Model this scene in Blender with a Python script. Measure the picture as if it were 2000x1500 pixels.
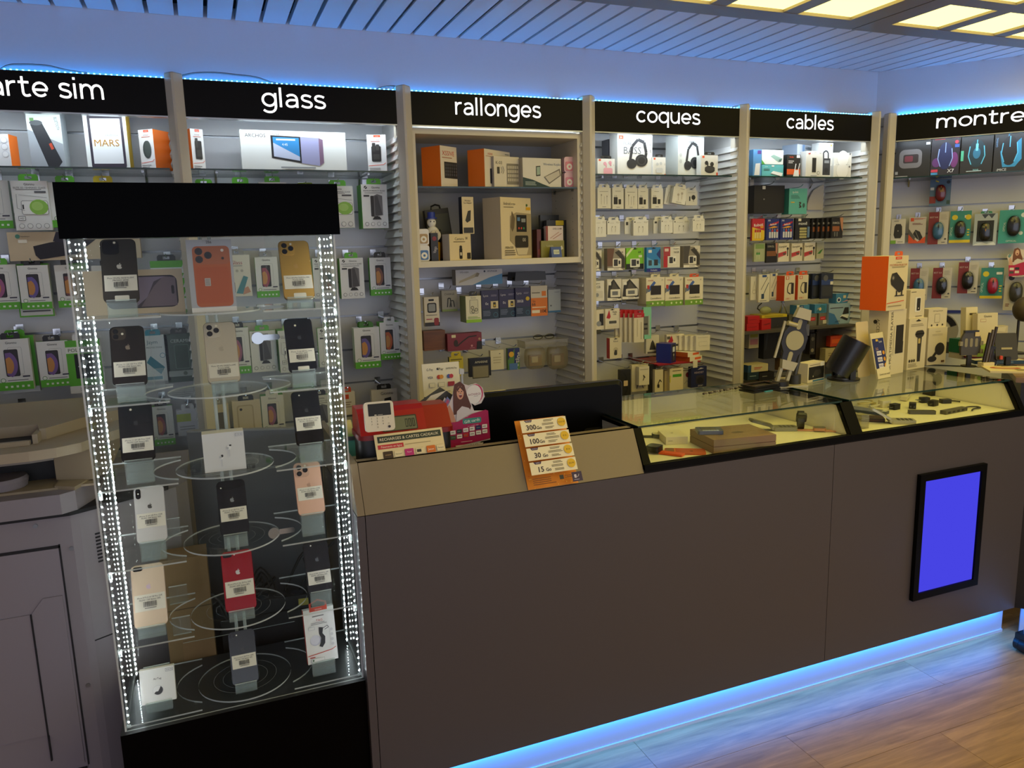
import bpy, math, random
from mathutils import Matrix, Vector
random.seed(7)
for o in list(bpy.data.objects): bpy.data.objects.remove(o)
scn = bpy.context.scene
COL = scn.collection
R = math.radians

# ------------------------------------------------------------------ camera
cam = bpy.data.cameras.new('camera'); cam_o = bpy.data.objects.new('camera', cam); COL.objects.link(cam_o)
YAW, PITCH, ROLL, FPX = 0.378788, 0.172792, -0.026978, 1489.44
fw = Vector((math.sin(YAW)*math.cos(PITCH), math.cos(YAW)*math.cos(PITCH), -math.sin(PITCH)))
rt = Vector((math.cos(YAW), -math.sin(YAW), 0)); up = rt.cross(fw)
r2 = math.cos(ROLL)*rt + math.sin(ROLL)*up; u2 = -math.sin(ROLL)*rt + math.cos(ROLL)*up
cam_o.matrix_world = Matrix(((r2.x, u2.x, -fw.x, 0), (r2.y, u2.y, -fw.y, 0), (r2.z, u2.z, -fw.z, 1.6), (0, 0, 0, 1)))
cam.sensor_fit = 'HORIZONTAL'; cam.sensor_width = 36; cam.lens = FPX/2000*36
cam.clip_start = 0.02; cam.clip_end = 60
scn.camera = cam_o

# ------------------------------------------------------------------ world: soft daylight from the open shop front behind the viewer
w = bpy.data.worlds.new('daylight'); scn.world = w; w.use_nodes = True
bg = w.node_tree.nodes['Background']; bg.inputs[0].default_value = (0.66, 0.68, 0.82, 1); bg.inputs[1].default_value = 0.80
scn.view_settings.view_transform = 'Standard'; scn.view_settings.look = 'None'
scn.view_settings.gamma = 1.0; scn.view_settings.use_curve_mapping = False
scn.view_settings.exposure = 1.0
scn.cycles.transparent_max_bounces = 40; scn.cycles.max_bounces = 6; scn.cycles.diffuse_bounces = 3; scn.cycles.glossy_bounces = 3
scn.cycles.caustics_reflective = False; scn.cycles.caustics_refractive = False
scn.cycles.sample_clamp_indirect = 4.0
PANE_L = 1.75      # radiance of the warm ceiling panes
SIGN_LED = 0.50    # watts of each white LED bar under a sign
BLUE_UP = 0.55     # watts of each blue strip above a sign
BLUE_LOW = 3.4   # watts of the blue strip under the counter
CASE_LED = 50    # radiance of the showcase LEDs

# ------------------------------------------------------------------ materials
def lin(h):
    if not isinstance(h, str): return tuple(h)
    h = h.lstrip('#'); v = [int(h[i:i+2], 16)/255 for i in (0, 2, 4)]
    return tuple(c/12.92 if c <= .04045 else ((c+.055)/1.055)**2.4 for c in v)
MC = {}
def mat(col, rough=.5, metal=0.0, coat=0.0, grain=0.0, spec=.5):
    k = (col, rough, metal, coat, grain, spec)
    if k in MC: return MC[k]
    m = bpy.data.materials.new('surface_%d' % len(MC)); m.use_nodes = True; nt = m.node_tree
    b = nt.nodes['Principled BSDF']; c = lin(col)
    b.inputs['Base Color'].default_value = (*c, 1); b.inputs['Roughness'].default_value = rough
    b.inputs['Metallic'].default_value = metal; b.inputs['Coat Weight'].default_value = coat
    b.inputs['Specular IOR Level'].default_value = spec
    if grain:
        n = nt.nodes.new('ShaderNodeTexNoise'); n.inputs['Scale'].default_value = 90; n.inputs['Detail'].default_value = 3
        mx = nt.nodes.new('ShaderNodeMix'); mx.data_type = 'RGBA'
        mx.inputs[6].default_value = (*[x*(1-grain) for x in c], 1); mx.inputs[7].default_value = (*[min(1, x*(1+grain)) for x in c], 1)
        tc = nt.nodes.new('ShaderNodeTexCoord'); nt.links.new(tc.outputs['Object'], n.inputs['Vector'])
        nt.links.new(n.outputs['Fac'], mx.inputs[0]); nt.links.new(mx.outputs[2], b.inputs['Base Color'])
    MC[k] = m; return m
def emis(col, s):
    k = ('e', col, s)
    if k in MC: return MC[k]
    m = bpy.data.materials.new('glow_%d' % len(MC)); m.use_nodes = True; nt = m.node_tree; nt.nodes.clear()
    e = nt.nodes.new('ShaderNodeEmission'); o = nt.nodes.new('ShaderNodeOutputMaterial')
    e.inputs[0].default_value = (*lin(col), 1); e.inputs[1].default_value = s; nt.links.new(e.outputs[0], o.inputs[0]); m.cycles.emission_sampling = 'NONE'
    MC[k] = m; return m
def clear(tint='#ffffff', refl=1.45, haze=0.0, hazecol='#ffffff', rough=0.0):
    """clear sheet: see-through, with mirror reflection by Fresnel, and an optional milky share"""
    k = ('c', tint, refl, haze, hazecol, rough)
    if k in MC: return MC[k]
    m = bpy.data.materials.new('clear_%d' % len(MC)); m.use_nodes = True; nt = m.node_tree; nt.nodes.clear()
    t = nt.nodes.new('ShaderNodeBsdfTransparent'); g = nt.nodes.new('ShaderNodeBsdfGlossy'); f = nt.nodes.new('ShaderNodeFresnel')
    mx = nt.nodes.new('ShaderNodeMixShader'); o = nt.nodes.new('ShaderNodeOutputMaterial')
    t.inputs[0].default_value = (*lin(tint), 1); g.inputs['Roughness'].default_value = rough
    L = nt.links
    ge = nt.nodes.new('ShaderNodeNewGeometry'); mi = nt.nodes.new('ShaderNodeMix'); mi.inputs[2].default_value = refl; mi.inputs[3].default_value = 1/refl
    L.new(ge.outputs['Backfacing'], mi.inputs[0]); L.new(mi.outputs[0], f.inputs[0])
    if haze:
        d = nt.nodes.new('ShaderNodeBsdfDiffuse'); d.inputs[0].default_value = (*lin(hazecol), 1)
        m2 = nt.nodes.new('ShaderNodeMixShader'); m2.inputs[0].default_value = haze
        L.new(t.outputs[0], m2.inputs[1]); L.new(d.outputs[0], m2.inputs[2]); base = m2.outputs[0]
    else: base = t.outputs[0]
    L.new(f.outputs[0], mx.inputs[0]); L.new(base, mx.inputs[1]); L.new(g.outputs[0], mx.inputs[2]); L.new(mx.outputs[0], o.inputs[0])
    MC[k] = m; return m
def wood(c1, c2, name, rough=.45, sx=1.0):
    m = bpy.data.materials.new(name); m.use_nodes = True; nt = m.node_tree; b = nt.nodes['Principled BSDF']; L = nt.links
    tc = nt.nodes.new('ShaderNodeTexCoord'); mp = nt.nodes.new('ShaderNodeMapping'); mp.inputs['Scale'].default_value = (2.2*sx, 26*sx, 26*sx)
    oi = nt.nodes.new('ShaderNodeObjectInfo'); ad = nt.nodes.new('ShaderNodeVectorMath'); ad.operation = 'ADD'
    ml = nt.nodes.new('ShaderNodeMath'); ml.operation = 'MULTIPLY'; ml.inputs[1].default_value = 40
    n = nt.nodes.new('ShaderNodeTexNoise'); n.inputs['Scale'].default_value = 1.6; n.inputs['Detail'].default_value = 7; n.inputs['Roughness'].default_value = .62; n.inputs['Distortion'].default_value = .6
    r = nt.nodes.new('ShaderNodeValToRGB'); r.color_ramp.elements[0].color = (*lin(c1), 1); r.color_ramp.elements[1].color = (*lin(c2), 1)
    r.color_ramp.elements[0].position = .33; r.color_ramp.elements[1].position = .68
    L.new(tc.outputs['Object'], ad.inputs[0]); L.new(oi.outputs['Random'], ml.inputs[0]); L.new(ml.outputs[0], ad.inputs[1])
    L.new(ad.outputs[0], mp.inputs[0]); L.new(mp.outputs[0], n.inputs['Vector']); L.new(n.outputs['Fac'], r.inputs[0]); L.new(r.outputs[0], b.inputs['Base Color'])
    b.inputs['Roughness'].default_value = rough
    bp = nt.nodes.new('ShaderNodeBump'); bp.inputs['Strength'].default_value = .08; L.new(n.outputs['Fac'], bp.inputs['Height']); L.new(bp.outputs[0], b.inputs['Normal'])
    return m
CHROME = mat('#c9ccd0', .18, 1.0); STEEL = mat('#8d9094', .35, 1.0)
GLASS = clear('#f9fcfa', 1.5); GLASS_EDGE = mat('#12352b', .12, 0, .3)
ACRYL = clear('#fbfdfc', 1.16); ACRYL_EDGE = clear('#f4fbf8', 1.45, .55, '#f3f8f7', .05)  # milky white in the acrylic edges stands in for light they collect
BLACK = mat('#070707', .4, 0, 0, 0, .1); WHITE = mat('#e9e9e6', .45)

# ------------------------------------------------------------------ mesh building
def rz_(a): return Matrix.Rotation(R(a), 4, 'Z')
class MB:
    """collects shapes of one part; build() links them as one mesh object"""
    def __init__(s): s.v = []; s.f = []; s.m = []; s.mats = []
    def mi(s, m):
        if isinstance(m, str): m = mat(m)
        if m not in s.mats: s.mats.append(m)
        return s.mats.index(m)
    def add(s, vs, fs, m, M=None):
        b = len(s.v); k = s.mi(m)
        s.v += [tuple(M @ Vector(p)) if M else tuple(p) for p in vs]
        s.f += [tuple(b+i for i in f) for f in fs]; s.m += [k]*len(fs); return s
    def box(s, x0, x1, y0, y1, z0, z1, m, M=None, faces=None):
        vs = [(x0,y0,z0),(x1,y0,z0),(x1,y1,z0),(x0,y1,z0),(x0,y0,z1),(x1,y0,z1),(x1,y1,z1),(x0,y1,z1)]
        fs = dict(d=(0,3,2,1), u=(4,5,6,7), f=(0,1,5,4), r=(1,2,6,5), b=(2,3,7,6), l=(3,0,4,7))
        if isinstance(m, dict):
            base = m.get('*')
            for k, f in fs.items(): s.add(vs, [f], m.get(k, base), M)
        else: s.add(vs, list(fs.values()), m, M)
        return s
    def prism(s, poly, y0, y1, m, M=None, side=None):
        """polygon in x,z (counter-clockwise seen from -y) pushed from y0 (front) to y1"""
        n = len(poly); vs = [(x, y0, z) for x, z in poly]+[(x, y1, z) for x, z in poly]
        s.add(vs, [tuple(range(n)), tuple(range(2*n-1, n-1, -1))], m, M)
        s.add(vs, [((i+1) % n, i, i+n, (i+1) % n+n) for i in range(n)], side or m, M); return s
    def prismx(s, poly, x0, x1, m, side=None):
        """polygon in y,z pushed along x"""
        return s.prism([(y, z) for y, z in poly], x0, x1, m, Matrix(((0,1,0,0),(1,0,0,0),(0,0,1,0),(0,0,0,1))), side)
    def slab(s, poly, z0, z1, m, M=None, side=None):
        """polygon in x,y pushed along z"""
        n = len(poly); vs = [(x, y, z0) for x, y in poly]+[(x, y, z1) for x, y in poly]
        s.add(vs, [tuple(range(n-1, -1, -1)), tuple(range(n, 2*n))], m, M)
        s.add(vs, [(i, (i+1) % n, (i+1) % n+n, i+n) for i in range(n)], side or m, M); return s
    def cyl(s, c, r, h, m, ax='z', n=16, r2=None, M=None):
        r2 = r if r2 is None else r2; vs = []
        for k, (rr, t) in enumerate(((r, 0), (r2, h))):
            for i in range(n):
                a = 2*math.pi*i/n; p = (rr*math.cos(a), rr*math.sin(a), t)
                p = dict(z=p, y=(p[0], p[2], p[1]), x=(p[2], p[0], p[1]))[ax]
                vs.append((c[0]+p[0], c[1]+p[1], c[2]+p[2]))
        fs = [(i, (i+1) % n, (i+1) % n+n, i+n) for i in range(n)]+[tuple(range(n-1, -1, -1)), tuple(range(n, 2*n))]
        return s.add(vs, fs, m, M)
    def tube(s, pts, r, m, n=6, M=None):
        pts = [Vector(p) for p in pts]; vs = []; fs = []
        for k, p in enumerate(pts):
            d = (pts[min(k+1, len(pts)-1)]-pts[max(k-1, 0)]).normalized()
            a = d.cross(Vector((0, 0, 1)) if abs(d.z) < .95 else Vector((1, 0, 0))).normalized(); b = d.cross(a)
            for i in range(n):
                t = 2*math.pi*i/n; vs.append(p+r*(math.cos(t)*a+math.sin(t)*b))
        for k in range(len(pts)-1):
            fs += [(k*n+i, k*n+(i+1) % n, (k+1)*n+(i+1) % n, (k+1)*n+i) for i in range(n)]
        fs += [tuple(range(n-1, -1, -1)), tuple(range((len(pts)-1)*n, len(pts)*n))]
        return s.add(vs, fs, m, M)
    def lathe(s, prof, m, c=(0,0,0), n=20, M=None):
        vs = []; fs = []
        for r, z in prof:
            vs += [(c[0]+r*math.cos(2*math.pi*i/n), c[1]+r*math.sin(2*math.pi*i/n), c[2]+z) for i in range(n)]
        for k in range(len(prof)-1):
            fs += [(k*n+i, k*n+(i+1) % n, (k+1)*n+(i+1) % n, (k+1)*n+i) for i in range(n)]
        fs += [tuple(range(n-1, -1, -1)), tuple(range((len(prof)-1)*n, len(prof)*n))]
        return s.add(vs, fs, m, M)
    def ball(s, c, rx, ry, rz, m, n=14, h=9, e=1.0, M=None):
        vs = []; fs = []
        pw = lambda v: math.copysign(abs(v)**e, v)
        for j in range(1, h):
            p = math.pi*j/h-math.pi/2
            vs += [(c[0]+rx*pw(math.cos(p))*pw(math.cos(2*math.pi*i/n)), c[1]+ry*pw(math.cos(p))*pw(math.sin(2*math.pi*i/n)), c[2]+rz*pw(math.sin(p))) for i in range(n)]
        q = len(vs); vs += [(c[0], c[1], c[2]-rz), (c[0], c[1], c[2]+rz)]
        for j in range(h-2): fs += [(j*n+i, j*n+(i+1) % n, (j+1)*n+(i+1) % n, (j+1)*n+i) for i in range(n)]
        fs += [(q, (i+1) % n, i) for i in range(n)]+[(q+1, (h-2)*n+i, (h-2)*n+(i+1) % n) for i in range(n)]
        return s.add(vs, fs, m, M)
    def build(s, name, parent=None, smooth=False):
        me = bpy.data.meshes.new(name); me.from_pydata(s.v, [], s.f)
        for m in s.mats: me.materials.append(m)
        me.polygons.foreach_set('material_index', s.m)
        if smooth: me.polygons.foreach_set('use_smooth', [True]*len(s.f)); me.set_sharp_from_angle(angle=R(35))
        me.update(); o = bpy.data.objects.new(name, me); COL.objects.link(o); o.parent = parent; return o
def rrect(x0, x1, z0, z1, r, n=5):
    p = []
    for cx, cz, a in ((x1-r, z0+r, -90), (x1-r, z1-r, 0), (x0+r, z1-r, 90), (x0+r, z0+r, 180)):
        p += [(cx+r*math.cos(R(a+90*i/n)), cz+r*math.sin(R(a+90*i/n))) for i in range(n+1)]
    return p
def circ(cx, cz, rx, rz=None, n=18):
    rz = rx if rz is None else rz
    return [(cx+rx*math.cos(2*math.pi*i/n), cz+rz*math.sin(2*math.pi*i/n)) for i in range(n)]
def bez(p0, p1, p2, p3, n=8):
    return [tuple((1-t)**3*a+3*(1-t)**2*t*b+3*(1-t)*t*t*c+t**3*d for a, b, c, d in zip(p0, p1, p2, p3)) for t in [i/n for i in range(n+1)]]
TX = {}
def glyphs(text, bold=False):
    """flat filled letters of height about 1, centred on x; returns verts (x, z), faces, width"""
    k = (text, bold)
    if k in TX: return TX[k]
    c = bpy.data.curves.new('letters', 'FONT'); c.body = text; c.size = 1.0; c.align_x = 'CENTER'; c.resolution_u = 2
    if bold and not set(text) & set('MWNVAwvm'): c.offset = .008 if bold is True else bold
    o = bpy.data.objects.new('letters', c); me = bpy.data.meshes.new_from_object(o)
    vs = [(v.co.x, v.co.y) for v in me.vertices]; fs = [tuple(p.vertices) for p in me.polygons]
    bpy.data.objects.remove(o); bpy.data.curves.remove(c); bpy.data.meshes.remove(me)
    wd = (max(v[0] for v in vs)-min(v[0] for v in vs)) if vs else 0
    TX[k] = (vs, fs, wd); return TX[k]
def tag(o, label=None, cat=None, group=None, kind=None):
    for k, v in (('label', label), ('category', cat), ('group', group), ('kind', kind)):
        if v: o[k] = v
    return o
def thing(name, label, cat, loc=(0, 0, 0), rz=0, group=None, rx=0, ry=0):
    o = bpy.data.objects.new(name, None); COL.objects.link(o); o.empty_display_size = .05
    o.location = loc; o.rotation_euler = (R(rx), R(ry), R(rz)); return tag(o, label, cat, group)
def struct(o): o['kind'] = 'structure'; return o
def copy_tree(o, parent=None):
    c = o.copy(); COL.objects.link(c); c.parent = parent
    for ch in list(o.children): copy_tree(ch, c)
    return c
def area(name, loc, sx, sy, power, col, rot=(0, 0, 0), parent=None):
    l = bpy.data.lights.new(name, 'AREA'); l.shape = 'RECTANGLE'; l.size = sx; l.size_y = sy; l.energy = power; l.color = lin(col) if isinstance(col, str) else col
    o = bpy.data.objects.new(name, l); COL.objects.link(o); o.location = loc; o.rotation_euler = tuple(R(a) for a in rot); o.parent = parent; return o

# ------------------------------------------------------------------ flat print on a face of size w x h (x from -w/2, z from 0), on the plane y = y0, facing -y
def apple(cx, cz, s):
    """apple with a bite, and its leaf"""
    P = lambda x, z: (cx+x*s, cz+z*s)
    body = []
    for a in [((0,.30),(.16,.40),(.32,.36),(.38,.24)), ((.38,.24),(.22,.14),(.22,-.10),(.42,-.20)), ((.42,-.20),(.34,-.44),(.20,-.54),(.0,-.44)),
              ((0,-.44),(-.20,-.54),(-.36,-.36),(-.42,-.06)), ((-.42,-.06),(-.46,.26),(-.22,.44),(0,.30))]:
        body += [P(*q) for q in bez(*a, n=5)[:-1]]
    leaf = [P(0, .36), P(.08, .38), P(.18, .50), P(.19, .62), P(.08, .58), P(0, .48)]
    return body[::-1], leaf
class Ink:
    def __init__(s, w, h, y0=0.0, M=None): s.w = w; s.h = h; s.y = y0; s.mb = MB(); s.k = 0; s.M = M
    def poly(s, pts, m):
        """points in face units u, v (0..1)"""
        s.k += 1; y = s.y-.00035-.00016*s.k
        P = [((u-.5)*s.w, y, v*s.h) for u, v in pts]
        a = sum(P[i][0]*P[(i+1) % len(P)][2]-P[(i+1) % len(P)][0]*P[i][2] for i in range(len(P)))
        if a < 0: P = P[::-1]
        s.mb.add(P, [tuple(range(len(P)))], m, s.M); return s
    def text(s, t, u, v, size, m, rot=0, width=None, bold=False, squeeze=None):
        """size = cap height as a share of the face height; width limits the share of the face width"""
        vs, fs, wd = glyphs(t, bold)
        if not vs: return s
        k = size*s.h/.70; kx = k
        if width and wd*kx > width*s.w: kx = width*s.w/wd
        if squeeze: kx *= squeeze
        s.k += 1; y = s.y-.00035-.00016*s.k; a = R(rot); ca, sa = math.cos(a), math.sin(a)
        P = []
        for x, z in vs:
            x *= kx; z = (z-.35)*k
            P.append(((u-.5)*s.w+x*ca-z*sa, y, v*s.h+x*sa+z*ca))
        s.mb.add(P, fs, m, s.M); return s
    def run(s, ops):
        asp = s.w/s.h
        for o in ops:
            k = o[0]
            if k == 'r': s.poly([(o[1], o[2]), (o[3], o[2]), (o[3], o[4]), (o[1], o[4])], o[5])
            elif k == 'e': s.poly(circ(o[1], o[2], o[3], o[4] if o[4] else o[3]*asp), o[5])
            elif k == 'p': s.poly(o[1], o[2])
            elif k == 't': s.text(o[1], o[2], o[3], o[4], o[5], *(o[6:]))
            elif k == 'rr':
                r = o[5]; p = rrect(o[1]*s.w, o[3]*s.w, o[2]*s.h, o[4]*s.h, r*s.w, 4)
                s.poly([(x/s.w, z/s.h) for x, z in p], o[6])
            elif k == 'fr':      # outlined rounded rectangle: u0 v0 u1 v1 radius thickness colour fill
                s.run([('rr', *o[1:6], o[7])]); t = o[6]
                s.run([('rr', o[1]+t, o[2]+t*asp, o[3]-t, o[4]-t*asp, max(.002, o[5]-t), o[8])])
            elif k == 'l':       # line u0 v0 u1 v1 thickness(share of w) colour
                x0, z0, x1, z1 = o[1]*s.w, o[2]*s.h, o[3]*s.w, o[4]*s.h; t = o[5]*s.w/2; d = math.hypot(x1-x0, z1-z0) or 1
                nx, nz = -(z1-z0)/d*t, (x1-x0)/d*t
                s.poly([((x0+nx)/s.w, (z0+nz)/s.h), ((x0-nx)/s.w, (z0-nz)/s.h), ((x1-nx)/s.w, (z1-nz)/s.h), ((x1+nx)/s.w, (z1+nz)/s.h)], o[6])
            elif k == 'c':       # curve polyline of points, thickness, colour
                for a, b in zip(o[1], o[1][1:]): s.run([('l', a[0], a[1], b[0], b[1], o[2], o[3])])
            elif k == 'n':       # lines of fine print: u0 v0 u1 v1 rows colour
                n = o[5]
                for i in range(n):
                    v = o[4]-(o[4]-o[2])*(i+.5)/n; hh = (o[4]-o[2])/n*.22; e = o[3]-(o[3]-o[1])*random.choice((0, .08, .2))
                    s.run([('r', o[1], v-hh, e, v+hh, o[6])])
            elif k == 'bar':     # barcode: u0 v0 u1 v1 colour
                u = o[1]; rr = random.Random(int(o[1]*977)+int(s.w*9999))
                while u < o[3]:
                    b = rr.choice((.3, .5, .9))*(o[3]-o[1])/26; s.run([('r', u, o[2], min(u+b, o[3]), o[4], o[5])]); u += b+rr.choice((.4, .7))*(o[3]-o[1])/26
            elif k == 'apple':   # cu cv size(share of h) colour
                for q in apple(0, 0, o[3]*s.h): s.poly([(o[1]+x/s.w, o[2]+z/s.h) for x, z in q], o[4])
        return s
    def build(s, name, parent): return s.mb.build(name, parent) if s.mb.v else None

# ------------------------------------------------------------------ round sans letters drawn with an even stroke (x-height 1)
def arc(cx, cz, r, a0, a1, n=14, rz=None):
    rz = r if rz is None else rz
    return [(cx+r*math.cos(R(a0+(a1-a0)*i/n)), cz+rz*math.sin(R(a0+(a1-a0)*i/n))) for i in range(n+1)]
O_ = arc(.5, .5, .43, 0, 360, 24)
STROKES = {
 'c': (.95, [arc(.5, .5, .43, 42, 318)]), 'o': (1.0, [O_]),
 'e': (1.0, [arc(.5, .5, .43, 0, 318), [(.07, .47), (.95, .47)]]),
 'a': (.95, [bez((.12, .80), (.30, .98), (.80, 1.02), (.80, .56))+[(.80, 0)], [(.80, .55), (.42, .55)]+bez((.42, .55), (-.03, .53), (-.02, .02), (.40, .06))+bez((.40, .06), (.60, .08), (.78, .16), (.80, .34))]),
 'r': (.66, [[(.1, 0), (.1, 1)], bez((.1, .5), (.1, .8), (.28, .95), (.60, .93))]),
 't': (.74, [[(.26, 1.30), (.26, .30)]+bez((.26, .30), (.26, .04), (.46, .0), (.70, .12)), [(.0, .93), (.66, .93)]]),
 's': (.82, [bez((.72, .83), (.5, .98), (.1, .98), (.11, .73))+bez((.11, .73), (.12, .42), (.74, .60), (.75, .27))+bez((.75, .27), (.75, .0), (.30, .0), (.06, .17))]),
 'i': (.34, [[(.12, 0), (.12, 1)], [(.12, 1.24), (.12, 1.40)]]), 'l': (.34, [[(.12, 0), (.12, 1.42)]]),
 'n': (1.0, [[(.1, 0), (.1, 1)], bez((.1, .5), (.1, 1.06), (.86, 1.10), (.86, .52))+[(.86, 0)]]),
 'm': (1.62, [[(.1, 0), (.1, 1)], bez((.1, .5), (.1, 1.06), (.78, 1.10), (.78, .52))+[(.78, 0)], bez((.78, .5), (.78, 1.06), (1.46, 1.10), (1.46, .52))+[(1.46, 0)]]),
 'u': (1.0, [[(.1, 1), (.1, .48)]+bez((.1, .48), (.1, -.10), (.86, -.06), (.86, .5)), [(.86, 1), (.86, 0)]]),
 'b': (1.05, [[(.1, 0), (.1, 1.42)], arc(.53, .5, .43, 0, 360, 24)]),
 'q': (1.05, [O_, [(.93, 1), (.93, -.38)]]),
 'g': (1.05, [O_, [(.93, 1), (.93, .06)]+bez((.93, .06), (.93, -.46), (.36, -.50), (.10, -.24))])}
def ribbon(mb, pts, t, y, m, fx):
    n = len(pts); L = []; closed = math.dist(pts[0], pts[-1]) < 1e-6
    for i in range(n):
        a = pts[i-1] if i else (pts[-2] if closed else pts[0]); b = pts[i+1] if i < n-1 else (pts[1] if closed else pts[-1])
        dx, dz = b[0]-a[0], b[1]-a[1]; d = math.hypot(dx, dz) or 1; nx, nz = -dz/d*t/2, dx/d*t/2
        L += [(pts[i][0]+nx, pts[i][1]+nz), (pts[i][0]-nx, pts[i][1]-nz)]
    mb.add([(fx(p)[0], y-.0000, fx(p)[1]) for p in L], [(2*i, 2*i+1, 2*i+3, 2*i+2) for i in range(n-1)], m)
def stroke_word(word, parent, xc, width, z0, xh, y, m, t=.155):
    """each letter a part of its own; width and x-height in metres"""
    adv = sum(STROKES[c][0]+.10 if c != ' ' else .55 for c in word)-.10; k = width/adv; x = xc-width/2
    for c in word:
        if c == ' ': x += .55*k; continue
        w_, st = STROKES[c]; mb = MB()
        for p in st: ribbon(mb, p, t, y, m, lambda q: (x+q[0]*k, z0+q[1]*xh))
        o = mb.build('letter', parent); x += (w_+.10)*k


# ================================================================== the room
WALL = mat('#d6d5dd', .55, grain=.02); PLANK = mat('#e9e8ee', .35); DARK = mat('#0c0c0e', .9)
BOARD = mat('#d9d9db', .3, grain=.015); TAN = mat('#cfc6b4', .4); SLAT = mat('#dcdbd8', .4)
CX, CY = 3.477, 3.277                       # corner where the back wall meets the angled right wall
TURN = -48                                  # heading of the right wall
DX, DY = math.cos(R(48)), -math.sin(R(48)); NX, NY = -math.sin(R(48)), -math.cos(R(48))
def onwall(s, d, z=0): return (CX+s*DX+d*NX, CY+s*DY+d*NY, z)
ex, ey, _ = onwall(3.0, 0)

oak = wood('#8d6f4c', '#bb9566', 'oak_floor', .42)
fl = struct(MB().box(-2.2, 7.2, -3.2, 4.2, -.05, -.004, mat('#3a2c20', .8)).build('floor'))
row = 0; y = -3.2
while y < 3.3:                              # laminate planks, laid along the counter, ends staggered
    x = -2.2-(row*.47) % 1.2
    while x < 7.2:
        x0, x1 = max(x, -2.2), min(x+1.2, 7.2)
        if x1-x0 > .02 and (y > -.6 and x1 > .3 and x0 < 4.2 or x1-x0 > 0 and y > .3):
            b = MB().box(-(x1-x0)/2+.0006, (x1-x0)/2-.0006, .0006, .1914, -.006, 0, oak).build('floor_plank', fl); b.location = ((x0+x1)/2, y, 0)
        x += 1.2
    y += .192; row += 1
MB().box(-2.2, 7.2, -3.2, -.62, -.006, -.0005, oak).build('floor_far_end', fl)

struct(MB().box(-2.2, CX+.15, CY, CY+.1, 0, 2.62, WALL).build('wall_back'))
wr = MB(); wr.box(0, 3.0, 0, .1, 0, 2.62, WALL); o = struct(wr.build('wall_right')); o.location = (CX, CY, 0); o.rotation_euler[2] = R(TURN)
struct(MB().box(-2.3, -2.2, -3.2, CY+.1, 0, 2.62, WALL).build('wall_left'))
struct(MB().box(ex, ex+.1, -3.2, ey, 0, 2.62, WALL).build('wall_front'))

ce = struct(MB().box(-2.3, 7.2, -3.2, 4.2, 2.54, 2.6, DARK).build('ceiling'))
for k in range(-17, 64):                    # metal ceiling planks with open joints
    x0, x1 = -.503+.1*k+.0075, -.503+.1*(k+1)-.0075
    def yend(x): return CY-.002 if x <= CX else CY-(x-CX)*math.tan(R(48))
    if x0 > ex: break
    pb = MB(); ya, yb = yend(x0), yend(x1)
    poly = [(x0, -3.2), (x1, -3.2), (x1, yb), (x0, ya)]
    pb.slab(poly, 2.497, 2.509, PLANK)
    for xx, yy in ((x0, ya), (x1-.0015, yb)): pb.box(xx, xx+.0015, -3.2, yy, 2.505, 2.522, PLANK)
    pb.build('ceiling_plank', ce)

def fixture(x0, n, label, y1=2.59):
    """square ceiling light: frame, and n x n warm panes"""
    pw, g, e = .262, .073, .105; t = thing('ceiling_light', label, 'ceiling light', (x0, y1, 2.496), 0, 'warm ceiling light panels')
    W = 2*e+n*pw+(n-1)*g; fr = MB(); FM = mat('#8d8478', .45, .2)
    fr.box(0, W, -e, 0, -.03, 0, FM); fr.box(0, W, -W, -W+e, -.03, 0, FM); fr.box(0, e, -W+e, -e, -.03, 0, FM); fr.box(W-e, W, -W+e, -e, -.03, 0, FM)
    fr.build('frame', t)
    for i in range(n-1):
        a = e+pw+i*(pw+g)
        MB().box(a, a+g, -W+e, -e, -.028, -.002, FM).build('mullion', t)
        for j in range(n): MB().box(e+j*(pw+g), e+j*(pw+g)+pw, -a-g, -a, -.028, -.002, FM).build('mullion', t)
    for i in range(n):
        for j in range(n):
            a, b = e+i*(pw+g), -e-j*(pw+g)
            MB().box(a, a+pw, b-pw, b, -.018, -.010, {'*': WHITE, 'd': PANE}).build('light_pane', t)
    return t
m = bpy.data.materials.new('warm_pane'); m.use_nodes = True; nt = m.node_tree; nt.nodes.clear()
e_ = nt.nodes.new('ShaderNodeEmission'); o_ = nt.nodes.new('ShaderNodeOutputMaterial'); nt.links.new(e_.outputs[0], o_.inputs[0])
e_.inputs[0].default_value = (1.0, .80, .20, 1); e_.inputs[1].default_value = PANE_L; PANE = m
fixture(1.105, 4, 'square warm ceiling light panel left of the joint, cut by the top edge')
fixture(2.590, 4, 'square warm ceiling light panel in the top right corner')
for x, y, l in ((1.105, 1.10, 'left, nearer the shop front'), (2.590, 1.10, 'right, nearer the shop front'), (1.105, -.36, 'left, by the shop front'), (2.590, -.36, 'right, by the shop front')): fixture(x, 4, 'added square warm ceiling light panel out of frame, '+l, y)  # unseen panels added to raise the brightness of the shop

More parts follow.
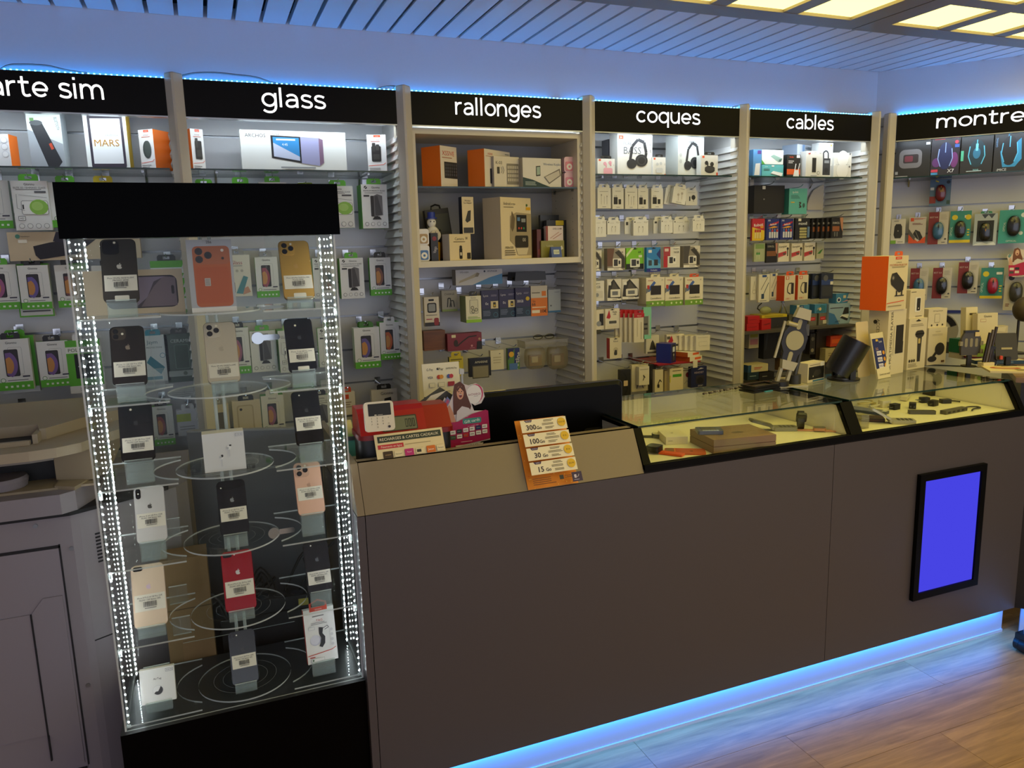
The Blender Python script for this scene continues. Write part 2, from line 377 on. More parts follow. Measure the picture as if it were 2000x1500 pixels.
# ------------------------------------------------------------------ wall bays
ZG = [2.063-.1435*k for k in range(0, 10)]  # groove heights of the slat boards
PIL = [-.831, -.031, .768, 1.557, 2.356, 3.150]
def slat_boards(parent, x0, x1, y):
    """horizontal boards with recessed metal grooves between them"""
    zs = [2.21]+ZG
    for a, b in zip(zs, zs[1:]): MB().box(x0, x1, y-.016, y-.001, b+.005, a-.004, BOARD).build('slat_board', parent)
    g = MB()
    for z in ZG: g.box(x0, x1, y-.004, y-.001, z-.005, z+.006, STEEL)
    g.build('groove_rail', parent)
def side_slats(parent, x, y0, y1, z0=.95, z1=2.085):
    """louvred side panel: wedge slats facing -x"""
    n = int((z1-z0)/.0325); src = None
    for i in range(n):
        z = z0+i*.0325
        if src is None:
            src = MB().prism([(-.015, .002), (0, 0), (0, .029), (-.004, .029)], y0, y1, SLAT).build('side_slat', parent); src.location = (x, 0, z)
        else:
            c = src.copy(); COL.objects.link(c); c.parent = parent; c.location = (x, 0, z)
def pillar(name, label, loc, rz=0):
    t = thing(name, label, 'pillar', loc, rz, 'pale pillars between the wall bays')
    MB().prism([(0, 0)], 0, 0, TAN) if 0 else None
    b = MB(); b.slab([(-.0285, .06), (-.0285, 0), (-.008, -.026), (.0, -.028), (.0285, -.002), (.0285, .06)], 0, 2.222, TAN); b.build('post', t)
    MB().slab([(-.027, .06), (-.027, .002), (-.007, -.024), (0, -.026), (.027, 0), (.027, .06)], 2.222, 2.226, mat('#a9a49a', .5)).build('end_cap', t)
    return t
names = ['carte sim', 'glass', 'rallonges', 'coques', 'cables']
plab = ['pale pillar left of the carte sim sign', 'pale pillar between the carte sim and glass signs', 'pale pillar between the glass and rallonges signs',
        'pale pillar between the rallonges and coques signs', 'pale pillar between the coques and cables signs', 'pale pillar right of the cables sign, at the corner']
for x, l in zip(PIL, plab): pillar('pillar', l, (x, 2.965, 0))
pillar('pillar', 'pale pillar left of the montres sign, at the corner', onwall(.075, .352), TURN)
for i, n in enumerate(names):
    x0, x1 = PIL[i], PIL[i+1]
    t = thing('wall_bay', 'pale slatted wall bay under the %s sign' % n, 'wall bay', ((x0+x1)/2, CY, 0), 0, 'wall bays with slat boards'); c = (x0+x1)/2; h = (x1-x0)/2
    slat_boards(t, -h+.02, h-.02, -.002)
    MB().box(h-.02, h, -.306, -.002, 0, 2.21, mat('#c8c6c2', .45)).build('side_panel', t)
    MB().box(-h, -h+.02, -.306, -.002, 0, 2.21, mat('#c8c6c2', .45)).build('side_panel', t)
    side_slats(t, h-.02, -.304, -.004)
    MB().box(-h, h, -.285, -.002, 2.21, 2.216, SLAT).build('top_board', t)  # unseen cover added to keep blue strip light off the boards below
    MB().box(-h+.02, h-.02, -.30, -.002, 0, .72, {'*': mat('#8f8b86', .5), 'u': mat('#a9a49a', .5)}).build('base_cabinet', t)
sx1 = .93
t = thing('wall_bay', 'pale slatted wall bay under the montres sign', 'wall bay', (CX, CY, 0), TURN, 'wall bays with slat boards')
slat_boards(t, .0, sx1, -.002)
MB().box(.0, sx1, -.30, -.002, 0, .72, {'*': mat('#8f8b86', .5)}).build('base_cabinet', t)
MB().box(.0, sx1, -.33, -.002, 2.21, 2.216, SLAT).build('top_board', t)  # added unseen cover here too, stops blue light leaking down
MB().box(sx1, sx1+.02, -.34, -.002, 0, 2.21, SLAT).build('side_panel', t)

# ------------------------------------------------------------------ signs
SIGNF = mat('#0b0807', .35, 0, 0, 0, .12); LETTER = emis('#ffffff', 1.15)
def sign(word, label, loc, w, rz, tx, tw, zt=.044, xh=.047, z0=2.086, h=.122):
    """black fascia with lit letters; tx = centre of the word from the board's middle, tw = its width"""
    t = thing('sign_board', label, 'sign', (loc[0], loc[1], z0), rz, 'black signs above the wall bays')
    MB().box(-w/2, w/2, 0, .022, 0, h, SIGNF).build('fascia', t)
    MB().box(-w/2, w/2, -.001, .03, -.004, -.0002, mat('#b9bcc0', .3, .8)).build('lower_trim', t)
    stroke_word(word, t, tx, tw, zt, xh, -.0015, LETTER)
    s = MB().box(-w/2+.02, w/2-.02, .026, .040, .014, .021, {'*': WHITE, 'd': emis('#eaf4ff', 6.0)}).build('led_bar', t)
    a = area('led_bar_light', (0, .034, .012), w-.06, .014, SIGN_LED, (.80, .92, 1.0), (28, 0, 0), t)
    return t
def blue_strip(label, loc, w, rz, z=2.2086, back=.300):
    t = thing('led_strip', label, 'led strip', (loc[0], loc[1], z), rz, 'blue LED strips above the signs')
    MB().box(-w/2, w/2, .003, .013, 0, .0012, mat('#9aa3b5', .5)).build('tape', t)
    d = MB(); n = int(w/.0167)
    for i in range(n):
        x = -w/2+(i+.5)*w/n; d.box(x-.0025, x+.0025, .005, .011, .0012, .0045, emis((.05, .42, 1.0), 14))
    d.build('led_dots', t)['kind'] = 'stuff'
    MB().box(-w/2, w/2, back-.003, back+.009, .046, .048, mat('#9aa3b5', .5)).build('added_glow_tape', t)  # hidden tape, added for the narrow blue glow on the wall
    area('strip_light', (0, back+.003, .0495), w, .006, BLUE_UP*.40*w/.74, (.0, .30, 1.0), (168, 0, 0), t)  # lamp of the added hidden tape, grazing up the wall
    area('strip_light', (0, .03, .002), w, .014, BLUE_UP*.32*w/.74, (.0, .3, 1.0), (172, 0, 0), t)
SIG = [('carte sim', (-0.4323, 2.955, 2.0987, 0.3744, 0.1164), 'black sign with lit white letters reading carte sim, cut by the left edge'),
       ('glass', (0.3638, 2.955, 2.1041, 0.2237, 0.1231), 'black sign with lit white letters reading glass'), ('rallonges', (1.155, 2.955, 2.0954, 0.3666, 0.1245), 'black sign with lit white letters reading rallonges'),
       ('coques', (1.9498, 2.955, 2.0923, 0.3269, 0.1236), 'black sign with lit white letters reading coques'), ('cables', (2.7376, 2.955, 2.0931, 0.2836, 0.1227), 'black sign with lit white letters reading cables')]
for i, (word, f, lab) in enumerate(SIG):
    x0, x1 = PIL[i]+.0285, PIL[i+1]-.0285; c = (x0+x1)/2
    sign(word, lab, (c, 2.965), x1-x0, 0, f[0]-c, f[3])
    blue_strip('blue LED strip above the %s sign' % word, (c, 2.965), x1-x0, 0)
f = (0.4866, 0.352, 2.0949, 0.4169, 0.1414)
sign('montres', 'black sign with lit white letters reading montres, cut by the right edge', onwall(.5, .352), .79, TURN, f[0]-.5, f[3], z0=2.092)
blue_strip('blue LED strip above the montres sign', onwall(.5, .352), .79, TURN, 2.2146, .338)
# grey cables looping over the signs
for lab, pts in (('grey cable looping over the carte sim sign', [(-0.5664, 2.97, 2.1858), (-0.5196, 2.98, 2.223), (-0.4802, 2.985, 2.2312), (-0.4086, 2.985, 2.2323), (-0.3515, 2.985, 2.2215), (-0.2928, 2.985, 2.2153)]),
                 ('grey cable looping over the glass sign', [(-0.0203, 3, 2.2222), (0.0382, 2.985, 2.2341), (0.105, 2.985, 2.2395), (0.1722, 2.985, 2.2365), (0.2405, 2.985, 2.2317), (0.3092, 2.985, 2.2146), (0.4168, 2.985, 2.2131)]),
                 ('grey cable curling down behind the glass sign end', [(0.646, 2.99, 2.2039), (0.6906, 2.985, 2.2198), (0.7361, 2.985, 2.2276), (0.778, 3.01, 2.2272)])):
    P = [Vector(p) for p in pts]; Q = []
    for i in range(len(P)-1):
        a, b = P[max(i-1, 0)], P[min(i+2, len(P)-1)]
        Q += [P[i]*(2*t**3-3*t*t+1)+(P[i+1]-a)*.5*(t**3-2*t*t+t)+P[i+1]*(3*t*t-2*t**3)+(b-P[i])*.5*(t**3-t*t) for t in (0, .25, .5, .75)]
    tag(MB().tube(Q+[P[-1]], .0032, mat('#6f6c74', .5), 6).build('cable', None, True), lab, 'cable')


# ================================================================== the sales counter
TAUPE = mat('#4e474a', .4, grain=.02); BEIGE = mat('#857661', .42, grain=.02); CREAM = mat('#efe6c6', .5)
ct = thing('sales_counter', 'long dark taupe sales counter with a sloping beige desk front', 'counter', (0, 1.93, 0))
# front panels with fine joints
for a, b in ((.343, 1.94), (1.942, 2.93)): MB().box(a, b, 0, .018, .124, .922, TAUPE).build('front_panel', ct)
MB().box(.32, .341, 0, .62, .124, .922, TAUPE).build('end_panel', ct)
MB().box(.33, 2.93, .045, .06, 0, .124, mat('#b9bcc4', .4)).build('plinth', ct)
MB().box(.33, 2.93, .040, .045, 0, .012, mat('#c6c8cc', .35)).build('plinth_seal', ct)
MB().box(.33, 2.93, .018, .30, .124, .14, TAUPE).build('underside', ct)
s = MB(); s.prismx([(0, .924), (.012, .924), (.080, 1.050), (.064, 1.050)], .343, 1.192, BEIGE); s.build('sloping_front', ct)
MB().prismx([(0, .924), (.66, .924), (.66, 1.050), (.064, 1.050)], .322, .3415, BEIGE).build('desk_cheek', ct)
MB().box(.343, 1.192, .066, .105, 1.032, 1.050, BEIGE).build('desk_ledge', ct)
MB().box(.343, 1.192, .08, .62, .785, .800, BEIGE).build('desk_top', ct)
MB().box(.343, .70, .11, .30, .985, 1.000, BEIGE).build('desk_riser', ct); MB().box(.685, .70, .11, .30, .80, .985, BEIGE).build('riser_leg', ct)
MB().prismx([(0, .9245), (.64, .9245), (.64, .932), (0, .932)], 1.192, 2.93, {0: 0} and mat('#050505', .4)).build('case_bed', ct)
MB().box(.343, 2.93, .018, .03, .14, .92, TAUPE).build('carcass', ct)
# blue strip under the panel
t = thing('led_strip', 'blue LED strip under the counter along the plinth', 'led strip', (1.63, 1.95, .121))
MB().box(-1.28, 1.28, .004, .014, -.003, 0, mat('#9aa3b5', .5)).build('tape', t)
d = MB()
for i in range(150): d.box(-1.275+i*.017, -1.272+i*.017, .007, .011, -.005, -.003, emis((.05, .42, 1.0), 6))
d.build('led_dots', t)['kind'] = 'stuff'
area('strip_light', (0, .010, -.007), 2.56, .012, BLUE_LOW, (0, .23, 1.0), (0, 0, 0), t)

# glazed display cases with inclined fronts, set in the counter top
def case(x0, x1, label, lastr=False):
    t = thing('display_case', label, 'display case', (x0, 1.93, .932), 0, 'glazed display cases in the counter'); w = x1-x0; h = .118; D = .52
    f = .026
    MB().box(f, w-f, .02, D, .0, .006, CREAM).build('display_floor', t)
    MB().box(0, w, -.002, .018, -.006, .016, BLACK).build('lower_rail', t)
    sl = lambda a, b: MB().prismx([(-.002, .0), (.020, .0), (.088, h), (.064, h)], a, b, BLACK)
    sl(0, f).build('front_post', t); sl(w-f, w).build('front_post', t)
    for a in (0, w-f): MB().box(a, a+f, .064, D, h-.012, h, BLACK).build('top_rail', t)
    for a in (f*.2, w-f*.8): MB().box(a, a+f*.6, .09, D, .0, h-.013, CREAM).build('side_board', t)
    for a in (.0, w-f): MB().prismx([(.022, .004), (.10, .004), (.10, h-.013), (.08, h-.013)], a+f*.25, a+f*.75, CREAM).build('side_board', t)
    MB().box(f, w-f, D-.01, D, .0, h-.014, CREAM).build('back_board', t)
    gm = MB(); gm.box(f*.6, w-f*.6, .064, D, h-.001, h+.005, {'*': GLASS_EDGE, 'u': GLASS, 'd': GLASS}); gm.build('top_glass', t)
    g2 = MB(); a0, a1 = f, w-f
    vs = [(x, y, z) for x in (a0, a1) for y, z in ((.006, .016), (.010, .016), (.071, h-.004), (.067, h-.004))]
    g2.add(vs, [(0, 4, 7, 3), (1, 2, 6, 5)], clear('#fbfdfb', 1.12)); g2.add(vs, [(3, 7, 6, 2), (0, 1, 5, 4), (0, 3, 2, 1), (4, 5, 6, 7)], GLASS_EDGE); g2.build('front_glass', t)
    area('case_light', (w/2, .40, h-.02), w-.15, .02, .0 or .5, (1, .86, .6), (0, 0, 0), t) if 0 else None
    return t
case(1.194, 2.046, 'glazed counter case beside the beige desk, holding watches and a striped box')
case(2.046, 2.895, 'glazed counter case at the right, holding adapters and old flip phones')
# return counter that runs along the angled wall
t = thing('return_counter', 'dark return counter at the right edge, topped with a wooden ledge', 'counter', (2.93, 1.93, 0), TURN)
DK = mat('#141112', .4)
MB().box(.0, 2.0, .0, .018, .124, .93, DK).build('front_panel', t); MB().box(.03, 2.0, .045, .06, 0, .124, mat('#b9bcc4', .4)).build('plinth', t)
MB().box(-.04, 2.0, .03, .60, .93, 1.042, DK).build('upper_front', t)
MB().box(-.06, 2.0, .02, .62, 1.042, 1.062, wood('#5a4330', '#8a6a4a', 'dark_ledge', .3)).build('ledge', t)
area('strip_light', (.7, .03, .115), 1.3, .012, BLUE_LOW*.5, (0, .23, 1.0), (0, 0, 0), t)

# lit panel in a black frame on the counter front
f = (2.5, 1.918, 0.2806, 0.3314, 0.4905)
t = thing('light_box', 'glowing violet-blue light box in a black frame on the counter front', 'light box', (2.509, 1.929, .278)); w, h = .342, .486
fr = MB()
for a in ((-w/2, w/2, 0, .026), (-w/2, w/2, h-.026, h), (-w/2, -w/2+.026, .026, h-.026), (w/2-.026, w/2, .026, h-.026)): fr.box(a[0], a[1], -.016, 0, a[2], a[3], BLACK)
fr.build('frame', t); MB().box(-w/2+.026, w/2-.026, -.008, -.001, .026, h-.026, {'*': BLACK, 'f': emis('#4340d8', .56)}).build('glowing_panel', t)
# caster at the right edge
t = thing('chair_caster', 'black caster wheel at the right edge of the floor', 'caster', (2.8528, 1.8197, 0))
MB().cyl((0, -.012, .032), .032, .024, mat('#0a0a0a', .4), 'y', 20).build('wheel', t, True); MB().cyl((0, .014, .032), .030, .02, mat('#0a0a0a', .4), 'y', 20).build('wheel', t, True)
MB().box(-.02, .03, -.012, .034, .034, .075, mat('#0a0a0a', .35)).build('hood', t); MB().cyl((0, .006, .07), .008, .08, STEEL).build('stem', t)


# ================================================================== the acrylic showcase
SX0, SX1, SY0, SY1, SZ0, SZ1 = -.278, .3165, 1.966, 2.266, .447, 1.657
sc = thing('showcase', 'clear acrylic showcase with LED strips and a black fascia', 'showcase', (0, 0, 0))
GB = mat('#030203', .3, 0, 0, 0, .06)
MB().box(SX0-.010, SX1+.003, SY0-.010, SY1+.01, 0, SZ0-.003, {'*': GB, 'u': mat('#2b2c2e', .35)}).build('base', sc)
MB().box(SX0-.006, SX1+.012, SY0-.010, SY0-.005, SZ1-.005, 1.774, mat('#010101', .3, 0, 0, 0, .03)).build('fascia', sc)
MB().box(SX0, SX1, SY0-.004, SY1, SZ1+.001, SZ1+.006, {'*': ACRYL_EDGE, 'u': mat('#050505', .2), 'd': mat('#0a0a0a', .2)}).build('top_sheet', sc)
ge = {'*': ACRYL_EDGE, 'f': ACRYL, 'b': ACRYL}; gs = {'*': ACRYL_EDGE, 'l': ACRYL, 'r': ACRYL}
MB().box(SX0+.004, SX1-.004, SY0, SY0+.004, SZ0, SZ1, ge).build('front_sheet', sc)
MB().box(SX0, SX0+.004, SY0, SY1, SZ0, SZ1, gs).build('side_sheet', sc); MB().box(SX1-.004, SX1, SY0, SY1, SZ0, SZ1, gs).build('side_sheet', sc)
bx = .012
for a, b in ((SX0+.006, -.147), (.170, SX1-.006)): MB().box(a, b, SY1-.004, SY1, SZ0, SZ1, ge).build('back_sheet', sc)
for a, b, z0, z1 in ((-.145, .168, SZ0+.06, .995), (-.145, .168, .999, SZ1-.035)):
    d = MB().box(a, b, SY1-.004, SY1, z0, z1, ge).build('back_door', sc)
    for z in (1.49, 1.285) if z1 > 1.1 else (.955, .86, .66, .565)[1:]:
        MB().box(a-.022, a+.026, SY1-.012, SY1-.004, z-.026, z+.026, {'*': ACRYL_EDGE, 'f': ACRYL, 'b': clear('#eef2f0', 1.4, .18)}).build('hinge', d)
    zl = 1.377 if z1 > 1.1 else .800
    l = MB(); l.cyl((.130, SY1-.016, zl), .017, .012, CHROME, 'y', 18); l.prism(rrect(.125, .19, zl-.008, zl+.008, .007), SY1-.010, SY1-.007, CHROME); l.build('cam_lock', d)
# side shelves with a hollow front edge, six levels
SHZ = [.454, .659, .861, 1.063, 1.267, 1.471]
def shelf_poly(side):
    x0, x1 = (SX0+.006, -.0985) if side < 0 else (SX1-.006, .133)
    s = 1 if side < 0 else -1; P = [(x0, SY0+.012), (x1, SY0+.012), (x1, SY0+.05)]
    P += bez((x1, SY0+.05), (x1-s*.085, SY0+.095), (x1-s*.085, SY0+.205), (x1, SY0+.25), 12)[1:]
    P += [(x1, SY1-.012), (x0, SY1-.012)]
    return P if side < 0 else P[::-1]
for z in SHZ:
    for sd in (-1, 1):
        MB().slab(shelf_poly(sd), z-.004, z, ACRYL, None, ACRYL_EDGE).build('side_shelf', sc)
        br = MB(); xx = SX0+.004 if sd < 0 else SX1-.012
        br.prism([(xx, z-.022), (xx+.008, z-.022), (xx+.008, z-.004), (xx, z-.004)], SY0+.02, SY0+.024, ACRYL_EDGE); br.build('bracket', sc)
# turning column with round trays
col = thing('turntable_column', 'clear column of six round trays inside the acrylic showcase', 'display column', (.0136, 2.100, SZ0))
for x in (-.011, .011): MB().cyl((x, 0, .004), .0045, SZ1-SZ0-.006, clear('#eef6f6', 1.5, .3, '#f3f8f7'), 'z', 10).build('rod', col, True)
for i, z in enumerate(SHZ):
    r = .122
    MB().slab(circ(0, 0, r, None, 48), z-SZ0-.004, z-SZ0, ACRYL, None, ACRYL_EDGE).build('tray', col)
    g = MB()
    for q in (.036, .058, .082):                # fine turned rings in the tray
        n = 40; a = circ(0, 0, q, None, n); b = circ(0, 0, q+.0012, None, n)
        g.add([(x, y, z-SZ0+.0003) for x, y in a]+[(x, y, z-SZ0+.0003) for x, y in b], [(k, (k+1) % n, (k+1) % n+n, k+n) for k in range(n)], clear('#ffffff', 1.3, .25))
    g.build('ring_mark', col)
# LED strips on the four upright edges
DOT = bpy.data.materials.new('led_white'); DOT.use_nodes = True; _n = DOT.node_tree; _n.nodes.clear()
_e = _n.nodes.new('ShaderNodeEmission'); _o = _n.nodes.new('ShaderNodeOutputMaterial'); _n.links.new(_e.outputs[0], _o.inputs[0])
_e.inputs[0].default_value = (.88, .95, 1, 1); _e.inputs[1].default_value = CASE_LED
def led_up(x, y, nx, ny, label, n=64, wide=1):
    t = thing('led_strip', label, 'led strip', (x, y, SZ0+.01), math.degrees(math.atan2(nx, -ny)), 'white LED strips in the showcase')
    MB().box(-.0025*wide, .0025*wide, 0, .0012, 0, SZ1-SZ0-.015, clear('#f4f8f8', 1.3, .25)).build('tape', t)
    d = MB(); W_ = mat('#e8ecee', .4)
    for i in range(n):
        z = .008+i*(SZ1-SZ0-.03)/(n-1)
        for k in range(wide):
            c = (k-(wide-1)/2)*.008; d.box(c-.0015*(1+n//100), c+.0015*(1+n//100), -.0012, 0, z-.0018, z+.0018, DOT)
    d.build('led_dots', t)['kind'] = 'stuff'
q = math.sqrt(.5)
led_up(SX0+.009, SY0+.011, q, q, 'white LED strip on the front left edge of the showcase')
led_up(SX0+.010, SY1-.045, q, -q, 'broad white LED strip on the rear left edge of the showcase', 84, 1)
led_up(SX1-.009, SY0+.011, -q, q, 'white LED strip on the front right edge of the showcase')
led_up(SX1-.010, SY1-.100, -q, -q, 'white LED strip on the rear right edge of the showcase')

# ------------------------------------------------------------------ phones and boxes on little easels
def easel(label, loc, tilt, w=.058, h=.03):
    """clear easel: loc = middle of its front foot; h = height of the ledge"""
    t = thing('phone_easel', label, 'display stand', loc, 0, 'clear easels in the showcase')
    s = math.sin(R(tilt)); c = math.cos(R(tilt)); th = .003
    E_, A_ = ACRYL_EDGE, clear('#f6fbfa', 1.3, .10, '#e6eeee')
    MB().prismx([(.0105, .0), (.0135, .0), (.0135+s*.11, c*.11), (.0105+s*.11, c*.11)], -w/2, w/2, E_, A_).build('rest', t)
    MB().prismx([(-.004, h-.004), (.0095, h-.004), (.0095, h-.001), (-.004, h-.001)], -w/2, w/2, E_, A_).build('ledge', t)
    MB().prismx([(-.007, .0), (-.004, .0), (-.004, h+.006), (-.007, h+.006)], -w/2, w/2, E_, A_).build('front_leg', t)
    MB().box(-w/2, w/2, -.0035, .0100, 0, .0025, {'*': A_, 'l': E_, 'r': E_}).build('foot', t)
    e = MB()
    for y, z in ((-.0055, h+.006), (.0120+s*.11, c*.11)): e.box(-w/2, w/2, y-.0015, y+.0015, z-.0008, z+.0004, E_)
    e.build('lit_edge', t)  # whitened strips, gathered light put into the edge colour
    return t
def price_tag(ink, ops_label, v0, v1, u0=.06, u1=.97):
    ink.run([('r', u0, v0, u1, v1, mat('#ece6d6', .7)), ('t', ops_label[0], (u0+u1)/2, v1-(v1-v0)*.18, (v1-v0)*.10, '#1d1d1d', 0, .82*(u1-u0)),
             ('t', ops_label[1], (u0+u1)/2, v1-(v1-v0)*.33, (v1-v0)*.10, '#1d1d1d', 0, .7*(u1-u0)), ('bar', u0+.28*(u1-u0), v0+(v1-v0)*.24, u0+.72*(u1-u0), v0+(v1-v0)*.56, '#161616'),
             ('n', u0+.32*(u1-u0), v0+(v1-v0)*.12, u0+.7*(u1-u0), v0+(v1-v0)*.20, 1, '#555555')])
def phone(label, lvl, loc, size, back, frame, cams, tagtxt, tagv=(.17, .42), logo=None, tilt=24, rz=0, cord='#0c0c0e', rough=.18, metal=.0, lens='#08080a', sticker=False, stand=None):
    """phone leaning with its back to the viewer; loc = foot of the back face"""
    w, h, d = size; t = thing('smartphone', label, 'phone', loc, rz, 'phones in the showcase', -tilt)
    MB().prism(rrect(-w/2, w/2, 0, h, .012 if cams != 'one' else .010, 6), 0, d, mat(frame, .25, .7)).build('frame', t, True)
    MB().prism(rrect(-w/2+.0012, w/2-.0012, .0012, h-.0012, .011 if cams != 'one' else .009, 6), -.0007, .0005, mat(back, rough, metal, .25)).build('back_glass', t)
    ink = Ink(w, h, -.0008)
    if logo: ink.run([('apple', .5, .56 if cams in ('trio', 'wide') else .64, .085, logo)])
    if sticker: ink.run([('rr', .32, .015, .72, .10, .03, '#ece6d6')])
    price_tag(ink, tagtxt, *tagv); ink.build('price_label', t)
    def lens_at(p, x, z, r):
        m = MB(); m.cyl((x, -.0034, z), r, .0014, mat(lens, .08, 0, .5), 'y', 20); m.cyl((x, -.0036, z), r*.55, .0006, mat('#1c2030', .05, 0, 1), 'y', 14); m.build('lens', p, True)
    if cams in ('trio', 'wide', 'twin'):
        s = .036 if cams == 'trio' else .031
        if cams == 'wide':
            b = MB().prism(rrect(-w/2+.003, w/2-.003, h-.040, h-.003, .012, 5), -.0022, 0, mat(cord, .3, .3)).build('camera_plateau', t, True); s = .036; x0, z0 = -w/2+.004, h-.039
        else:
            x0, z0 = -w/2+.0045, h-.0045-s; b = MB().prism(rrect(x0, x0+s, z0, z0+s, .0095, 5), -.0022, 0, mat(cord, .2, .1, .3)).build('camera_plateau', t, True)
        r = .0068 if cams != 'twin' else .0062
        for cx, cz in (((.28, .73), (.28, .27), (.72, .5)) if cams != 'twin' else ((.29, .72), (.29, .28))): lens_at(b, x0+cx*s, z0+cz*s, r)
        fx, fz = (x0+.74*s, z0+.84*s) if cams == 'trio' else ((w/2-.013, z0+.8*s) if cams == 'wide' else (x0+.76*s, z0+.5*s))
        MB().cyl((fx, -.0028, fz), .0028, .0008, mat('#f3ead2', .3), 'y', 12).build('flash', b)
    elif cams == 'pill':
        b = MB().prism(rrect(-w/2+.005, -w/2+.0165, h-.031, h-.005, .0056, 6), -.0018, 0, mat('#050506', .15)).build('camera_plateau', t, True)
        lens_at(b, -w/2+.0107, h-.0105, .0042); lens_at(b, -w/2+.0107, h-.0255, .0042); MB().cyl((-w/2+.0107, -.0022, h-.018), .0019, .0006, mat('#f8f4e6', .3), 'y', 10).build('flash', b)
    elif cams == 'duo':
        b = MB().prism(rrect(-w/2+.005, -w/2+.028, h-.016, h-.005, .0053, 6), -.0014, 0, mat('#0a0a0b', .2)).build('camera_plateau', t, True)
        lens_at(b, -w/2+.0108, h-.0105, .0036); lens_at(b, -w/2+.0215, h-.0105, .0036); MB().cyl((-w/2+.034, -.0012, h-.0105), .002, .0006, mat('#f8f4e6', .3), 'y', 10).build('flash', b)
    else:
        lens_at(t, -w/2+.0105, h-.0105, .0046); MB().cyl((-w/2+.021, -.0012, h-.0105), .002, .0006, mat('#f8f4e6', .3), 'y', 10).build('flash', t)
    easel(stand, (loc[0], loc[1], SHZ[lvl]), tilt, .82*w, max(.014, loc[2]-SHZ[lvl]))
    return t
PM, PR, XR = (.0770, .1615, .0083), (.0715, .1467, .0081), (.0757, .1509, .0083)
phone('dark titanium smartphone on the top left shelf of the showcase', 5, (-0.1808, 2.02, 1.5054), PM, '#4a453f', '#5a544c', 'trio', ('iPhone 15ProMax 256GB Prix 899€', 'PROMO 899€'), (.17, .42), '#c9c2b6', 24, 0, '#1c1b1c', .22, .3, sticker=True, stand='clear easel under the dark titanium phone, top left of the showcase')
phone('gold smartphone on the top right shelf of the showcase', 5, (0.2271, 2.02, 1.4932), PM, '#e0b35e', '#caa052', 'trio', ('iPhone 16ProMax 256GB Prix 999€', 'Promo 999€'), (.17, .40), '#b98f45', 24, 0, '#d2a552', .22, .35, sticker=True, stand='clear easel under the gold phone, top right of the showcase')
phone('black glossy smartphone with twin cameras on the second left shelf of the showcase', 4, (-0.1826, 2.02, 1.3056), XR, '#2b2522', '#1a1817', 'twin', ('iPhone 11 128 GB Prix 270€', 'PROMO 270€ Battery 86%'), (.15, .40), '#8a7a68', 24, 0, '#4a4036', .08, .1, stand='clear easel under the glossy black phone, second left of the showcase')
phone('cream smartphone with three cameras on the second round tray', 4, (0.0291, 2.02, 1.2929), PM, '#d8cdb8', '#cfc4ae', 'trio', ('iPhone 14ProMax 256GB Prix 699€', 'Promo 699€'), (.09, .32), '#c4b8a2', 24, 0, '#d9cfbc', .3, .2, stand='clear easel under the cream phone, second tray of the showcase')
phone('midnight smartphone with twin cameras on the second right shelf of the showcase', 4, (0.2226, 2.02, 1.3053), PR, '#0d0f18', '#10131c', 'twin', ('iPhone 12 64 GB Prix 240€', 'PROMO 240€'), (.18, .42), '#2c2f3a', 24, 0, '#191b22', .1, sticker=True, stand='clear easel under the midnight phone, second right of the showcase')
phone('black smartphone with twin cameras on the third left shelf of the showcase', 3, (-0.1836, 2.02, 1.1174), XR, '#151516', '#1b1b1c', 'twin', ('iPhone 11 64 GB Prix 220€', 'PROMO 220€ Battery 86%'), (.16, .40), '#2a2a2c', 24, 0, '#101011', .06, stand='clear easel under the black phone, third left of the showcase')
phone('black smartphone with one camera on the third right shelf of the showcase', 3, (0.227, 2.02, 1.1096), PR, '#0d0e10', '#15161a', 'one', ('iPhone XR 64 GB Prix 170€', 'PROMO 170€ Battery 100%'), (.27, .52), '#1d1f24', 24, 0, '#0c0c0e', .06, stand='clear easel under the black phone, third right of the showcase')
phone('silver smartphone with an upright camera pill on the fourth left shelf of the showcase', 2, (-0.1735, 2.02, 0.9059), (.0709, .1436, .0077), '#d9d6d3', '#c9c6c2', 'pill', ('iPhone X 64 GB Prix 190€', 'PROMO 190€ Battery 100%'), (.27, .52), '#4f4c48', 24, 0, '#0c0c0e', .1, stand='clear easel under the silver phone, fourth left of the showcase')
phone('black smartphone with a grey apple mark on the fourth round tray', 2, (0.021, 2.02, 0.8932), (.0709, .1436, .0077), '#191b1f', '#26282c', 'pill', ('iPhone X 64 GB Prix 175€', 'PROMO 175€ Battery 84%'), (.26, .50), '#8c8f94', 24, 0, '#0c0c0e', .1, stand='clear easel under the black phone, fourth tray of the showcase')
phone('rose gold smartphone with three cameras on the fourth right shelf of the showcase', 2, (0.2176, 2.02, 0.9177), (.0714, .1440, .0081), '#e6b79d', '#e0b095', 'trio', ('iPhone 11 64 GB Prix 270€', 'PROMO 270€ Battery 100%'), (.28, .52), '#c79a82', 24, 0, '#e3b79f', .3, stand='clear easel under the rose gold phone, fourth right of the showcase')
phone('pale gold smartphone with a wide price label on the fifth left shelf of the showcase', 1, (-0.1976, 2.02, 0.6848), (.0781, .1584, .0075), '#ead2b6', '#e0c3a4', 'duo', ('iPhone 8 PLUS 64 GB Prix 150€', 'PROMO 150€ Battery 100%'), (.26, .52), '#dcc0cf', 24, 0, '#0c0c0e', .12, stand='clear easel under the pale gold phone, fifth left of the showcase')
phone('red smartphone with a white price label on the fifth round tray', 1, (0.0187, 2.02, 0.6831), (.0781, .1584, .0075), '#a50f20', '#8d0d1b', 'duo', ('iPhone 8 PLUS 256 GB Prix 200€', 'PROMO 200€ Battery 86%'), (.24, .50), '#d9d4d6', 24, 0, '#0c0c0e', .1, stand='clear easel under the red phone, fifth tray of the showcase')
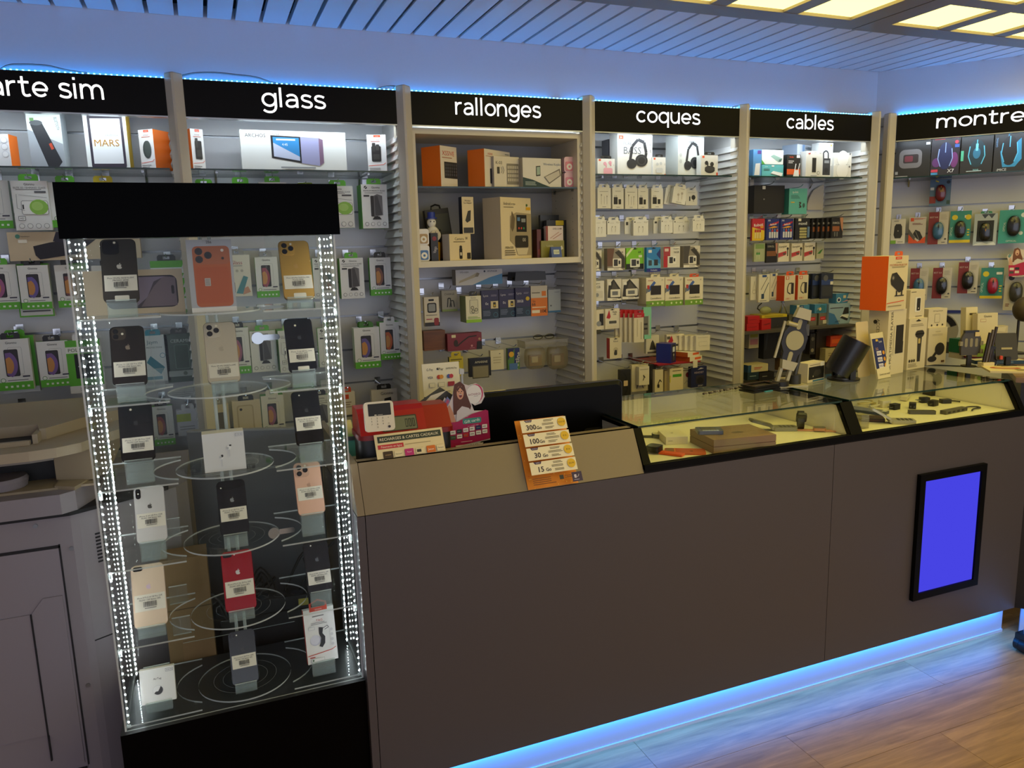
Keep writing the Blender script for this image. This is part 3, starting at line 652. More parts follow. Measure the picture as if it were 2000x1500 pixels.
phone('small black smartphone with one camera on the fifth right shelf of the showcase', 1, (0.2248, 2.02, 0.6944), (.0673, .1384, .0073), '#17181b', '#1f2024', 'one', ('iPhone SE 2020 128 GB Prix 160€', 'PROMO 160€ Battery 83%'), (.16, .42), '#5d6066', 24, 0, '#0c0c0e', .08, stand='clear easel under the small black phone, fifth right of the showcase')
phone('small grey smartphone with one camera on the lowest round tray', 0, (0.0126, 2.02, 0.4754), (.0673, .1384, .0073), '#2e2e30', '#3c3c3f', 'one', ('iPhone 8 64 GB Prix 130€', 'PROMO 130€ Battery 100%'), (.30, .55), '#3a3a3d', 24, 0, '#0c0c0e', .15, stand='clear easel under the small grey phone, lowest tray of the showcase')

def boxed(name, label, cat, loc, size, cols, ops, rz=0, tilt=0, group=None, extra=None):
    """carton: loc = middle of the foot of its front face; cols = dict for box faces; ops = front print"""
    w, h, d = size; t = thing(name, label, cat, loc, rz, group, -tilt)
    MB().box(-w/2, w/2, 0, d, 0, h, cols).build('carton', t)
    i = Ink(w, h); i.run(ops); i.build('front_print', t)
    return t
# orange phone shown in its grey box on the top tray
Wt = mat('#eeeeec', .5)
t = boxed('phone_box', 'tall grey box picturing an orange phone on the top round tray', 'box', (.022, 2.040, SHZ[5]), (.104, .176, .028), {'*': mat('#b9bbc0', .5), 'u': mat('#e9e6df', .5), 'l': Wt},
          [('rr', .12, .07, .94, .91, .10, '#c0622f'), ('rr', .13, .66, .93, .90, .09, '#b5663e'), ('rr', .16, .12, .90, .62, .05, '#bd5a26'), ('e', .26, .84, .085, 0, '#2a2326'), ('e', .26, .73, .085, 0, '#2a2326'), ('e', .46, .785, .085, 0, '#2a2326'),
           ('e', .78, .85, .035, 0, '#e8d9c8'), ('e', .78, .74, .032, 0, '#3b2d28'), ('e', .26, .84, .045, 0, '#15151c'), ('e', .26, .73, .045, 0, '#15151c'), ('e', .46, .785, .045, 0, '#15151c'), ('rr', .34, .36, .47, .47, .01, '#c9bdb4'), ('n', .355, .37, .455, .46, 5, '#8d8680'), ('t', '256', .5, .965, .035, '#3b3b3d')], 0, 0)
MB().box(-.052, .052, -.0004, .0282, 0, .011, mat('#f4f2ee', .5)).build('lower_tray', t)
# smartphone box lying behind on the top left shelf
t = boxed('phone_box', 'wide beige box picturing a purple phone behind the top left phone', 'box', (-.158, 2.115, SHZ[5]), (.222, .108, .03), {'*': mat('#d8c4a2', .55)},
          [('rr', .21, .12, .94, .86, .07, '#241d24'), ('rr', .225, .145, .925, .835, .06, '#4a3f48'), ('p', [(.55, .15), (.925, .15), (.925, .80), (.80, .83), (.70, .62)], '#7d6b72'), ('p', [(.50, .15), (.62, .36), (.70, .72), (.82, .83), (.50, .83)], '#8c7d90'), ('rr', .875, .42, .905, .62, .014, '#1a141a')], 0, 6)
# earbuds box
t = boxed('earbud_box', 'white square box picturing wireless earbuds on the third round tray', 'box', (.013, 2.035, SHZ[3]), (.1, .1, .047), {'*': mat('#e6e6e6', .45), 'u': mat('#f2e3c6', .45)},
          [('p', rrect(.40, .44, .12, .34, .02, 3), '#d9dadd'), ('e', .42, .36, .05, 0, '#f6f6f6'), ('e', .44, .40, .028, .036, '#26262a'), ('e', .40, .37, .03, 0, '#c9ccd0'),
           ('p', rrect(.60, .64, .36, .56, .02, 3), '#d9dadd'), ('e', .62, .60, .055, 0, '#f6f6f6'), ('e', .655, .655, .030, .022, '#26262a'), ('e', .585, .59, .03, 0, '#c9ccd0'), ('fr', .80, .88, .97, .955, .005, .005, '#5a6488', '#e9e9ea'), ('t', '179.90', .885, .918, .035, '#5a6488')], 0, 2)
t = boxed('tracker_box', 'white square box with a round tracking tag on the lowest left shelf', 'box', (-.200, 2.02, SHZ[0]+.022), (.082, .088, .016), {'*': mat('#f0f0ec', .5), 'u': mat('#f2e7cf', .5)},
          [('t', 'AirTag', .5, .70, .055, '#3a3a3c'), ('e', .5, .36, .155, 0, '#d5d6d7'), ('e', .5, .36, .147, 0, '#f4f4f2'), ('p', [(.39, .29)]+arc(.5, .36, .14, 215, 415, 14, .13)+[(.54, .39), (.50, .33), (.43, .33)], '#46474a'), ('fr', .75, .86, .97, .95, .005, .007, '#3d3f66', '#f0f0ec'), ('t', '€29.90', .86, .905, .04, '#3d3f66')], -2, 12)
MB().prism([(-.012, .0845), (.018, .0845), (.018, .0865), (-.012, .0865)], .003, .005, mat('#16161a', .6)).build('hang_slot', t)
easel('clear easel under the white tracking tag box', (-.200, 2.02, SHZ[0]), 12, .062, .022)
t = boxed('tracker_box', 'white box with orange hanger and picture of a luggage tag on the lowest right shelf', 'box', (.218, 2.02, SHZ[0]+.036), (.083, .150, .02), {'*': mat('#eeeeea', .5), 'l': mat('#d23c2c', .5)},
          [('n', .28, .84, .66, .88, 1, '#777777'), ('t', 'TAG', .5, .78, .042, '#c23328'), ('n', .22, .70, .78, .75, 2, '#8c8c8c'), ('e', .31, .42, .175, 0, '#c9cbdc'), ('p', [(.42, .30), (.52, .27), (.62, .34), (.64, .46), (.56, .53), (.60, .63), (.46, .65), (.45, .53), (.50, .45), (.47, .36)], '#2a2b2f'), ('e', .30, .43, .155, 0, '#dfe0ea'), ('c', [(.60, .62), (.74, .655), (.78, .62), (.64, .59)], .02, '#6a6c70'),
           ('fr', .12, .62, .32, .68, .01, .006, '#9a9cb2', '#eeeeea'), ('e', .86, .57, .05, 0, '#d5d5d5'), ('e', .86, .48, .05, 0, '#d5d5d5'), ('e', .86, .39, .05, 0, '#d5d5d5'), ('e', .86, .30, .05, 0, '#d5d5d5'), ('c', [(.02, .155), (.82, .20), (.95, .235)], .022, '#d23c2c'), ('n', .08, .10, .25, .14, 1, '#c23328'), ('fr', .12, .035, .55, .095, .02, .006, '#8a8a8a', '#eeeeea'), ('e', .18, .065, .03, 0, '#39684a')], 3, 10)
h_ = MB(); h_.prism([(-.024, .143), (.024, .143), (.024, .154), (-.024, .154)], -.0005, .001, mat('#e2492f', .5)); h_.prism([(-.024, .154), (-.019, .154), (-.019, .163), (0, .171), (.019, .163), (.019, .154), (.024, .154), (.024, .165), (0, .176), (-.024, .165)], -.0005, .001, mat('#e2492f', .5)); h_.build('hanger', t)
i = Ink(.083, .150, -.001); i.text('xwave', .5, .99, .035, '#f6d9d0'); i.build('hanger_print', t)
easel('clear easel under the luggage tag box', (.218, 2.02, SHZ[0]), 10, .062, .036)
# grey floor tray and dark room seen behind the showcase


# ================================================================== photocopier at the left
CB = mat('#a8977c', .45, grain=.01); CG = mat('#8d8489', .45, grain=.01); CD = mat('#0d0c0c', .6)
cp = thing('photocopier', 'beige floor-standing photocopier at the left edge of the picture', 'photocopier', (0, 0, 0))
base = [(-1.15, 2.30), (-.392, 2.30), (-.372, 2.306), (-.13, 2.44), (-.10, 2.50), (-.10, 2.92), (-1.15, 2.92)]
MB().slab(base, .02, .925, CG).build('body', cp)
MB().slab([(x*.99+.0, y+.015) for x, y in base], 0, .02, CD).build('foot_rail', cp)
# tray front, output bay, right column and scanner
MB().slab([(-1.15, 2.275), (-.405, 2.275), (-.372, 2.30), (-.335, 2.40), (-.335, 2.45), (-1.15, 2.45)], .935, .990, CG).build('tray_front', cp)
MB().box(-1.15, -.33, 2.33, 2.47, .990, .996, CB).build('tray_floor', cp)
MB().slab([(-.425, 2.335), (-.372, 2.30), (-.335, 2.40), (-.335, 2.90), (-.425, 2.90)], .99, 1.000, CB).build('tray_corner', cp)
MB().box(-1.15, -.43, 2.44, 2.90, .990, 1.092, CD).build('output_bay', cp)
MB().slab([(-.430, 2.40), (-.335, 2.36), (-.30, 2.42), (-.30, 2.90), (-.430, 2.90)], 1.0, 1.092, CB).build('right_column', cp)
sc_ = [(-1.15, 2.255), (-.46, 2.262), (-.40, 2.275), (-.345, 2.31), (-.30, 2.40), (-.25, 2.46), (-.25, 2.92), (-1.15, 2.92)]
MB().slab(sc_, 1.092, 1.118, CB).build('scanner', cp)
MB().slab([(-1.15, 2.262), (-.46, 2.269), (-.41, 2.282), (-.41, 2.30), (-1.15, 2.29)], 1.085, 1.092, mat('#7c746c', .5)).build('scanner_lip', cp)
MB().box(-1.15, -.47, 2.36, 2.47, 1.1182, 1.1195, CD).build('feeder_slot', cp)
MB().prismx([(2.34, 1.1185), (2.36, 1.1185), (2.36, 1.130), (2.345, 1.130)], -1.15, -.47, CB).build('slot_guard', cp)
MB().slab([(-1.15, 2.47), (-.47, 2.47), (-.455, 2.40), (-.44, 2.40), (-.36, 2.52), (-.27, 2.60), (-.27, 2.90), (-1.15, 2.90)], 1.1185, 1.15, CB).build('feeder_cover', cp)
MB().box(-.465, -.452, 2.352, 2.47, 1.1185, 1.145, CB).build('paper_guide', cp)
MB().lathe([(.0, 0), (.06, 0), (.065, .02), (.06, .03), (0, .03)], CG, (-.56, 2.40, .997), 20).build('tray_stop', cp, True)
# front doors, gaps, screws, vents
DG = mat('#17151a', .7); FG = mat('#8f868d', .45, grain=.01)
MB().box(-1.15, -.428, 2.297, 2.299, .12, .835, FG).build('front_door', cp)
MB().box(-1.15, -.512, 2.292, 2.297, .30, .66, FG).build('door_panel', cp)
MB().prism([(-.512, .30), (-.434, .19), (-.434, .70), (-.48, .70), (-.512, .66)], 2.293, 2.297, FG).build('door_trim', cp)
MB().box(-.428, -.424, 2.296, 2.300, .18, .845, DG).build('door_gap', cp); MB().box(-1.15, -.424, 2.296, 2.300, .836, .843, DG).build('door_gap', cp)
MB().slab([(-1.15, 2.285), (-.39, 2.285), (-.37, 2.295), (-.15, 2.42), (-.15, 2.45), (-1.15, 2.45)], .925, .935, DG).build('shadow_gap', cp)
MB().box(-.515, -.511, 2.290, 2.2975, .22, .66, DG).build('door_gap', cp)
MB().box(-1.15, -.43, 2.290, 2.2975, .17, .176, DG).build('drawer_gap', cp); MB().box(-.40, -.394, 2.290, 2.2995, .05, .12, DG).build('drawer_mark', cp)
for x, z in ((-.475, .905), (-.398, .828), (-.402, .42)): MB().cyl((x, 2.2975, z), .006, .003, STEEL, 'y', 12).build('screw', cp)
A_ = rz_(29.0); A_.translation = Vector((-.372, 2.306, 0))
for i in range(9): MB().box(.035, .078, -.0025, .001, .768+i*.0102, .7725+i*.0102, DG, A_).build('vent_slot', cp)
MB().box(.0, .276, -.0015, .001, .545, .548, DG, A_).build('side_gap', cp)
for z in (.46, .21): MB().prism(rrect(.07, .10, z, z+.022, .009, 4), -.002, .001, mat('#7c777c', .5), A_).build('finger_grip', cp)
# things stored behind the showcase
t = thing('partition_panel', 'dark grey partition panel standing behind the showcase', 'panel', (-.09, 2.60, 0), -21)
MB().box(0, .42, 0, .018, .10, 1.055, mat('#5e5d60', .45, grain=.02)).build('panel', t); MB().box(0, .42, -.002, .02, 1.055, 1.060, mat('#8a8785', .4)).build('edge_strip', t)
t = thing('cardboard_box', 'brown cardboard box on the floor behind the showcase', 'box', (-.185, 2.285, .0), 0)
MB().box(0, .125, 0, .095, .0, .755, mat('#8a6c48', .8, grain=.05)).build('carton', t); MB().box(.0, .125, -.001, .001, .60, .603, mat('#5e4930', .8)).build('flap_joint', t)
def cable(name, label, pts, r=.004, col='#0c0c0d', parent=None, cat='cable'):
    P = [Vector(p) for p in pts]; Q = []
    for i in range(len(P)-1):
        a, b = P[max(i-1, 0)], P[min(i+2, len(P)-1)]
        Q += [P[i]*(2*t**3-3*t*t+1)+(P[i+1]-a)*.5*(t**3-2*t*t+t)+P[i+1]*(3*t*t-2*t**3)+(b-P[i])*.5*(t**3-t*t) for t in (0, .2, .4, .6, .8)]
    o = MB().tube(Q+[P[-1]], r, mat(col, .45) if isinstance(col, str) else col, 7).build(name, parent, True)
    return tag(o, label, cat) if label else o
cable('power_cable', 'thick black cable hanging behind the right side of the showcase', [(0.3382, 2.42, 0.8484), (0.3574, 2.4, 0.765), (0.3074, 2.4, 0.6776), (0.2312, 2.4, 0.6736), (0.1907, 2.4, 0.6204), (0.1534, 2.38, 0.5493), (0.1335, 2.36, 0.4759), (0.1329, 2.36, 0.3854)], .005)
cable('power_cable', 'black cable drooping behind the left side of the showcase', [(-0.1588, 2.36, 0.7177), (-0.1108, 2.34, 0.7037), (-0.0752, 2.34, 0.6289), (-0.0392, 2.34, 0.5805), (-0.0198, 2.34, 0.5183)], .005)
cable('power_cable', 'thin black lead hanging behind the small black phone', [(0.2162, 2.36, 0.6655), (0.225, 2.36, 0.6125), (0.1981, 2.36, 0.5661), (0.2015, 2.36, 0.5048), (0.159, 2.36, 0.4617)], .0025)
for i in range(6):
    y0 = 1225+i*9; cable('power_cable', ('top', 'second', 'third', 'fourth', 'fifth', 'lowest')[i]+' strand of the tangled black leads behind the lowest trays', [(-0.0459, 2.36, 0.4641), (.02+.02*i, 2.40-.012*i, .60-.01*i), (.09, 2.37+.01*i, .575+.012*i), (.13-.02*i, 2.41, .60-.012*i), (.04, 2.36+.008*i, .565), (-.02+.01*i, 2.39, .60)], .003)['group'] = 'tangled leads behind the showcase'
t = thing('power_strip', 'dark power strip behind the lowest trays of the showcase', 'power strip', (-.03, 2.345, .52), -6)
MB().box(-.02, .30, 0, .05, 0, .042, mat('#15151a', .5)).build('housing', t)
for i in range(5): MB().cyl((.01+i*.052, .025, .042), .019, .002, mat('#2c2c33', .5), 'z', 16).build('socket', t)
MB().box(.22, .25, -.001, .01, .008, .03, mat('#b7a64a', .5)).build('yellow_tag', t)
MB().box(-.01, .31, .0, .12, -.52, -.004, mat('#1b1a1c', .6)).build('shelf_block', t)

# ================================================================== things on the beige desk
RED = mat('#a81313', .32, 0, .2); RED2 = mat('#7d0f12', .35)
t = thing('money_counter', 'red and black money counter with a grey digit display on the desk', 'money counter', (.425, 2.05, 1.0005))
w = .222
MB().slab(rrect(-.06, w-.02, 0, .12, .022, 4), 0, .095, mat('#17191b', .4)).build('lower_case', t, True)
MB().slab(rrect(-.066, w-.012, -.006, .126, .026, 4), .095, .109, RED2).build('flange', t, True)
MB().prismx([(-.004, .109), (.12, .109), (.11, .176), (.048, .176), (.030, .165)], -.06, w-.095, RED).build('upper_case', t)
MB().prismx([(.0, .109), (.12, .109), (.11, .168), (.045, .168)], w-.095, w-.02, mat('#9a1a10', .35)).build('note_hopper', t)
A_ = Matrix.Rotation(math.atan2(.034, .056), 4, 'X').inverted(); A_.translation = Vector((.052, -.004, .110))
i = Ink(.10, .05, -.0015, A_); i.run([('rr', .0, .08, 1, .95, .03, '#34352c'), ('rr', .03, .12, .97, .88, .02, '#6f745c')])
for k in range(3):
    u = .66+k*.10; i.run([('r', u, .24, u+.015, .72, '#20221c'), ('r', u+.055, .24, u+.07, .72, '#20221c'), ('r', u, .24, u+.07, .29, '#20221c'), ('r', u, .68, u+.07, .72, '#20221c')])
i.build('digit_display', t)
t = thing('card_reader', 'cream card reader with dark screen and keypad leaning on the money counter', 'card reader', (0.4081, 1.985, 1.1332), -3, None, -14)
w, h = .079, .080
MB().prism(rrect(-w/2, w/2, 0, h, .009, 4), 0, .018, mat('#e6dcc4', .4)).build('housing', t, True)
i = Ink(w, h); i.run([('rr', .13, .52, .90, .93, .02, '#0c0c0e'), ('r', .33, .535, .40, .565, '#d9d2bf'), ('n', .44, .535, .66, .565, 1, '#cfc8b6')])
for r_, rowt in enumerate(('123×', '456', '789<', ' 0 ')):
    for c_, ch in enumerate(rowt):
        if ch != ' ': i.text(ch, .22+.19*c_, .44-.10*r_, .055, '#2b2723')
i.run([('e', .80, .13, .045, 0, '#2b2030')]); i.build('screen_and_keys', t)
# recharge card
t = thing('counter_card', 'cream card reading recharges & cartes cadeaux on the desk edge', 'card', (0.4962, 2.005, 1.0432), 2, None, -24); w, h = .196, .074
MB().box(-w/2, w/2, 0, .002, 0, h+.002, mat('#e8d6a8', .5)).build('card', t)
i = Ink(w, h); i.run([('r', .04, .70, .97, .94, '#27352f'), ('t', 'RECHARGES & CARTES CADEAUX', .50, .82, .105, '#efe6cc', 0, .86, True), ('r', .03, .46, .40, .62, '#c4263a'), ('t', 'Paiements en ligne', .225, .54, .075, '#f6e6d8', 0, .30),
  ('n', .42, .52, .80, .56, 1, '#9a8a66'), ('rr', .09, .10, .23, .36, .01, '#3a2418'), ('t', 'amazon', .16, .23, .05, '#c9a16a', 0, .11), ('fr', .25, .11, .37, .34, .01, .002, '#cdbd92', '#ecdcb2'), ('t', 'Neosurf', .31, .22, .05, '#4a4436', 0, .10),
  ('rr', .40, .10, .53, .36, .01, '#c01a78'), ('t', 'Paysaf', .465, .24, .05, '#f3d3e4', 0, .10), ('fr', .56, .12, .69, .34, .01, .002, '#cdbd92', '#ecdcb2'), ('r', .575, .18, .64, .29, '#2c2c2c'), ('rr', .72, .11, .85, .37, .01, '#d96b1c'), ('t', 'Jeton', .785, .235, .075, '#fbeedd', 0, .115), ('fr', .87, .13, .985, .36, .01, .002, '#cdbd92', '#ecdcb2'), ('t', 'Flexepin', .928, .25, .05, '#2c2a22', 0, .095)]); i.build('front_print', t)
# leaflet
t = thing('price_leaflet', 'orange mobile data price leaflet lying on the sloping desk front', 'leaflet', (0.8882, 1.929, 0.9261), 0, None, -27); w, h = .160, .205
MB().box(-w/2, w/2, -.0015, -.0005, 0, h, mat('#e58a1e', .5)).build('sheet', t)
i = Ink(w, h, -.0015); R0 = random.Random(5)
for k in range(150):
    u, v = R0.random(), R0.random(); i.run([('r', u*.98, v*.985, u*.98+.018, v*.985+.011, R0.choice(('#f0b030', '#d9601a', '#f3c25a', '#e27a28')))])
for k, (n, p, q) in enumerate((('300', '€29.99', 'MAX PLUS'), ('100', '€15', 'MAXI PLUS'), ('30', '€10', 'SILVER PLUS'), ('15', '€4.99', 'SIMPLE'))):
    v = .80-k*.205
    i.run([('r', .045, v-.015 if k < 3 else v-.015, .955, v+.165, '#f1e6c8'), ('p', [(.12, v+.165), (.28, v+.165), (.26, v+.13), (.15, v+.13)], '#352052'), ('t', q, .205, v+.148, .014, '#e9def0', 0, .10),
           ('t', n, .07+.055*len(n)+(.06 if len(n) < 3 else .0), v+.055, .072, '#2b1838', 0, .27, .022), ('t', 'Go', .39, v+.04, .045, '#2b1838', 0, .13, .02), ('n', .50, v+.115, .70, v+.150, 2, '#6b6048'), ('n', .46, v+.065, .74, v+.10, 2, '#6b6048'), ('n', .51, v+.01, .69, v+.045, 2, '#6b6048'), ('e', .85, v+.085, .082, 0, '#e2b62a'), ('t', p, .85, v+.085, .024, '#4a3a12', 0, .13)])
i.run([('n', .04, .02, .48, .13, 4, '#7a3c10'), ('r', .56, .06, .64, .12, '#1f2430'), ('n', .66, .07, .80, .115, 2, '#7a3c10'), ('p', [(.80, .0), (1.0, .0), (1.0, .135), (.80, .135)], '#2f1d4e'), ('rr', .845, .05, .89, .10, .012, '#cfc6dd'), ('c', [(.90, .06), (.93, .075), (.94, .10)], .008, '#cfc6dd'), ('n', .83, .018, .96, .034, 1, '#b9afd0')]); i.build('front_print', t)
# monitor seen from behind
t = thing('monitor', 'large black monitor seen from behind on the beige desk', 'monitor', (.985, 2.21, .8005), 0)
MC_ = mat('#050504', .35, 0, 0, 0, .12); w = .600
MB().prism(rrect(-w/2, w/2, .050, .362, .014, 5), .012, .034, mat('#0a0a0a', .3)).build('bezel', t, True)
b_ = MB(); n = len(rrect(0, 1, 0, 1, .1, 5)); P0 = rrect(-w/2+.002, w/2-.002, .052, .360, .014, 5); P1 = rrect(-w/2+.012, w/2-.012, .064, .350, .02, 5)
b_.add([(x, .012, z) for x, z in P0]+[(x, -.004, z) for x, z in P1], [((k+1) % n, k, k+n, (k+1) % n+n) for k in range(n)]+[tuple(range(n, 2*n))], MC_); b_.build('back_shell', t)
MB().prism(rrect(.145, .245, .185, .212, .012, 5), -.0055, -.004, mat('#1b1a19', .12, 0, .6)).build('grip_recess', t, True)
MB().box(-.05, .05, -.028, -.004, .0, .17, MC_).build('neck', t); MB().slab(rrect(-.13, .13, -.10, .10, .03, 4), -.0005, .008, MC_).build('foot', t)
i = Ink(.13, .012, -.0005, Matrix(((1, 0, 0, -.185), (0, 0, 1, .014), (0, -1, 0, .3628), (0, 0, 0, 1)))); i.run([('r', 0, 0, 1, 1, '#e6d9ae'), ('t', 'shop5118@gmail.com', .5, .5, .55, '#3a3016', 0, .9)]); i.build('address_label', t)
# hanging gift card display
t = thing('gift_card_display', 'pink gift card cutout of a laughing woman hung on the monitor back', 'cardboard cutout', (0.7106, 2.165, 1.0105), 0, None, 0, 0); w, h = .150, .245
OUT = [(.14, .05), (.30, .0), (.62, .0), (.80, .05), (.99, .06), (.95, .44), (.66, .455), (.60, .56), (.68, .52), (.82, .54), (.90, .62), (.86, .74), (.72, .80), (.56, .78), (.48, .80), (.38, .84), (.26, .81), (.22, .68), (.14, .58), (.05, .66), (.0, .60), (.08, .42)]
m_ = MB(); m_.prism([((u-.5)*w, v*h) for u, v in OUT], 0, .002, mat('#d9cfd2', .5)); m_.build('card', t)
PK = mat('#b01257', .5); i = Ink(w, h)
i.run([('e', .68, .665, .17, .125, '#3f9a97'), ('e', .70, .67, .165, .12, '#c23366'), ('e', .67, .662, .165, .122, '#e9e6e6'), ('t', 'beCHARGE', .68, .665, .026, '#8a2450', 0, .26), ('n', .66, .635, .78, .645, 1, '#888888'),
  ('p', [(.26, .81), (.38, .84), (.47, .79), (.52, .66), (.60, .52), (.56, .44), (.22, .43), (.22, .60), (.23, .72)], '#5a3020'), ('e', .375, .70, .075, .085, '#d9a184'), ('p', [(.31, .75), (.375, .79), (.45, .75), (.45, .71), (.375, .765), (.31, .71)], '#4f2a1c'), ('e', .345, .715, .012, .007, '#2a1712'), ('e', .405, .715, .012, .007, '#2a1712'), ('e', .378, .665, .032, .026, '#7d2a2a'), ('r', .352, .672, .404, .682, '#efe6e0'), ('p', [(.373, .71), (.383, .71), (.388, .688), (.368, .688)], '#c48b70'),
  ('p', [(.26, .34), (.62, .44), (.54, .50), (.40, .53), (.29, .47)], '#d3cdd2'), ('p', [(.10, .34), (.26, .34), (.21, .46), (.14, .56), (.09, .52)], '#cf9578'), ('p', [(.03, .60), (.10, .67), (.16, .62), (.10, .55)], '#6f7fb5'), ('p', [(.06, .60), (.10, .64), (.14, .61), (.10, .57)], '#b8507a'),
  ('p', [(.09, .34), (.30, .34), (.60, .42), (.90, .455), (.955, .44), (.985, .08), (.13, .02)], PK), ('rr', .40, .30, .80, .37, .03, '#3f8f88'), ('t', 'Gift cards', .60, .335, .036, '#eef3f0', 5, .36, True), ('n', .42, .385, .52, .395, 1, '#e9bccf'), ('t', 'in a single app', .62, .275, .018, '#e9bccf', 5, .34)])
for k in range(6):
    for r_ in range(2): i.run([('rr', .13+k*.135, .185-r_*.065+k*.008, .24+k*.135, .235-r_*.065+k*.008, .01, ('#efe9ea', '#2a2a2c', '#efe9ea', '#efe9ea', '#1c2a63', '#efe9ea', '#3c5a3a', '#efe9ea', '#c8321e', '#efe9ea', '#efe9ea', '#efe9ea')[r_*6+k]), ('n', .145+k*.135, .20-r_*.065+k*.008, .225+k*.135, .22-r_*.065+k*.008, 1, '#777777')])
i.run([('n', .34, .075, .60, .09, 1, '#f0c9da'), ('p', arc(.52, .045, .30, 180, 360, 16, .05), '#ddd8da'), ('t', 'DISPONIBLE ICI', .52, .028, .022, '#51303e', 3, .42)]); i.build('front_print', t)
hk = MB(); hk.box(-.013, -.007, -.001, .000, .185, .235, clear('#d9dde0', 1.4, .5, '#cfd4d8')); hk.box(-.018, -.004, -.003, .004, .228, .244, clear('#d9dde0', 1.4, .6, '#dfe3e6')); hk.build('hanger_strip', t)
# payment poster on a stand
t = thing('payment_poster', 'payment card poster with coloured logos behind the monitor', 'poster', (0.708, 2.4, 1.076), 0, None, -6); w, h = .128, .165
MB().box(-w/2, w/2, 0, .003, 0, h, mat('#efe6cf', .5)).build('board', t)
i = Ink(w, h); i.run([('r', 0, 0, 1, .34, '#1f2224'), ('rr', .30, .14, .40, .25, .02, '#e9e4d4'), ('t', 'S', .35, .195, .06, '#1f2224'), ('t', 'SumUp', .56, .195, .05, '#e9e4d4', 0, .3), ('t', 'G Pay', .20, .88, .05, '#55575a', 0, .17), ('apple', .41, .885, .05, '#222222'), ('t', 'Pay', .50, .88, .05, '#222222', 0, .12), ('t', 'SAMSUNG Pay', .78, .88, .035, '#222222', 0, .30), ('t', 'VISA', .20, .72, .05, '#23366f', 0, .14, True),
  ('e', .43, .72, .055, 0, '#c23b1e'), ('e', .50, .72, .055, 0, '#e0962a'), ('e', .70, .72, .055, 0, '#3f57a8'), ('e', .765, .72, .055, 0, '#c2263a'), ('fr', .16, .52, .31, .61, .01, .006, '#8a8678', '#e9e0c8'), ('fr', .40, .52, .57, .61, .01, .006, '#8a8678', '#e9e0c8'), ('rr', .66, .52, .84, .61, .01, '#a8263a'), ('n', .25, .41, .75, .43, 1, '#777777')]); i.build('front_print', t)
MB().prismx([(.003, 0), (.08, 0), (.08, .005), (.003, .12)], -.01, .01, mat('#d9d2bf', .5)).build('strut', t)
# small things behind the money counter
t = thing('tape_dispenser', 'turquoise tape dispenser behind the money counter', 'tape dispenser', (0.4248, 2.36, 1.1278)); TQ = mat('#5fae9e', .4)
t.location = (.375, 2.26, 1.0005)
MB().prismx([(0, 0), (.10, 0), (.10, .05), (.075, .078), (.05, .05), (.02, .05), (0, .06)], -.024, .024, TQ).build('body', t)
MB().cyl((-.010, .06, .072), .028, .020, mat('#e8d88a', .4), 'x', 18).build('tape_roll', t, True); MB().cyl((-.014, .06, .072), .012, .028, TQ, 'x', 12).build('hub', t); MB().box(-.02, .02, -.003, .003, .05, .062, STEEL).build('cutter', t)
t = thing('desk_organizer', 'open grey card organizer lying behind the money counter', 'organizer', (.64, 2.20, 1.085))
MB().prism([(-.05, 0), (.06, 0), (.06, .07), (.02, .10), (-.05, .06)], 0, .07, mat('#4e4c48', .5)).build('holder', t); MB().prism([(-.075, .05), (-.02, .075), (.02, .102), (-.03, .09)], -.002, .0, mat('#e5dcc4', .5)).build('paper', t)
t = thing('label_roll', 'roll of white labels with black print behind the money counter', 'label roll', (.555, 2.20, 1.105), 20)
MB().cyl((-.03, 0, 0), .027, .06, mat('#d8d6cc', .5), 'x', 20).build('roll', t, True); MB().cyl((-.034, 0, 0), .012, .004, mat('#2a2a2a', .5), 'x', 14).build('core', t); MB().cyl((.0, 0, 0), .0272, .012, mat('#26261f', .5), 'x', 20).build('printed_band', t, True)


# ================================================================== helpers for goods on the walls
def pack(name, label, cat, f, depth, cols, ops, group=None, rz=0, tilt=0, wall=False, tab=None, ry=0, part='carton', slot=False):
    """carton or card: f = (x or s along the wall, y or distance, foot height, width, height) of its front face"""
    a, b, z, w, h = f
    loc = onwall(a, b, z) if wall else (a, b, z)
    t = thing(name, label, cat, loc, rz+(TURN if wall else 0), group, -tilt, ry)
    MB().box(-w/2, w/2, 0, depth, 0, h, cols if isinstance(cols, dict) else {'*': mat(cols, .45)}).build(part, t)
    i = Ink(w, h); i.run(ops); i.build('front_print', t)
    if tab:                                     # euro-slot header: colour, width share, height
        c, tw, th = tab; tw *= w; m = MB()
        for p in ([(-tw/2, h), (tw/2, h), (tw/2, h+th*.25), (-tw/2, h+th*.25)], [(-tw/2, h+th*.25), (-tw*.18, h+th*.25), (-tw*.18, h+th*.7), (-tw*.4, h+th), (-tw/2, h+th*.7)], [(tw*.18, h+th*.25), (tw/2, h+th*.25), (tw/2, h+th*.7), (tw*.4, h+th), (tw*.18, h+th*.7)], [(-tw*.4, h+th), (-tw*.18, h+th*.7), (tw*.18, h+th*.7), (tw*.4, h+th)]):
            m.prism(p, .001, .0022, mat(c, .45))
        m.build('hang_tab', t)
    if slot: Ink(w, h).run([('rr', .36, .935, .64, .965, .02, '#1b1b1b'), ('e', .5, .96, .05, 0, '#1b1b1b')]).build('hang_slot', t)
    return t
HK = None
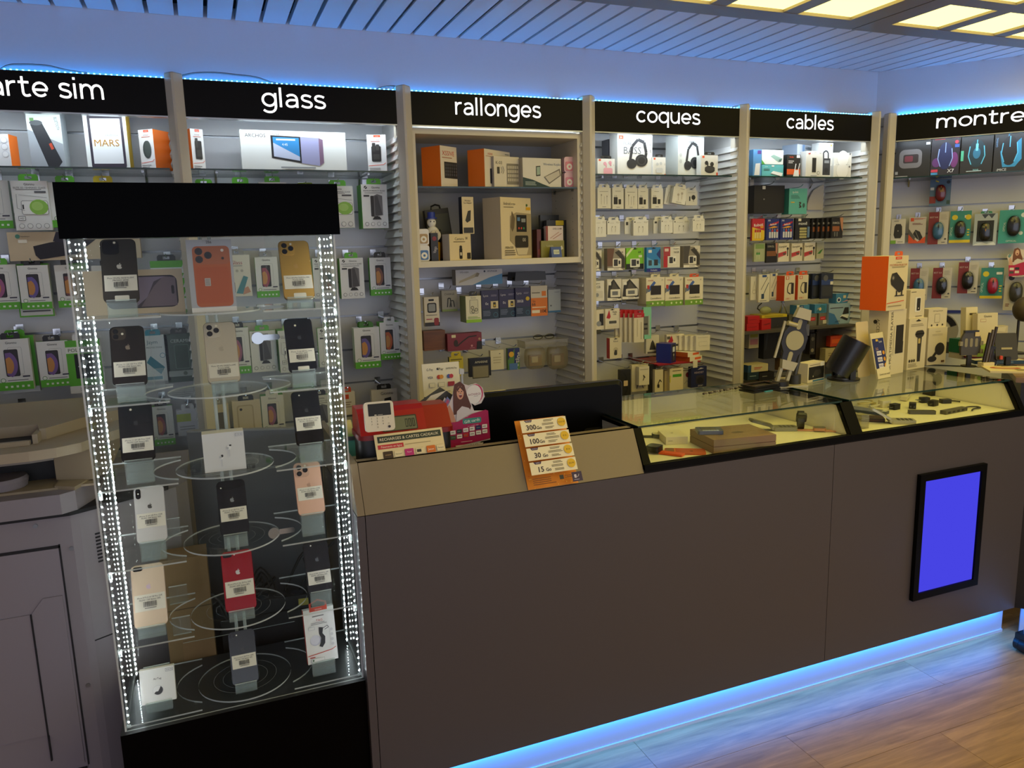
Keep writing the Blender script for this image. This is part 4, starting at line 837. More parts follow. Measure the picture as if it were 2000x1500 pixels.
def hook(label, group, x, y, z, reach=.12, wall=False):
    """chrome peg hook: backplate, wire and price flap; x, y = its foot at the board"""
    global HK
    if HK is None:
        HK = thing('peg_hook', label, 'hook', (0, 0, 0))
        MB().box(-.012, .012, -.004, 0, -.006, .022, CHROME).build('backplate', HK)
        MB().tube([(0, -.003, 0), (0, -.11, 0), (0, -.122, .003), (0, -.132, .012)], .0019, CHROME, 6).build('wire', HK, True)
        h = HK
    else: h = copy_tree(HK)
    h['label'] = label; h['category'] = 'hook'; h['group'] = group
    h.location = onwall(x, y, z) if wall else (x, y, z); h.rotation_euler = (0, 0, R(TURN) if wall else 0); h.scale = (1, reach/.12, 1)
    return h
Hd = 3.2595                                     # face of the slat boards
GW = {'*': mat('#e4e4e2', .42), 'l': mat('#56a92c', .45), 'r': mat('#dfe0dc', .45), 'u': mat('#56a92c', .45), 'd': mat('#56a92c', .45)}
GN, GD = '#5fb52e', '#2d2a28'
def g_moon(tint='#a05a86'):
    return [('t', 'Gionnu', .5, .93, .045, '#1c1c1e', 0, .5, True), ('fr', .38, .30, .78, .84, .05, .008, '#9aa0a4', '#e4e4e2'), ('rr', .26, .27, .66, .80, .045, '#16141a'), ('rr', .285, .285, .635, .785, .035, '#2f2b33'),
            ('p', arc(.29, .50, .33, -65, 62, 12, .27)+[(.29, .73), (.29, .30)], tint), ('p', arc(.29, .49, .22, -60, 60, 10, .19)+[(.29, .62), (.29, .34)], '#c98b4a'), ('r', .0, .0, 1, .16, GN), ('e', .15, .20, .075, 0, '#2f6f1c'), ('e', .15, .20, .06, 0, '#e9efe4'), ('n', .28, .18, .92, .21, 1, '#6a6a6a'),
            ('r', .72, .245, .93, .275, '#3c3c50'), ('r', .18, .05, .25, .09, '#e9f3e2'), ('r', .34, .05, .41, .09, '#e9f3e2'), ('r', .50, .05, .57, .09, '#e9f3e2'), ('r', .66, .05, .73, .09, '#e9f3e2'), ('r', .82, .05, .89, .09, '#e9f3e2')]
def g_priv():
    return [('t', 'Gionnu', .56, .93, .045, '#1c1c1e', 0, .42, True), ('e', .17, .93, .06, 0, '#1c1c1e'), ('l', .10, .89, .24, .97, .02, '#e4e4e2'), ('t', 'PREMIUM PRIVACY GLASS', .5, .855, .032, '#3a3a3c', 0, .84), ('n', .12, .79, .88, .82, 1, '#7a7a7a'), ('rr', .08, .72, .30, .76, .01, '#3a3a3c'),
            ('rr', .34, .27, .62, .74, .03, '#201c1f'), ('p', [(.46, .27), (.80, .30), (.80, .74), (.60, .78), (.47, .74)], '#6d6a6c'), ('p', [(.50, .29), (.78, .31), (.62, .74), (.50, .74)], '#464346'), ('p', [(.38, .20), (.74, .20), (.66, .27), (.46, .27)], '#1a181a'),
            ('e', .16, .10, .075, 0, '#5f5f62'), ('e', .39, .10, .075, 0, '#9a9a9c'), ('e', .62, .10, .075, 0, '#9a9a9c'), ('e', .85, .10, .075, 0, '#5f5f62'), ('e', .16, .10, .06, 0, '#e4e4e2'), ('e', .39, .10, .06, 0, '#e4e4e2'), ('e', .62, .10, .06, 0, '#e4e4e2'), ('e', .85, .10, .06, 0, '#e4e4e2')]
def g_elite():
    return [('t', 'Gionnu', .5, .93, .045, '#1c1c1e', 0, .5, True), ('t', 'ELITE 5D TEMPERED GLASS', .5, .86, .035, '#3a3a3c', 0, .88), ('n', .12, .81, .88, .84, 1, '#7a7a7a'), ('rr', .62, .755, .94, .795, .01, '#55565a'), ('c', [(.18, .72), (.95, .66)], .01, '#6a6a6c'), ('fr', .22, .32, .96, .60, .06, .010, '#2a2a2c', '#eeeeec'), ('e', .70, .47, .26, .155, '#8fc24e'), ('e', .66, .49, .16, .09, '#a9d16c'), ('c', [(.12, .73), (.10, .45), (.3, .40)], .01, '#6a6a6c'), ('r', .25, .43, .29, .52, '#2a2a2c'),
            ('fr', .10, .20, .30, .29, .02, .012, '#3a3a3c', '#e4e4e2'), ('t', 'HD', .2, .245, .035, '#3a3a3c'), ('e', .17, .09, .08, 0, '#8a8a8c'), ('e', .40, .09, .08, 0, '#8a8a8c'), ('e', .63, .09, .08, 0, '#8a8a8c'), ('e', .86, .09, .08, 0, '#8a8a8c'), ('e', .17, .09, .066, 0, '#e4e4e2'), ('e', .40, .09, .066, 0, '#e4e4e2'), ('e', .63, .09, .066, 0, '#e4e4e2'), ('e', .86, .09, .066, 0, '#e4e4e2')]
def glassbox(label, f, ops, tab=GN, depth=.03, cols=None, hk=None, group='tempered glass packs on hooks', **k):
    t = pack('glass_protector_pack', label, 'pack', f, depth, cols or GW, ops, group, tab=(tab, .55, .022), **k)
    hook('chrome hook '+(hk or ' '.join(('of the '+label).split()[:14])), 'chrome hooks under the carte sim and glass signs', f[0], Hd, f[2]+f[4]+.012, Hd-f[1]+.012)
    return t
def shelf_glass(label, x0, x1, y0, y1, z, wall=False, marks=None):
    t = thing('glass_shelf', label, 'glass shelf', (0, 0, z), 0, 'glass shelves in the wall bays')
    if wall: t.location = (CX, CY, z); t.rotation_euler[2] = R(TURN)
    MB().box(x0, x1, y0, y1, -.006, 0, {'*': GLASS_EDGE, 'u': GLASS, 'd': GLASS}).build('pane', t)
    for x in (x0+.09, x1-.09):
        MB().prismx([(y1-.02, -.010), (y1, -.034), (y1, -.0065), (y0+.06, -.0065), (y0+.06, -.010)], x-.004, x+.004, CHROME).build('bracket', t)
    return t
SHY0, SHY1, SHZ1 = 2.995, 3.258, 1.9165
for n, a, b in (('carte sim', PIL[0], PIL[1]), ('glass', PIL[1], PIL[2]), ('coques', PIL[3], PIL[4]), ('cables', PIL[4], PIL[5])):
    shelf_glass('glass shelf just under the %s sign' % n, a+.024, b-.040, SHY0, SHY1, SHZ1)
shelf_glass('glass shelf just under the montres sign', .09, .93, -.30, -.02, 1.9165, True)


# ================================================================== goods under the carte sim and glass signs
OR = mat('#f57a20', .45); ZS = SHZ1+.0005
def onshelf(f, z=ZS): return (f[0], f[1], z, f[3], f[4]+f[2]-z)
XW = lambda: [('r', .36, .93, .72, .99, '#d94a22'), ('t', 'xwave', .54, .96, .025, '#f6e0d6', 0, .3), ('t', 'VOYAGE', .5, .86, .03, '#8a2f22', 0, .4), ('n', .2, .80, .8, .83, 1, '#c0563c'), ('c', [(.04, .17), (.82, .20), (.96, .25)], .03, '#d94a22'), ('n', .08, .04, .7, .13, 2, '#8a8a8a')]
pack('speaker_box', 'white box with an orange side at the far left of the carte sim shelf', 'box', onshelf((-0.5954, 3.06, 1.939, 0.0881, 0.0849)), .06, {'*': mat('#e6e6e6', .45), 'r': OR},
     [('e', .83, .62, .12, 0, '#cfcfd4'), ('e', .83, .40, .12, 0, '#cfcfd4'), ('e', .83, .82, .12, 0, '#cfcfd4'), ('e', .83, .62, .10, 0, '#efefef'), ('e', .83, .40, .10, 0, '#efefef'), ('e', .83, .82, .10, 0, '#efefef')], None, -14)
pack('speaker_box', 'tall pale box picturing a black cylinder speaker', 'box', onshelf((-0.4501, 3.08, 1.9404, 0.1028, 0.1721)), .07, {'*': mat('#d3dcd6', .45), 'r': mat('#b9c2c8', .45)},
     [('p', [(0, 0), (1, 0), (1, .42), (0, .66)], '#9aa2a8'), ('p', [(.10, .74), (.26, .80), (.44, .78), (.92, .12), (.78, .02), (.50, .02)], '#26282c'), ('e', .27, .77, .19, .045, '#4a4f52'), ('p', [(.58, .42), (.66, .44), (.72, .34), (.64, .32)], '#c0492e'), ('t', 'BLUETOOTH', .88, .76, .05, '#6f7a74', -82, .4), ('r', .10, .80, .22, .85, '#5f8f4e'), ('r', .09, .93, .28, .97, '#8a948e')], None, -6)
pack('tablet_box', 'white tablet box with yellow capitals on the pictured screen', 'box', onshelf((-0.2654, 3.07, 1.9321, 0.1364, 0.1778)), .05, {'*': mat('#e6ebe6', .4), 'r': mat('#b99a2c', .45), 'u': mat('#dfe6df', .45)},
     [('rr', .10, .02, .92, .95, .06, '#3a3440'), ('rr', .16, .10, .86, .88, .01, '#e9edee'), ('t', 'likebook', .64, .60, .05, '#9aa0a0', 0, .3), ('t', 'MARS', .50, .46, .12, '#b5830c', 0, .6, .012)], None, -10)
t = pack('speaker_box', 'white box with an orange side picturing a black rounded speaker', 'box', onshelf((-0.1398, 3.06, 1.94, 0.0606, 0.113)), .085, {'*': mat('#e4e4e2', .45), 'r': OR, 'u': OR}, XW()+[('e', .52, .50, .28, .22, '#2d3634'), ('e', .58, .52, .22, .20, '#39443f')], None, -38)
pack('charger_box', 'slim white box with an orange left side at the left of the glass shelf', 'box', onshelf((0.0271, 3.08, 1.927, 0.0466, 0.136)), .05, {'*': mat('#e4e4e2', .45), 'l': OR}, XW()+[('rr', .28, .28, .80, .72, .08, '#23211f'), ('rr', .32, .55, .52, .78, .04, '#34322e'), ('rr', .38, .34, .72, .5, .03, '#3a3834')], None, 24)
pack('tablet_box', 'wide white box picturing a small tablet docked to a speaker', 'box', onshelf((0.3638, 3.05, 1.908, 0.382, 0.1537)), .05, {'*': mat('#dfe3e0', .4), 'u': mat('#e6eae8', .4)},
     [('t', 'ARCHOS', .14, .87, .09, '#1c1e22', 0, .19, .02), ('t', 'Cisa', .33, .92, .07, '#5a5d62', 0, .06), ('p', [(.28, .32), (.56, .20), (.56, .86), (.28, .88)], '#1a1a1e'), ('p', [(.30, .36), (.545, .26), (.545, .83), (.30, .84)], '#2f86c4'), ('p', [(.30, .36), (.545, .26), (.545, .36), (.30, .70)], '#b9c3dc'), ('r', .33, .76, .51, .80, '#d9e3ea'), ('t', '4:45', .41, .66, .06, '#e9f1f6', 0, .07), ('p', [(.56, .20), (.735, .14), (.735, .84), (.56, .86)], '#9a9cc2'), ('p', [(.735, .14), (.775, .22), (.775, .80), (.735, .84)], '#7a5f78'), ('n', .36, .05, .72, .13, 1, '#8a8f92'), ('rr', .20, .0, .40, .05, .01, '#eef1ee')])
pack('charger_box', 'slim white box with an orange right side at the right of the glass shelf', 'box', onshelf((0.6738, 3.05, 1.9194, 0.0725, 0.1386)), .04, {'*': mat('#e4e4e2', .45), 'r': OR}, XW()+[('rr', .22, .28, .72, .70, .08, '#23211f'), ('rr', .26, .55, .44, .78, .04, '#34322e'), ('rr', .46, .58, .64, .74, .04, '#3f3d39'), ('rr', .30, .34, .64, .48, .03, '#3a3834')], None, -14)
for q, (x, c) in enumerate(((301, 258), (741, 256))): pass
# carte sim bay, rows of hanging packs
YH = 3.13
glassbox('green and white moon-phone pack at the left edge, top row', (-0.6377, 3.13, 1.7229, 0.1024, 0.1598), g_moon())
glassbox('pack with a green bubble, left of the showcase fascia', (-0.5218, 3.11, 1.7136, 0.108, 0.1666), g_elite())
glassbox('moon-phone pack half hidden behind the fascia corner, top row', (-0.4152, 3.13, 1.7233, 0.1073, 0.1543), g_moon())
glassbox('moon-phone pack hidden behind the fascia, beside a yellow tag', (-0.2966, 3.13, 1.7217, 0.1108, 0.1568), g_moon(), '#d9c21e')
t = pack('dash_cam_box', 'long beige box picturing a black dash cam behind the showcase corner', 'box', (-0.4035, 3.12, 1.6108, 0.4104, 0.0978), .05, {'*': mat('#cdb99a', .5), 'u': mat('#8a7a60', .5)},
     [('e', .075, .85, .018, 0, '#4f8f7c'), ('t', 'NewSmart', .13, .845, .045, '#3a3226', 0, .09), ('rr', .075, .62, .14, .74, .005, '#efe6d4'), ('p', [(.18, .50), (.30, .62), (.62, .84), (.66, .72), (.50, .20), (.22, .03), (.19, .18)], '#17131c'), ('p', [(.33, .66), (.36, .99), (.60, .99), (.62, .78), (.42, .60)], '#1f1b2c'), ('c', [(.42, .80), (.46, .93), (.54, .86)], .01, '#a85a6a'), ('rr', .80, .90, .93, .99, .02, '#2a2420')])
hook('chrome hook carrying the long dash cam box', 'chrome hooks under the carte sim and glass signs', -.36, Hd, 1.632, .10)
glassbox('moon-phone pack cut by the left edge, middle row', (-0.65, 3.13, 1.4456, 0.1054, 0.1542), g_moon())
glassbox('large green pack behind a white moon-phone pack, middle row left', (-0.5548, 3.15, 1.414, 0.1076, 0.1863), [('r', 0, 0, 1, 1, GN), ('r', .04, .03, .96, .20, '#e4e4e2'), ('n', .1, .08, .9, .14, 1, '#555555')], '#1b1b1b')
glassbox('white moon-phone pack in front of a larger green pack', (-0.546, 3.12, 1.4424, 0.0927, 0.1524), g_moon('#6a5aa0'), '#1b1b1b', .02)
glassbox('moon-phone pack seen through the left side of the showcase, middle row', (-0.4339, 3.13, 1.4432, 0.0959, 0.1499), g_moon('#7a4a4a'), '#1b1b1b')
glassbox('green camera glass pack seen through the showcase, middle row', (-0.3003, 3.13, 1.4363, 0.1326, 0.1508), [('t', 'Gionnu', .5, .93, .045, '#1c1c1e', 0, .5, True), ('fr', .2, .3, .8, .86, .05, .01, '#5a5f62', '#c9cccb'), ('rr', .25, .45, .6, .75, .05, '#4a5054'), ('r', 0, 0, 1, .14, '#3f7a4a')], '#1b1b1b')
glassbox('bright green nano film pack seen through the top of the showcase', (-0.1174, 3.13, 1.4192, 0.1131, 0.179), [('r', 0, .22, 1, 1, GN), ('r', 0, .74, 1, .86, '#eef2ea'), ('t', 'POLYNANO', .5, .80, .055, '#33402c', 0, .9, True), ('rr', .62, .62, .92, .74, .02, '#dfe8d6'), ('t', '512', .77, .68, .05, '#33402c'), ('p', [(.1, .24), (.4, .24), (.45, .5), (.36, .78), (.1, .72)], '#3f5a34'), ('n', .08, .05, .9, .18, 3, '#8a8f88')], '#1b1b1b')
glassbox('white moon-phone pack at the left edge over the copier', (-0.6415, 3.12, 1.1624, 0.1056, 0.1803), g_moon('#7a5a9a'), '#1b1b1b', .03)
glassbox('green pack standing behind the left edge moon-phone pack', (-0.6348, 3.16, 1.1461, 0.1121, 0.2031), [('r', 0, .10, 1, 1, GN)], GN)
glassbox('white moon-phone pack left of the showcase over the copier', (-0.5191, 3.13, 1.1624, 0.0985, 0.1638), g_moon('#7a5a9a'), '#1b1b1b')
glassbox('green pack with a white band beside the left showcase edge', (-0.4234, 3.13, 1.1309, 0.111, 0.1924), [('r', 0, .14, 1, 1, GN), ('r', 0, .76, 1, .88, '#eef2ea'), ('t', 'POLYNANO', .5, .82, .065, '#33402c', 0, .94, True), ('rr', .22, .28, .95, .74, .02, '#15161a'), ('p', [(.3, .5), (.5, .66), (.62, .6), (.5, .46)], '#b9c3cc'), ('n', .3, .04, .9, .11, 2, '#8a8f88')], '#e6e6e6')
glassbox('teal and white protection pack seen through the second left shelf', (-0.1899, 3.13, 1.1518, 0.0937, 0.173), [('t', 'Jaym', .45, .86, .08, '#5a7a86', 0, .5), ('t', 'PROTECTION', .5, .74, .035, '#4a5a60', 0, .8), ('p', [(.18, .42), (.34, .56), (.82, .30), (.66, .15)], '#2f7f96'), ('e', .78, .56, .10, 0, '#4a8fa6'), ('e', .78, .56, .08, 0, '#dfe4e4'), ('r', .12, .04, .7, .11, '#2f7f96')], '#2f8fa6', cols={'*': mat('#d6dcdc', .45)})
glassbox('dark green ceramic glass pack seen through the showcase hinge', (-0.101, 3.13, 1.142, 0.1048, 0.1829), [('t', 'CERAMIC', .55, .86, .07, '#c9d6cc', 0, .7), ('fr', .30, .28, .78, .78, .05, .012, '#7fa08a', '#2f4a3a'), ('rr', .05, .12, .95, .24, .01, '#aab4ae'), ('e', .6, .18, .07, 0, '#5a6a60')], '#1b1b1b', cols={'*': mat('#2c4638', .4)})
glassbox('white moon-phone pack seen through the third left shelf', (-0.1886, 3.13, 0.9035, 0.0776, 0.1522), g_moon('#9a4a4a'), '#1b1b1b')
glassbox('dark navy pack seen through the left LED strips', (-0.3513, 3.13, 0.9035, 0.0676, 0.1453), [('e', .5, .75, .2, 0, '#9aa6b4'), ('t', '7D', .5, .5, .08, '#aab4c0'), ('p', [(.1, .05), (.9, .05), (.9, .4), (.4, .45)], '#5f8f3a')], '#1b1b1b', cols={'*': mat('#1c2438', .4)})
glassbox('small white pack with a yellow-green label seen through the third shelf', (-0.0964, 3.13, 0.9326, 0.083, 0.1), [('r', .0, .55, .6, .85, '#b9c81e'), ('n', .1, .2, .9, .4, 2, '#b0b0b0')], '#e6e6e6', cols={'*': mat('#e0e0e4', .45)})
glassbox('white pack with a bird mark peeping over the copier', (-0.6598, 3.13, 0.9607, 0.0807, 0.1148), [('t', 'Vennus', .56, .82, .10, '#2a2a2c', 0, .6), ('c', [(.18, .92), (.3, .82), (.5, .96)], .03, '#2a2a2c')], '#9a9a9a', cols={'*': mat('#e6e6ea', .45)})
glassbox('black phone strap pack peeping over the copier', (-0.562, 3.13, 0.9486, 0.0734, 0.0941), [('r', .1, .2, .9, .9, '#1a1a1a')], '#0f0f10', cols={'*': mat('#26262a', .4)})
glassbox('black headset pack beside the showcase over the copier', (-0.4659, 3.13, 0.937, 0.0524, 0.1105), [('r', .1, .2, .9, .9, '#1a1a1a')], '#0f0f10', cols={'*': mat('#202024', .4)})
# glass bay
glassbox('pack with a green tag hidden left behind the fascia', (0.0364, 3.13, 1.7135, 0.1067, 0.1565), g_moon()); glassbox('second pack with a green tag hidden behind the fascia', (0.1651, 3.13, 1.7117, 0.1066, 0.1666), g_moon())
glassbox('wide white pack with a green tag behind the fascia', (0.2808, 3.13, 1.71, 0.1022, 0.1729), g_moon()); glassbox('pack with an olive tag hidden behind the fascia', (0.403, 3.13, 1.7083, 0.1132, 0.1523), g_moon(), '#7d9a1e')
glassbox('pack with a green bubble beside the right end of the fascia', (0.5255, 3.12, 1.7082, 0.1182, 0.1619), g_elite())
glassbox('privacy glass pack with a green side, top right of the glass bay', (0.6628, 3.09, 1.7032, 0.1027, 0.1711), g_priv(), GN, .085)
glassbox('white glass pack picturing a hammer and phone behind the showcase', (0.1303, 3.13, 1.4552, 0.0888, 0.1571), [('t', 'Glass', .45, .82, .09, '#a8485a', 0, .6), ('n', .2, .72, .8, .76, 1, '#9a9a9a'), ('e', .25, .62, .06, 0, '#b9b4a8'), ('e', .45, .62, .06, 0, '#b9b4a8'), ('e', .65, .62, .06, 0, '#b9b4a8'), ('p', [(.35, .08), (.70, .50), (.88, .46), (.62, .06)], '#4f8f9c'), ('p', [(.62, .04), (.95, .10), (.85, .24), (.7, .2)], '#c9947a'), ('c', [(.1, .40), (.3, .34), (.3, .1)], .05, '#2a2a2c')], '#9a9a9a', cols={'*': mat('#e2ddd0', .45)})
glassbox('red moon-phone pack behind the top of the showcase', (0.2348, 3.13, 1.4463, 0.0836, 0.1553), g_moon('#a0485a'), '#9a9a9a')
glassbox('pack half hidden behind the gold phone', (0.3404, 3.13, 1.4373, 0.082, 0.1575), g_moon('#7a4a5a'), '#9a9a9a')
glassbox('pack seen through the right LED strips, second row', (0.4522, 3.13, 1.432, 0.0862, 0.1597), g_priv(), '#9a9a9a')
glassbox('privacy glass pack right of the showcase, second row', (0.563, 3.13, 1.4267, 0.0948, 0.1619), g_priv(), GN, .05)
glassbox('slim moon-phone pack at the right of the glass bay, second row', (0.6793, 3.13, 1.4337, 0.0868, 0.1537), g_moon('#8a5a4a'), '#1b1b1b')
glassbox('moon-phone pack behind the cream phone', (0.11, 3.13, 1.1556, 0.0749, 0.1795), g_moon('#a0607a'), '#1b1b1b')
glassbox('privacy glass pack behind the showcase lock', (0.1989, 3.13, 1.1561, 0.0957, 0.1615), g_priv(), GN)
glassbox('fat pack with green page edges behind the midnight phone', (0.2978, 3.1, 1.1499, 0.0875, 0.1661), g_elite(), '#a9d17c', .1)
glassbox('pack behind the right LED strips, third row', (0.457, 3.13, 1.1555, 0.0938, 0.1582), g_priv(), '#1b1b1b')
for k in range(4): glassbox(('', 'second', 'third', 'rearmost')[k]+' thin green-edged moon-phone pack in the stack right of the showcase', (*(0.6018, 3.165, 1.1413, 0.1044, 0.167)[:1], 3.10+k*.013, *(0.6018, 3.165, 1.1413, 0.1044, 0.167)[2:]), g_moon('#6a5a9a'), '#3f7a22', .008, {'*': mat('#e4e4e2', .42), 'l': mat('#8fbf4e', .45) if k % 2 else mat('#dfe2d6', .45)}, 'behind the thin stack, '+('', 'second', 'third', 'rearmost')[k]) if k else glassbox('front moon-phone pack of the thin stack right of the showcase', (*(0.6018, 3.165, 1.1413, 0.1044, 0.167)[:1], 3.10, *(0.6018, 3.165, 1.1413, 0.1044, 0.167)[2:]), g_moon('#6a5a9a'), '#3f7a22', .008, {'*': mat('#e4e4e2', .42), 'l': mat('#8fbf4e', .45)})
glassbox('orange moon-phone pack at the right of the glass bay, third row', (0.6973, 3.1, 1.1699, 0.0813, 0.1548), g_moon('#c0623a'), '#e4e4e2', .06)
glassbox('cream phone case pack behind the earbud box', (0.1163, 3.13, 0.9246, 0.1047, 0.1231), [('rr', .15, .0, .75, .86, .1, '#b9a888'), ('rr', .2, .0, .7, .82, .08, '#d3c4a4'), ('e', .3, .72, .05, 0, '#2a2420')], '#1b1b1b', cols={'*': mat('#d9cbb0', .5)})
glassbox('grey phone case pack beside the round trays', (0.0149, 3.13, 0.9361, 0.0705, 0.1053), [('rr', .3, .0, .9, .7, .1, '#6a665f')], '#9a9a9a', cols={'*': mat('#d3c6ae', .5)})
glassbox('moon-phone pack behind the third right shelf', (0.2156, 3.13, 0.8966, 0.0859, 0.1621), g_moon('#a0607a'), '#e4e4e2', .05)
glassbox('pack with a dark phone behind the right LED strips, low row', (0.3973, 3.13, 0.8754, 0.1021, 0.1659), g_priv(), '#1b1b1b')
glassbox('white cable pack with an orange mark above the tape dispenser', (0.512, 3.13, 0.949, 0.0628, 0.0945), [('r', .1, .7, .6, .9, '#d94a22'), ('n', .1, .3, .8, .6, 3, '#9a8a7a')], '#d94a22', cols={'*': mat('#e4dccb', .5)})
glassbox('pack with a dark holder behind the money counter', (0.6667, 3.13, 0.9547, 0.1085, 0.0874), [('t', 'Gionnu', .6, .8, .14, '#1c1c1e', 0, .5, True), ('p', [(.4, .05), (.8, .05), (.75, .6), (.5, .55)], '#1e1e20')], '#1b1b1b', cols={'*': mat('#ddd6c8', .5)})


# ================================================================== goods under the rallonges sign: a white box shelf
X0, X1 = PIL[2]+.0285, PIL[3]-.0285; WC = mat('#dcd3bf', .45); zb = (1.1457, 2.985, 1.5554)[2]; zt = (1.1618, 2.985, 2.0649)[2]; zg = (1.1611, 3, 1.8595)[2]
t = thing('box_shelf', 'white open box shelf under the rallonges sign', 'shelf', ((X0+X1)/2, 2.985, zb)); h = (X1-X0)/2
MB().box(-h, h, 0, .272, -.012, .012, WC).build('bottom_board', t); MB().box(-h, h, 0, .272, zt-zb-.008, zt-zb+.012, WC).build('top_board', t)
for x in (-h, h-.016): MB().box(x, x+.016, 0, .272, .012, zt-zb-.008, WC).build('side_board', t)
MB().box(-h+.016, h-.016, .262, .272, .012, zt-zb-.008, mat('#9a9a9a', .5)).build('back_board', t)
for k in range(12):
    for y in (.05, .22): MB().cyl((h-.0165, y, .03+k*.033), .002, .0006, mat('#4a453c', .8), 'x', 6).build('shelf_hole', t)
t = thing('glass_shelf', 'glass shelf inside the white box shelf', 'glass shelf', ((X0+X1)/2, 2.985, zg), 0, 'glass shelves in the wall bays')
MB().box(-h+.018, h-.018, .005, .258, -.006, 0, {'*': GLASS_EDGE, 'u': GLASS, 'd': GLASS}).build('pane', t)
for x in (-h+.0215, h-.0215):
    for y in (.04, .22): MB().cyl((x-.004, y, -.011), .004, .008, STEEL, 'x', 8).build('shelf_pin', t)
Z1, Z2 = zg+.0005, zb+.0125
def st(f, z): return (f[0], f[1], z, f[3], f[4]+f[2]-z)
CRM = mat('#e6d9bf', .5)
KEYB = lambda u0, v0, u1, v1, c='#23252c', k='#4a4d58': [('rr', u0, v0, u1, v1, .02, c)]+[('r', u0+(u1-u0)*(.06+.15*i), v0+(v1-v0)*(.15+.2*j), u0+(u1-u0)*(.17+.15*i), v0+(v1-v0)*(.29+.2*j), k) for i in range(6) for j in range(4)]
pack('keyboard_box', 'orange and white keyboard box at the left of the box shelf', 'box', st((0.9616, 3.04, 1.8678, 0.1014, 0.1518), Z1), .10, {'*': mat('#e6dccb', .5), 'l': OR}, [('t', 'XSSIVE', .48, .83, .11, '#c8442a', 0, .8, True), ('n', .1, .70, .85, .74, 1, '#b06a4a')]+KEYB(.22, .22, 1.0, .62), None, 32)
pack('keyboard_box', 'second orange and white keyboard box on the glass shelf', 'box', st((1.1796, 3.06, 1.8688, 0.1848, 0.1422), Z1), .085, {'*': mat('#e6dccb', .5), 'l': OR}, [('t', 'XSSIVE', .22, .88, .055, '#c8442a', 0, .32, True), ('n', .05, .80, .4, .83, 1, '#b06a4a'), ('rr', .2, .1, .34, .5, .02, '#23252c'), ('n', .80, .9, .95, .95, 1, '#8a8a8a')], None, 34)
pack('keyboard_box', 'cream keyboard box leaning on the orange boxes', 'box', st((1.208, 3.03, 1.8643, 0.1255, 0.1191), Z1), .03, {'*': mat('#e0d6c2', .5), 'l': mat('#a9a6a8', .5)}, [('t', 'K-03', .20, .80, .10, '#4a443a', 0, .24), ('r', .12, .44, .22, .66, '#3a342c'), ('c', [(.28, .46), (.32, .55), (.28, .66)], .015, '#4a443a'), ('c', [(.34, .44), (.39, .55), (.34, .68)], .015, '#4a443a')]+KEYB(.50, .10, .97, .78, '#8a8272', '#cfc5b0'), None, 12)
pack('keyboard_box', 'white wireless keyboard box at the right of the box shelf', 'box', st((1.3643, 3.02, 1.8644, 0.1863, 0.1147), Z1), .03, {'*': mat('#ddd8d0', .45), 'l': mat('#b9b2a4', .5)}, [('t', 'Wireless Keybo', .76, .80, .08, '#3a5a86', 0, .46), ('p', [(0, 0), (.75, 0), (.5, .12), (.25, .26), (0, .34)], '#1c3a40'), ('n', .06, .06, .34, .2, 3, '#aab8b4'), ('p', [(.34, .38), (.45, .40), (.45, .74), (.34, .72)], '#2c2c30'), ('p', [(.355, .42), (.44, .44), (.44, .71), (.355, .69)], '#9fb4a8')]+[('p', [(.54, .36), (.68, .12), (.99, .42), (.96, .66)], '#77706a'), ('p', [(.57, .36), (.68, .17), (.96, .43), (.94, .60)], '#c9c2b8')], None, 6)
def ipod(name, label, loc, case, face, z, cat='music player'):
    t = thing(name, label, cat, (loc[0], loc[1], z)); w, h = .046, .064
    MB().prism(rrect(-w/2, w/2, 0, h, .010, 4), 0, .024, mat(case, .3, 0, .3)).build('case', t, True); MB().prism(rrect(-w/2+.006, w/2-.006, .006, h-.02, .006, 3), -.003, 0, mat(face, .35)).build('player', t, True)
    i = Ink(w, h, -.003); i.run([('e', .5, .36, .28, 0, '#efece6'), ('e', .5, .36, .11, 0, face)]); i.build('wheel', t); return t
f = (1.4954, 3.03, 1.8681); ipod('earphone_case', 'pink earphone case standing lower on the glass shelf end', f, '#e3b9c8', '#d98aa4', Z1, 'earphone case'); ipod('earphone_case', 'pink earphone case stacked on top at the glass shelf end', f, '#e3b9c8', '#e08a9a', Z1+.0645, 'earphone case')
# lower board of the box shelf
f = (0.8396, 3.03, 1.5726); ipod('music_player', 'white boxed music player with a blue face, lower of two', f, '#e6e2da', '#3f6fae', Z2); ipod('music_player', 'white boxed music player with a brown face, upper of two', f, '#e6e2da', '#b0905a', Z2+.0645)
pack('pen_box', 'slim black box beside the stacked music players', 'box', st((0.8849, 3.03, 1.5673, 0.0301, 0.1123), Z2), .05, {'*': mat('#16131a', .4)}, [('e', .5, .8, .3, 0, '#8a2a3a'), ('t', 'Vango', .5, .4, .12, '#c9c2c8', 80, .9)])
pack('camera_box', 'cream box picturing a slim action camera on the box shelf', 'box', st((0.9909, 3.02, 1.5683, 0.1144, 0.1051), Z2), .045, {'*': mat('#e2cfa6', .5), 'l': mat('#b9b4ae', .5)}, [('t', 'Camera', .46, .82, .10, '#3a2f22', 0, .42, True), ('t', '5K', .80, .84, .09, '#3a2f22', 0, .12, True), ('n', .18, .68, .86, .73, 1, '#3a2f22'), ('rr', .44, .05, .58, .46, .03, '#1c1a1a'), ('rr', .45, .44, .57, .56, .04, '#26221f'), ('r', .47, .18, .55, .3, '#cfc5b0'), ('rr', .80, .04, .97, .28, .02, '#2a2724')], None, 22)
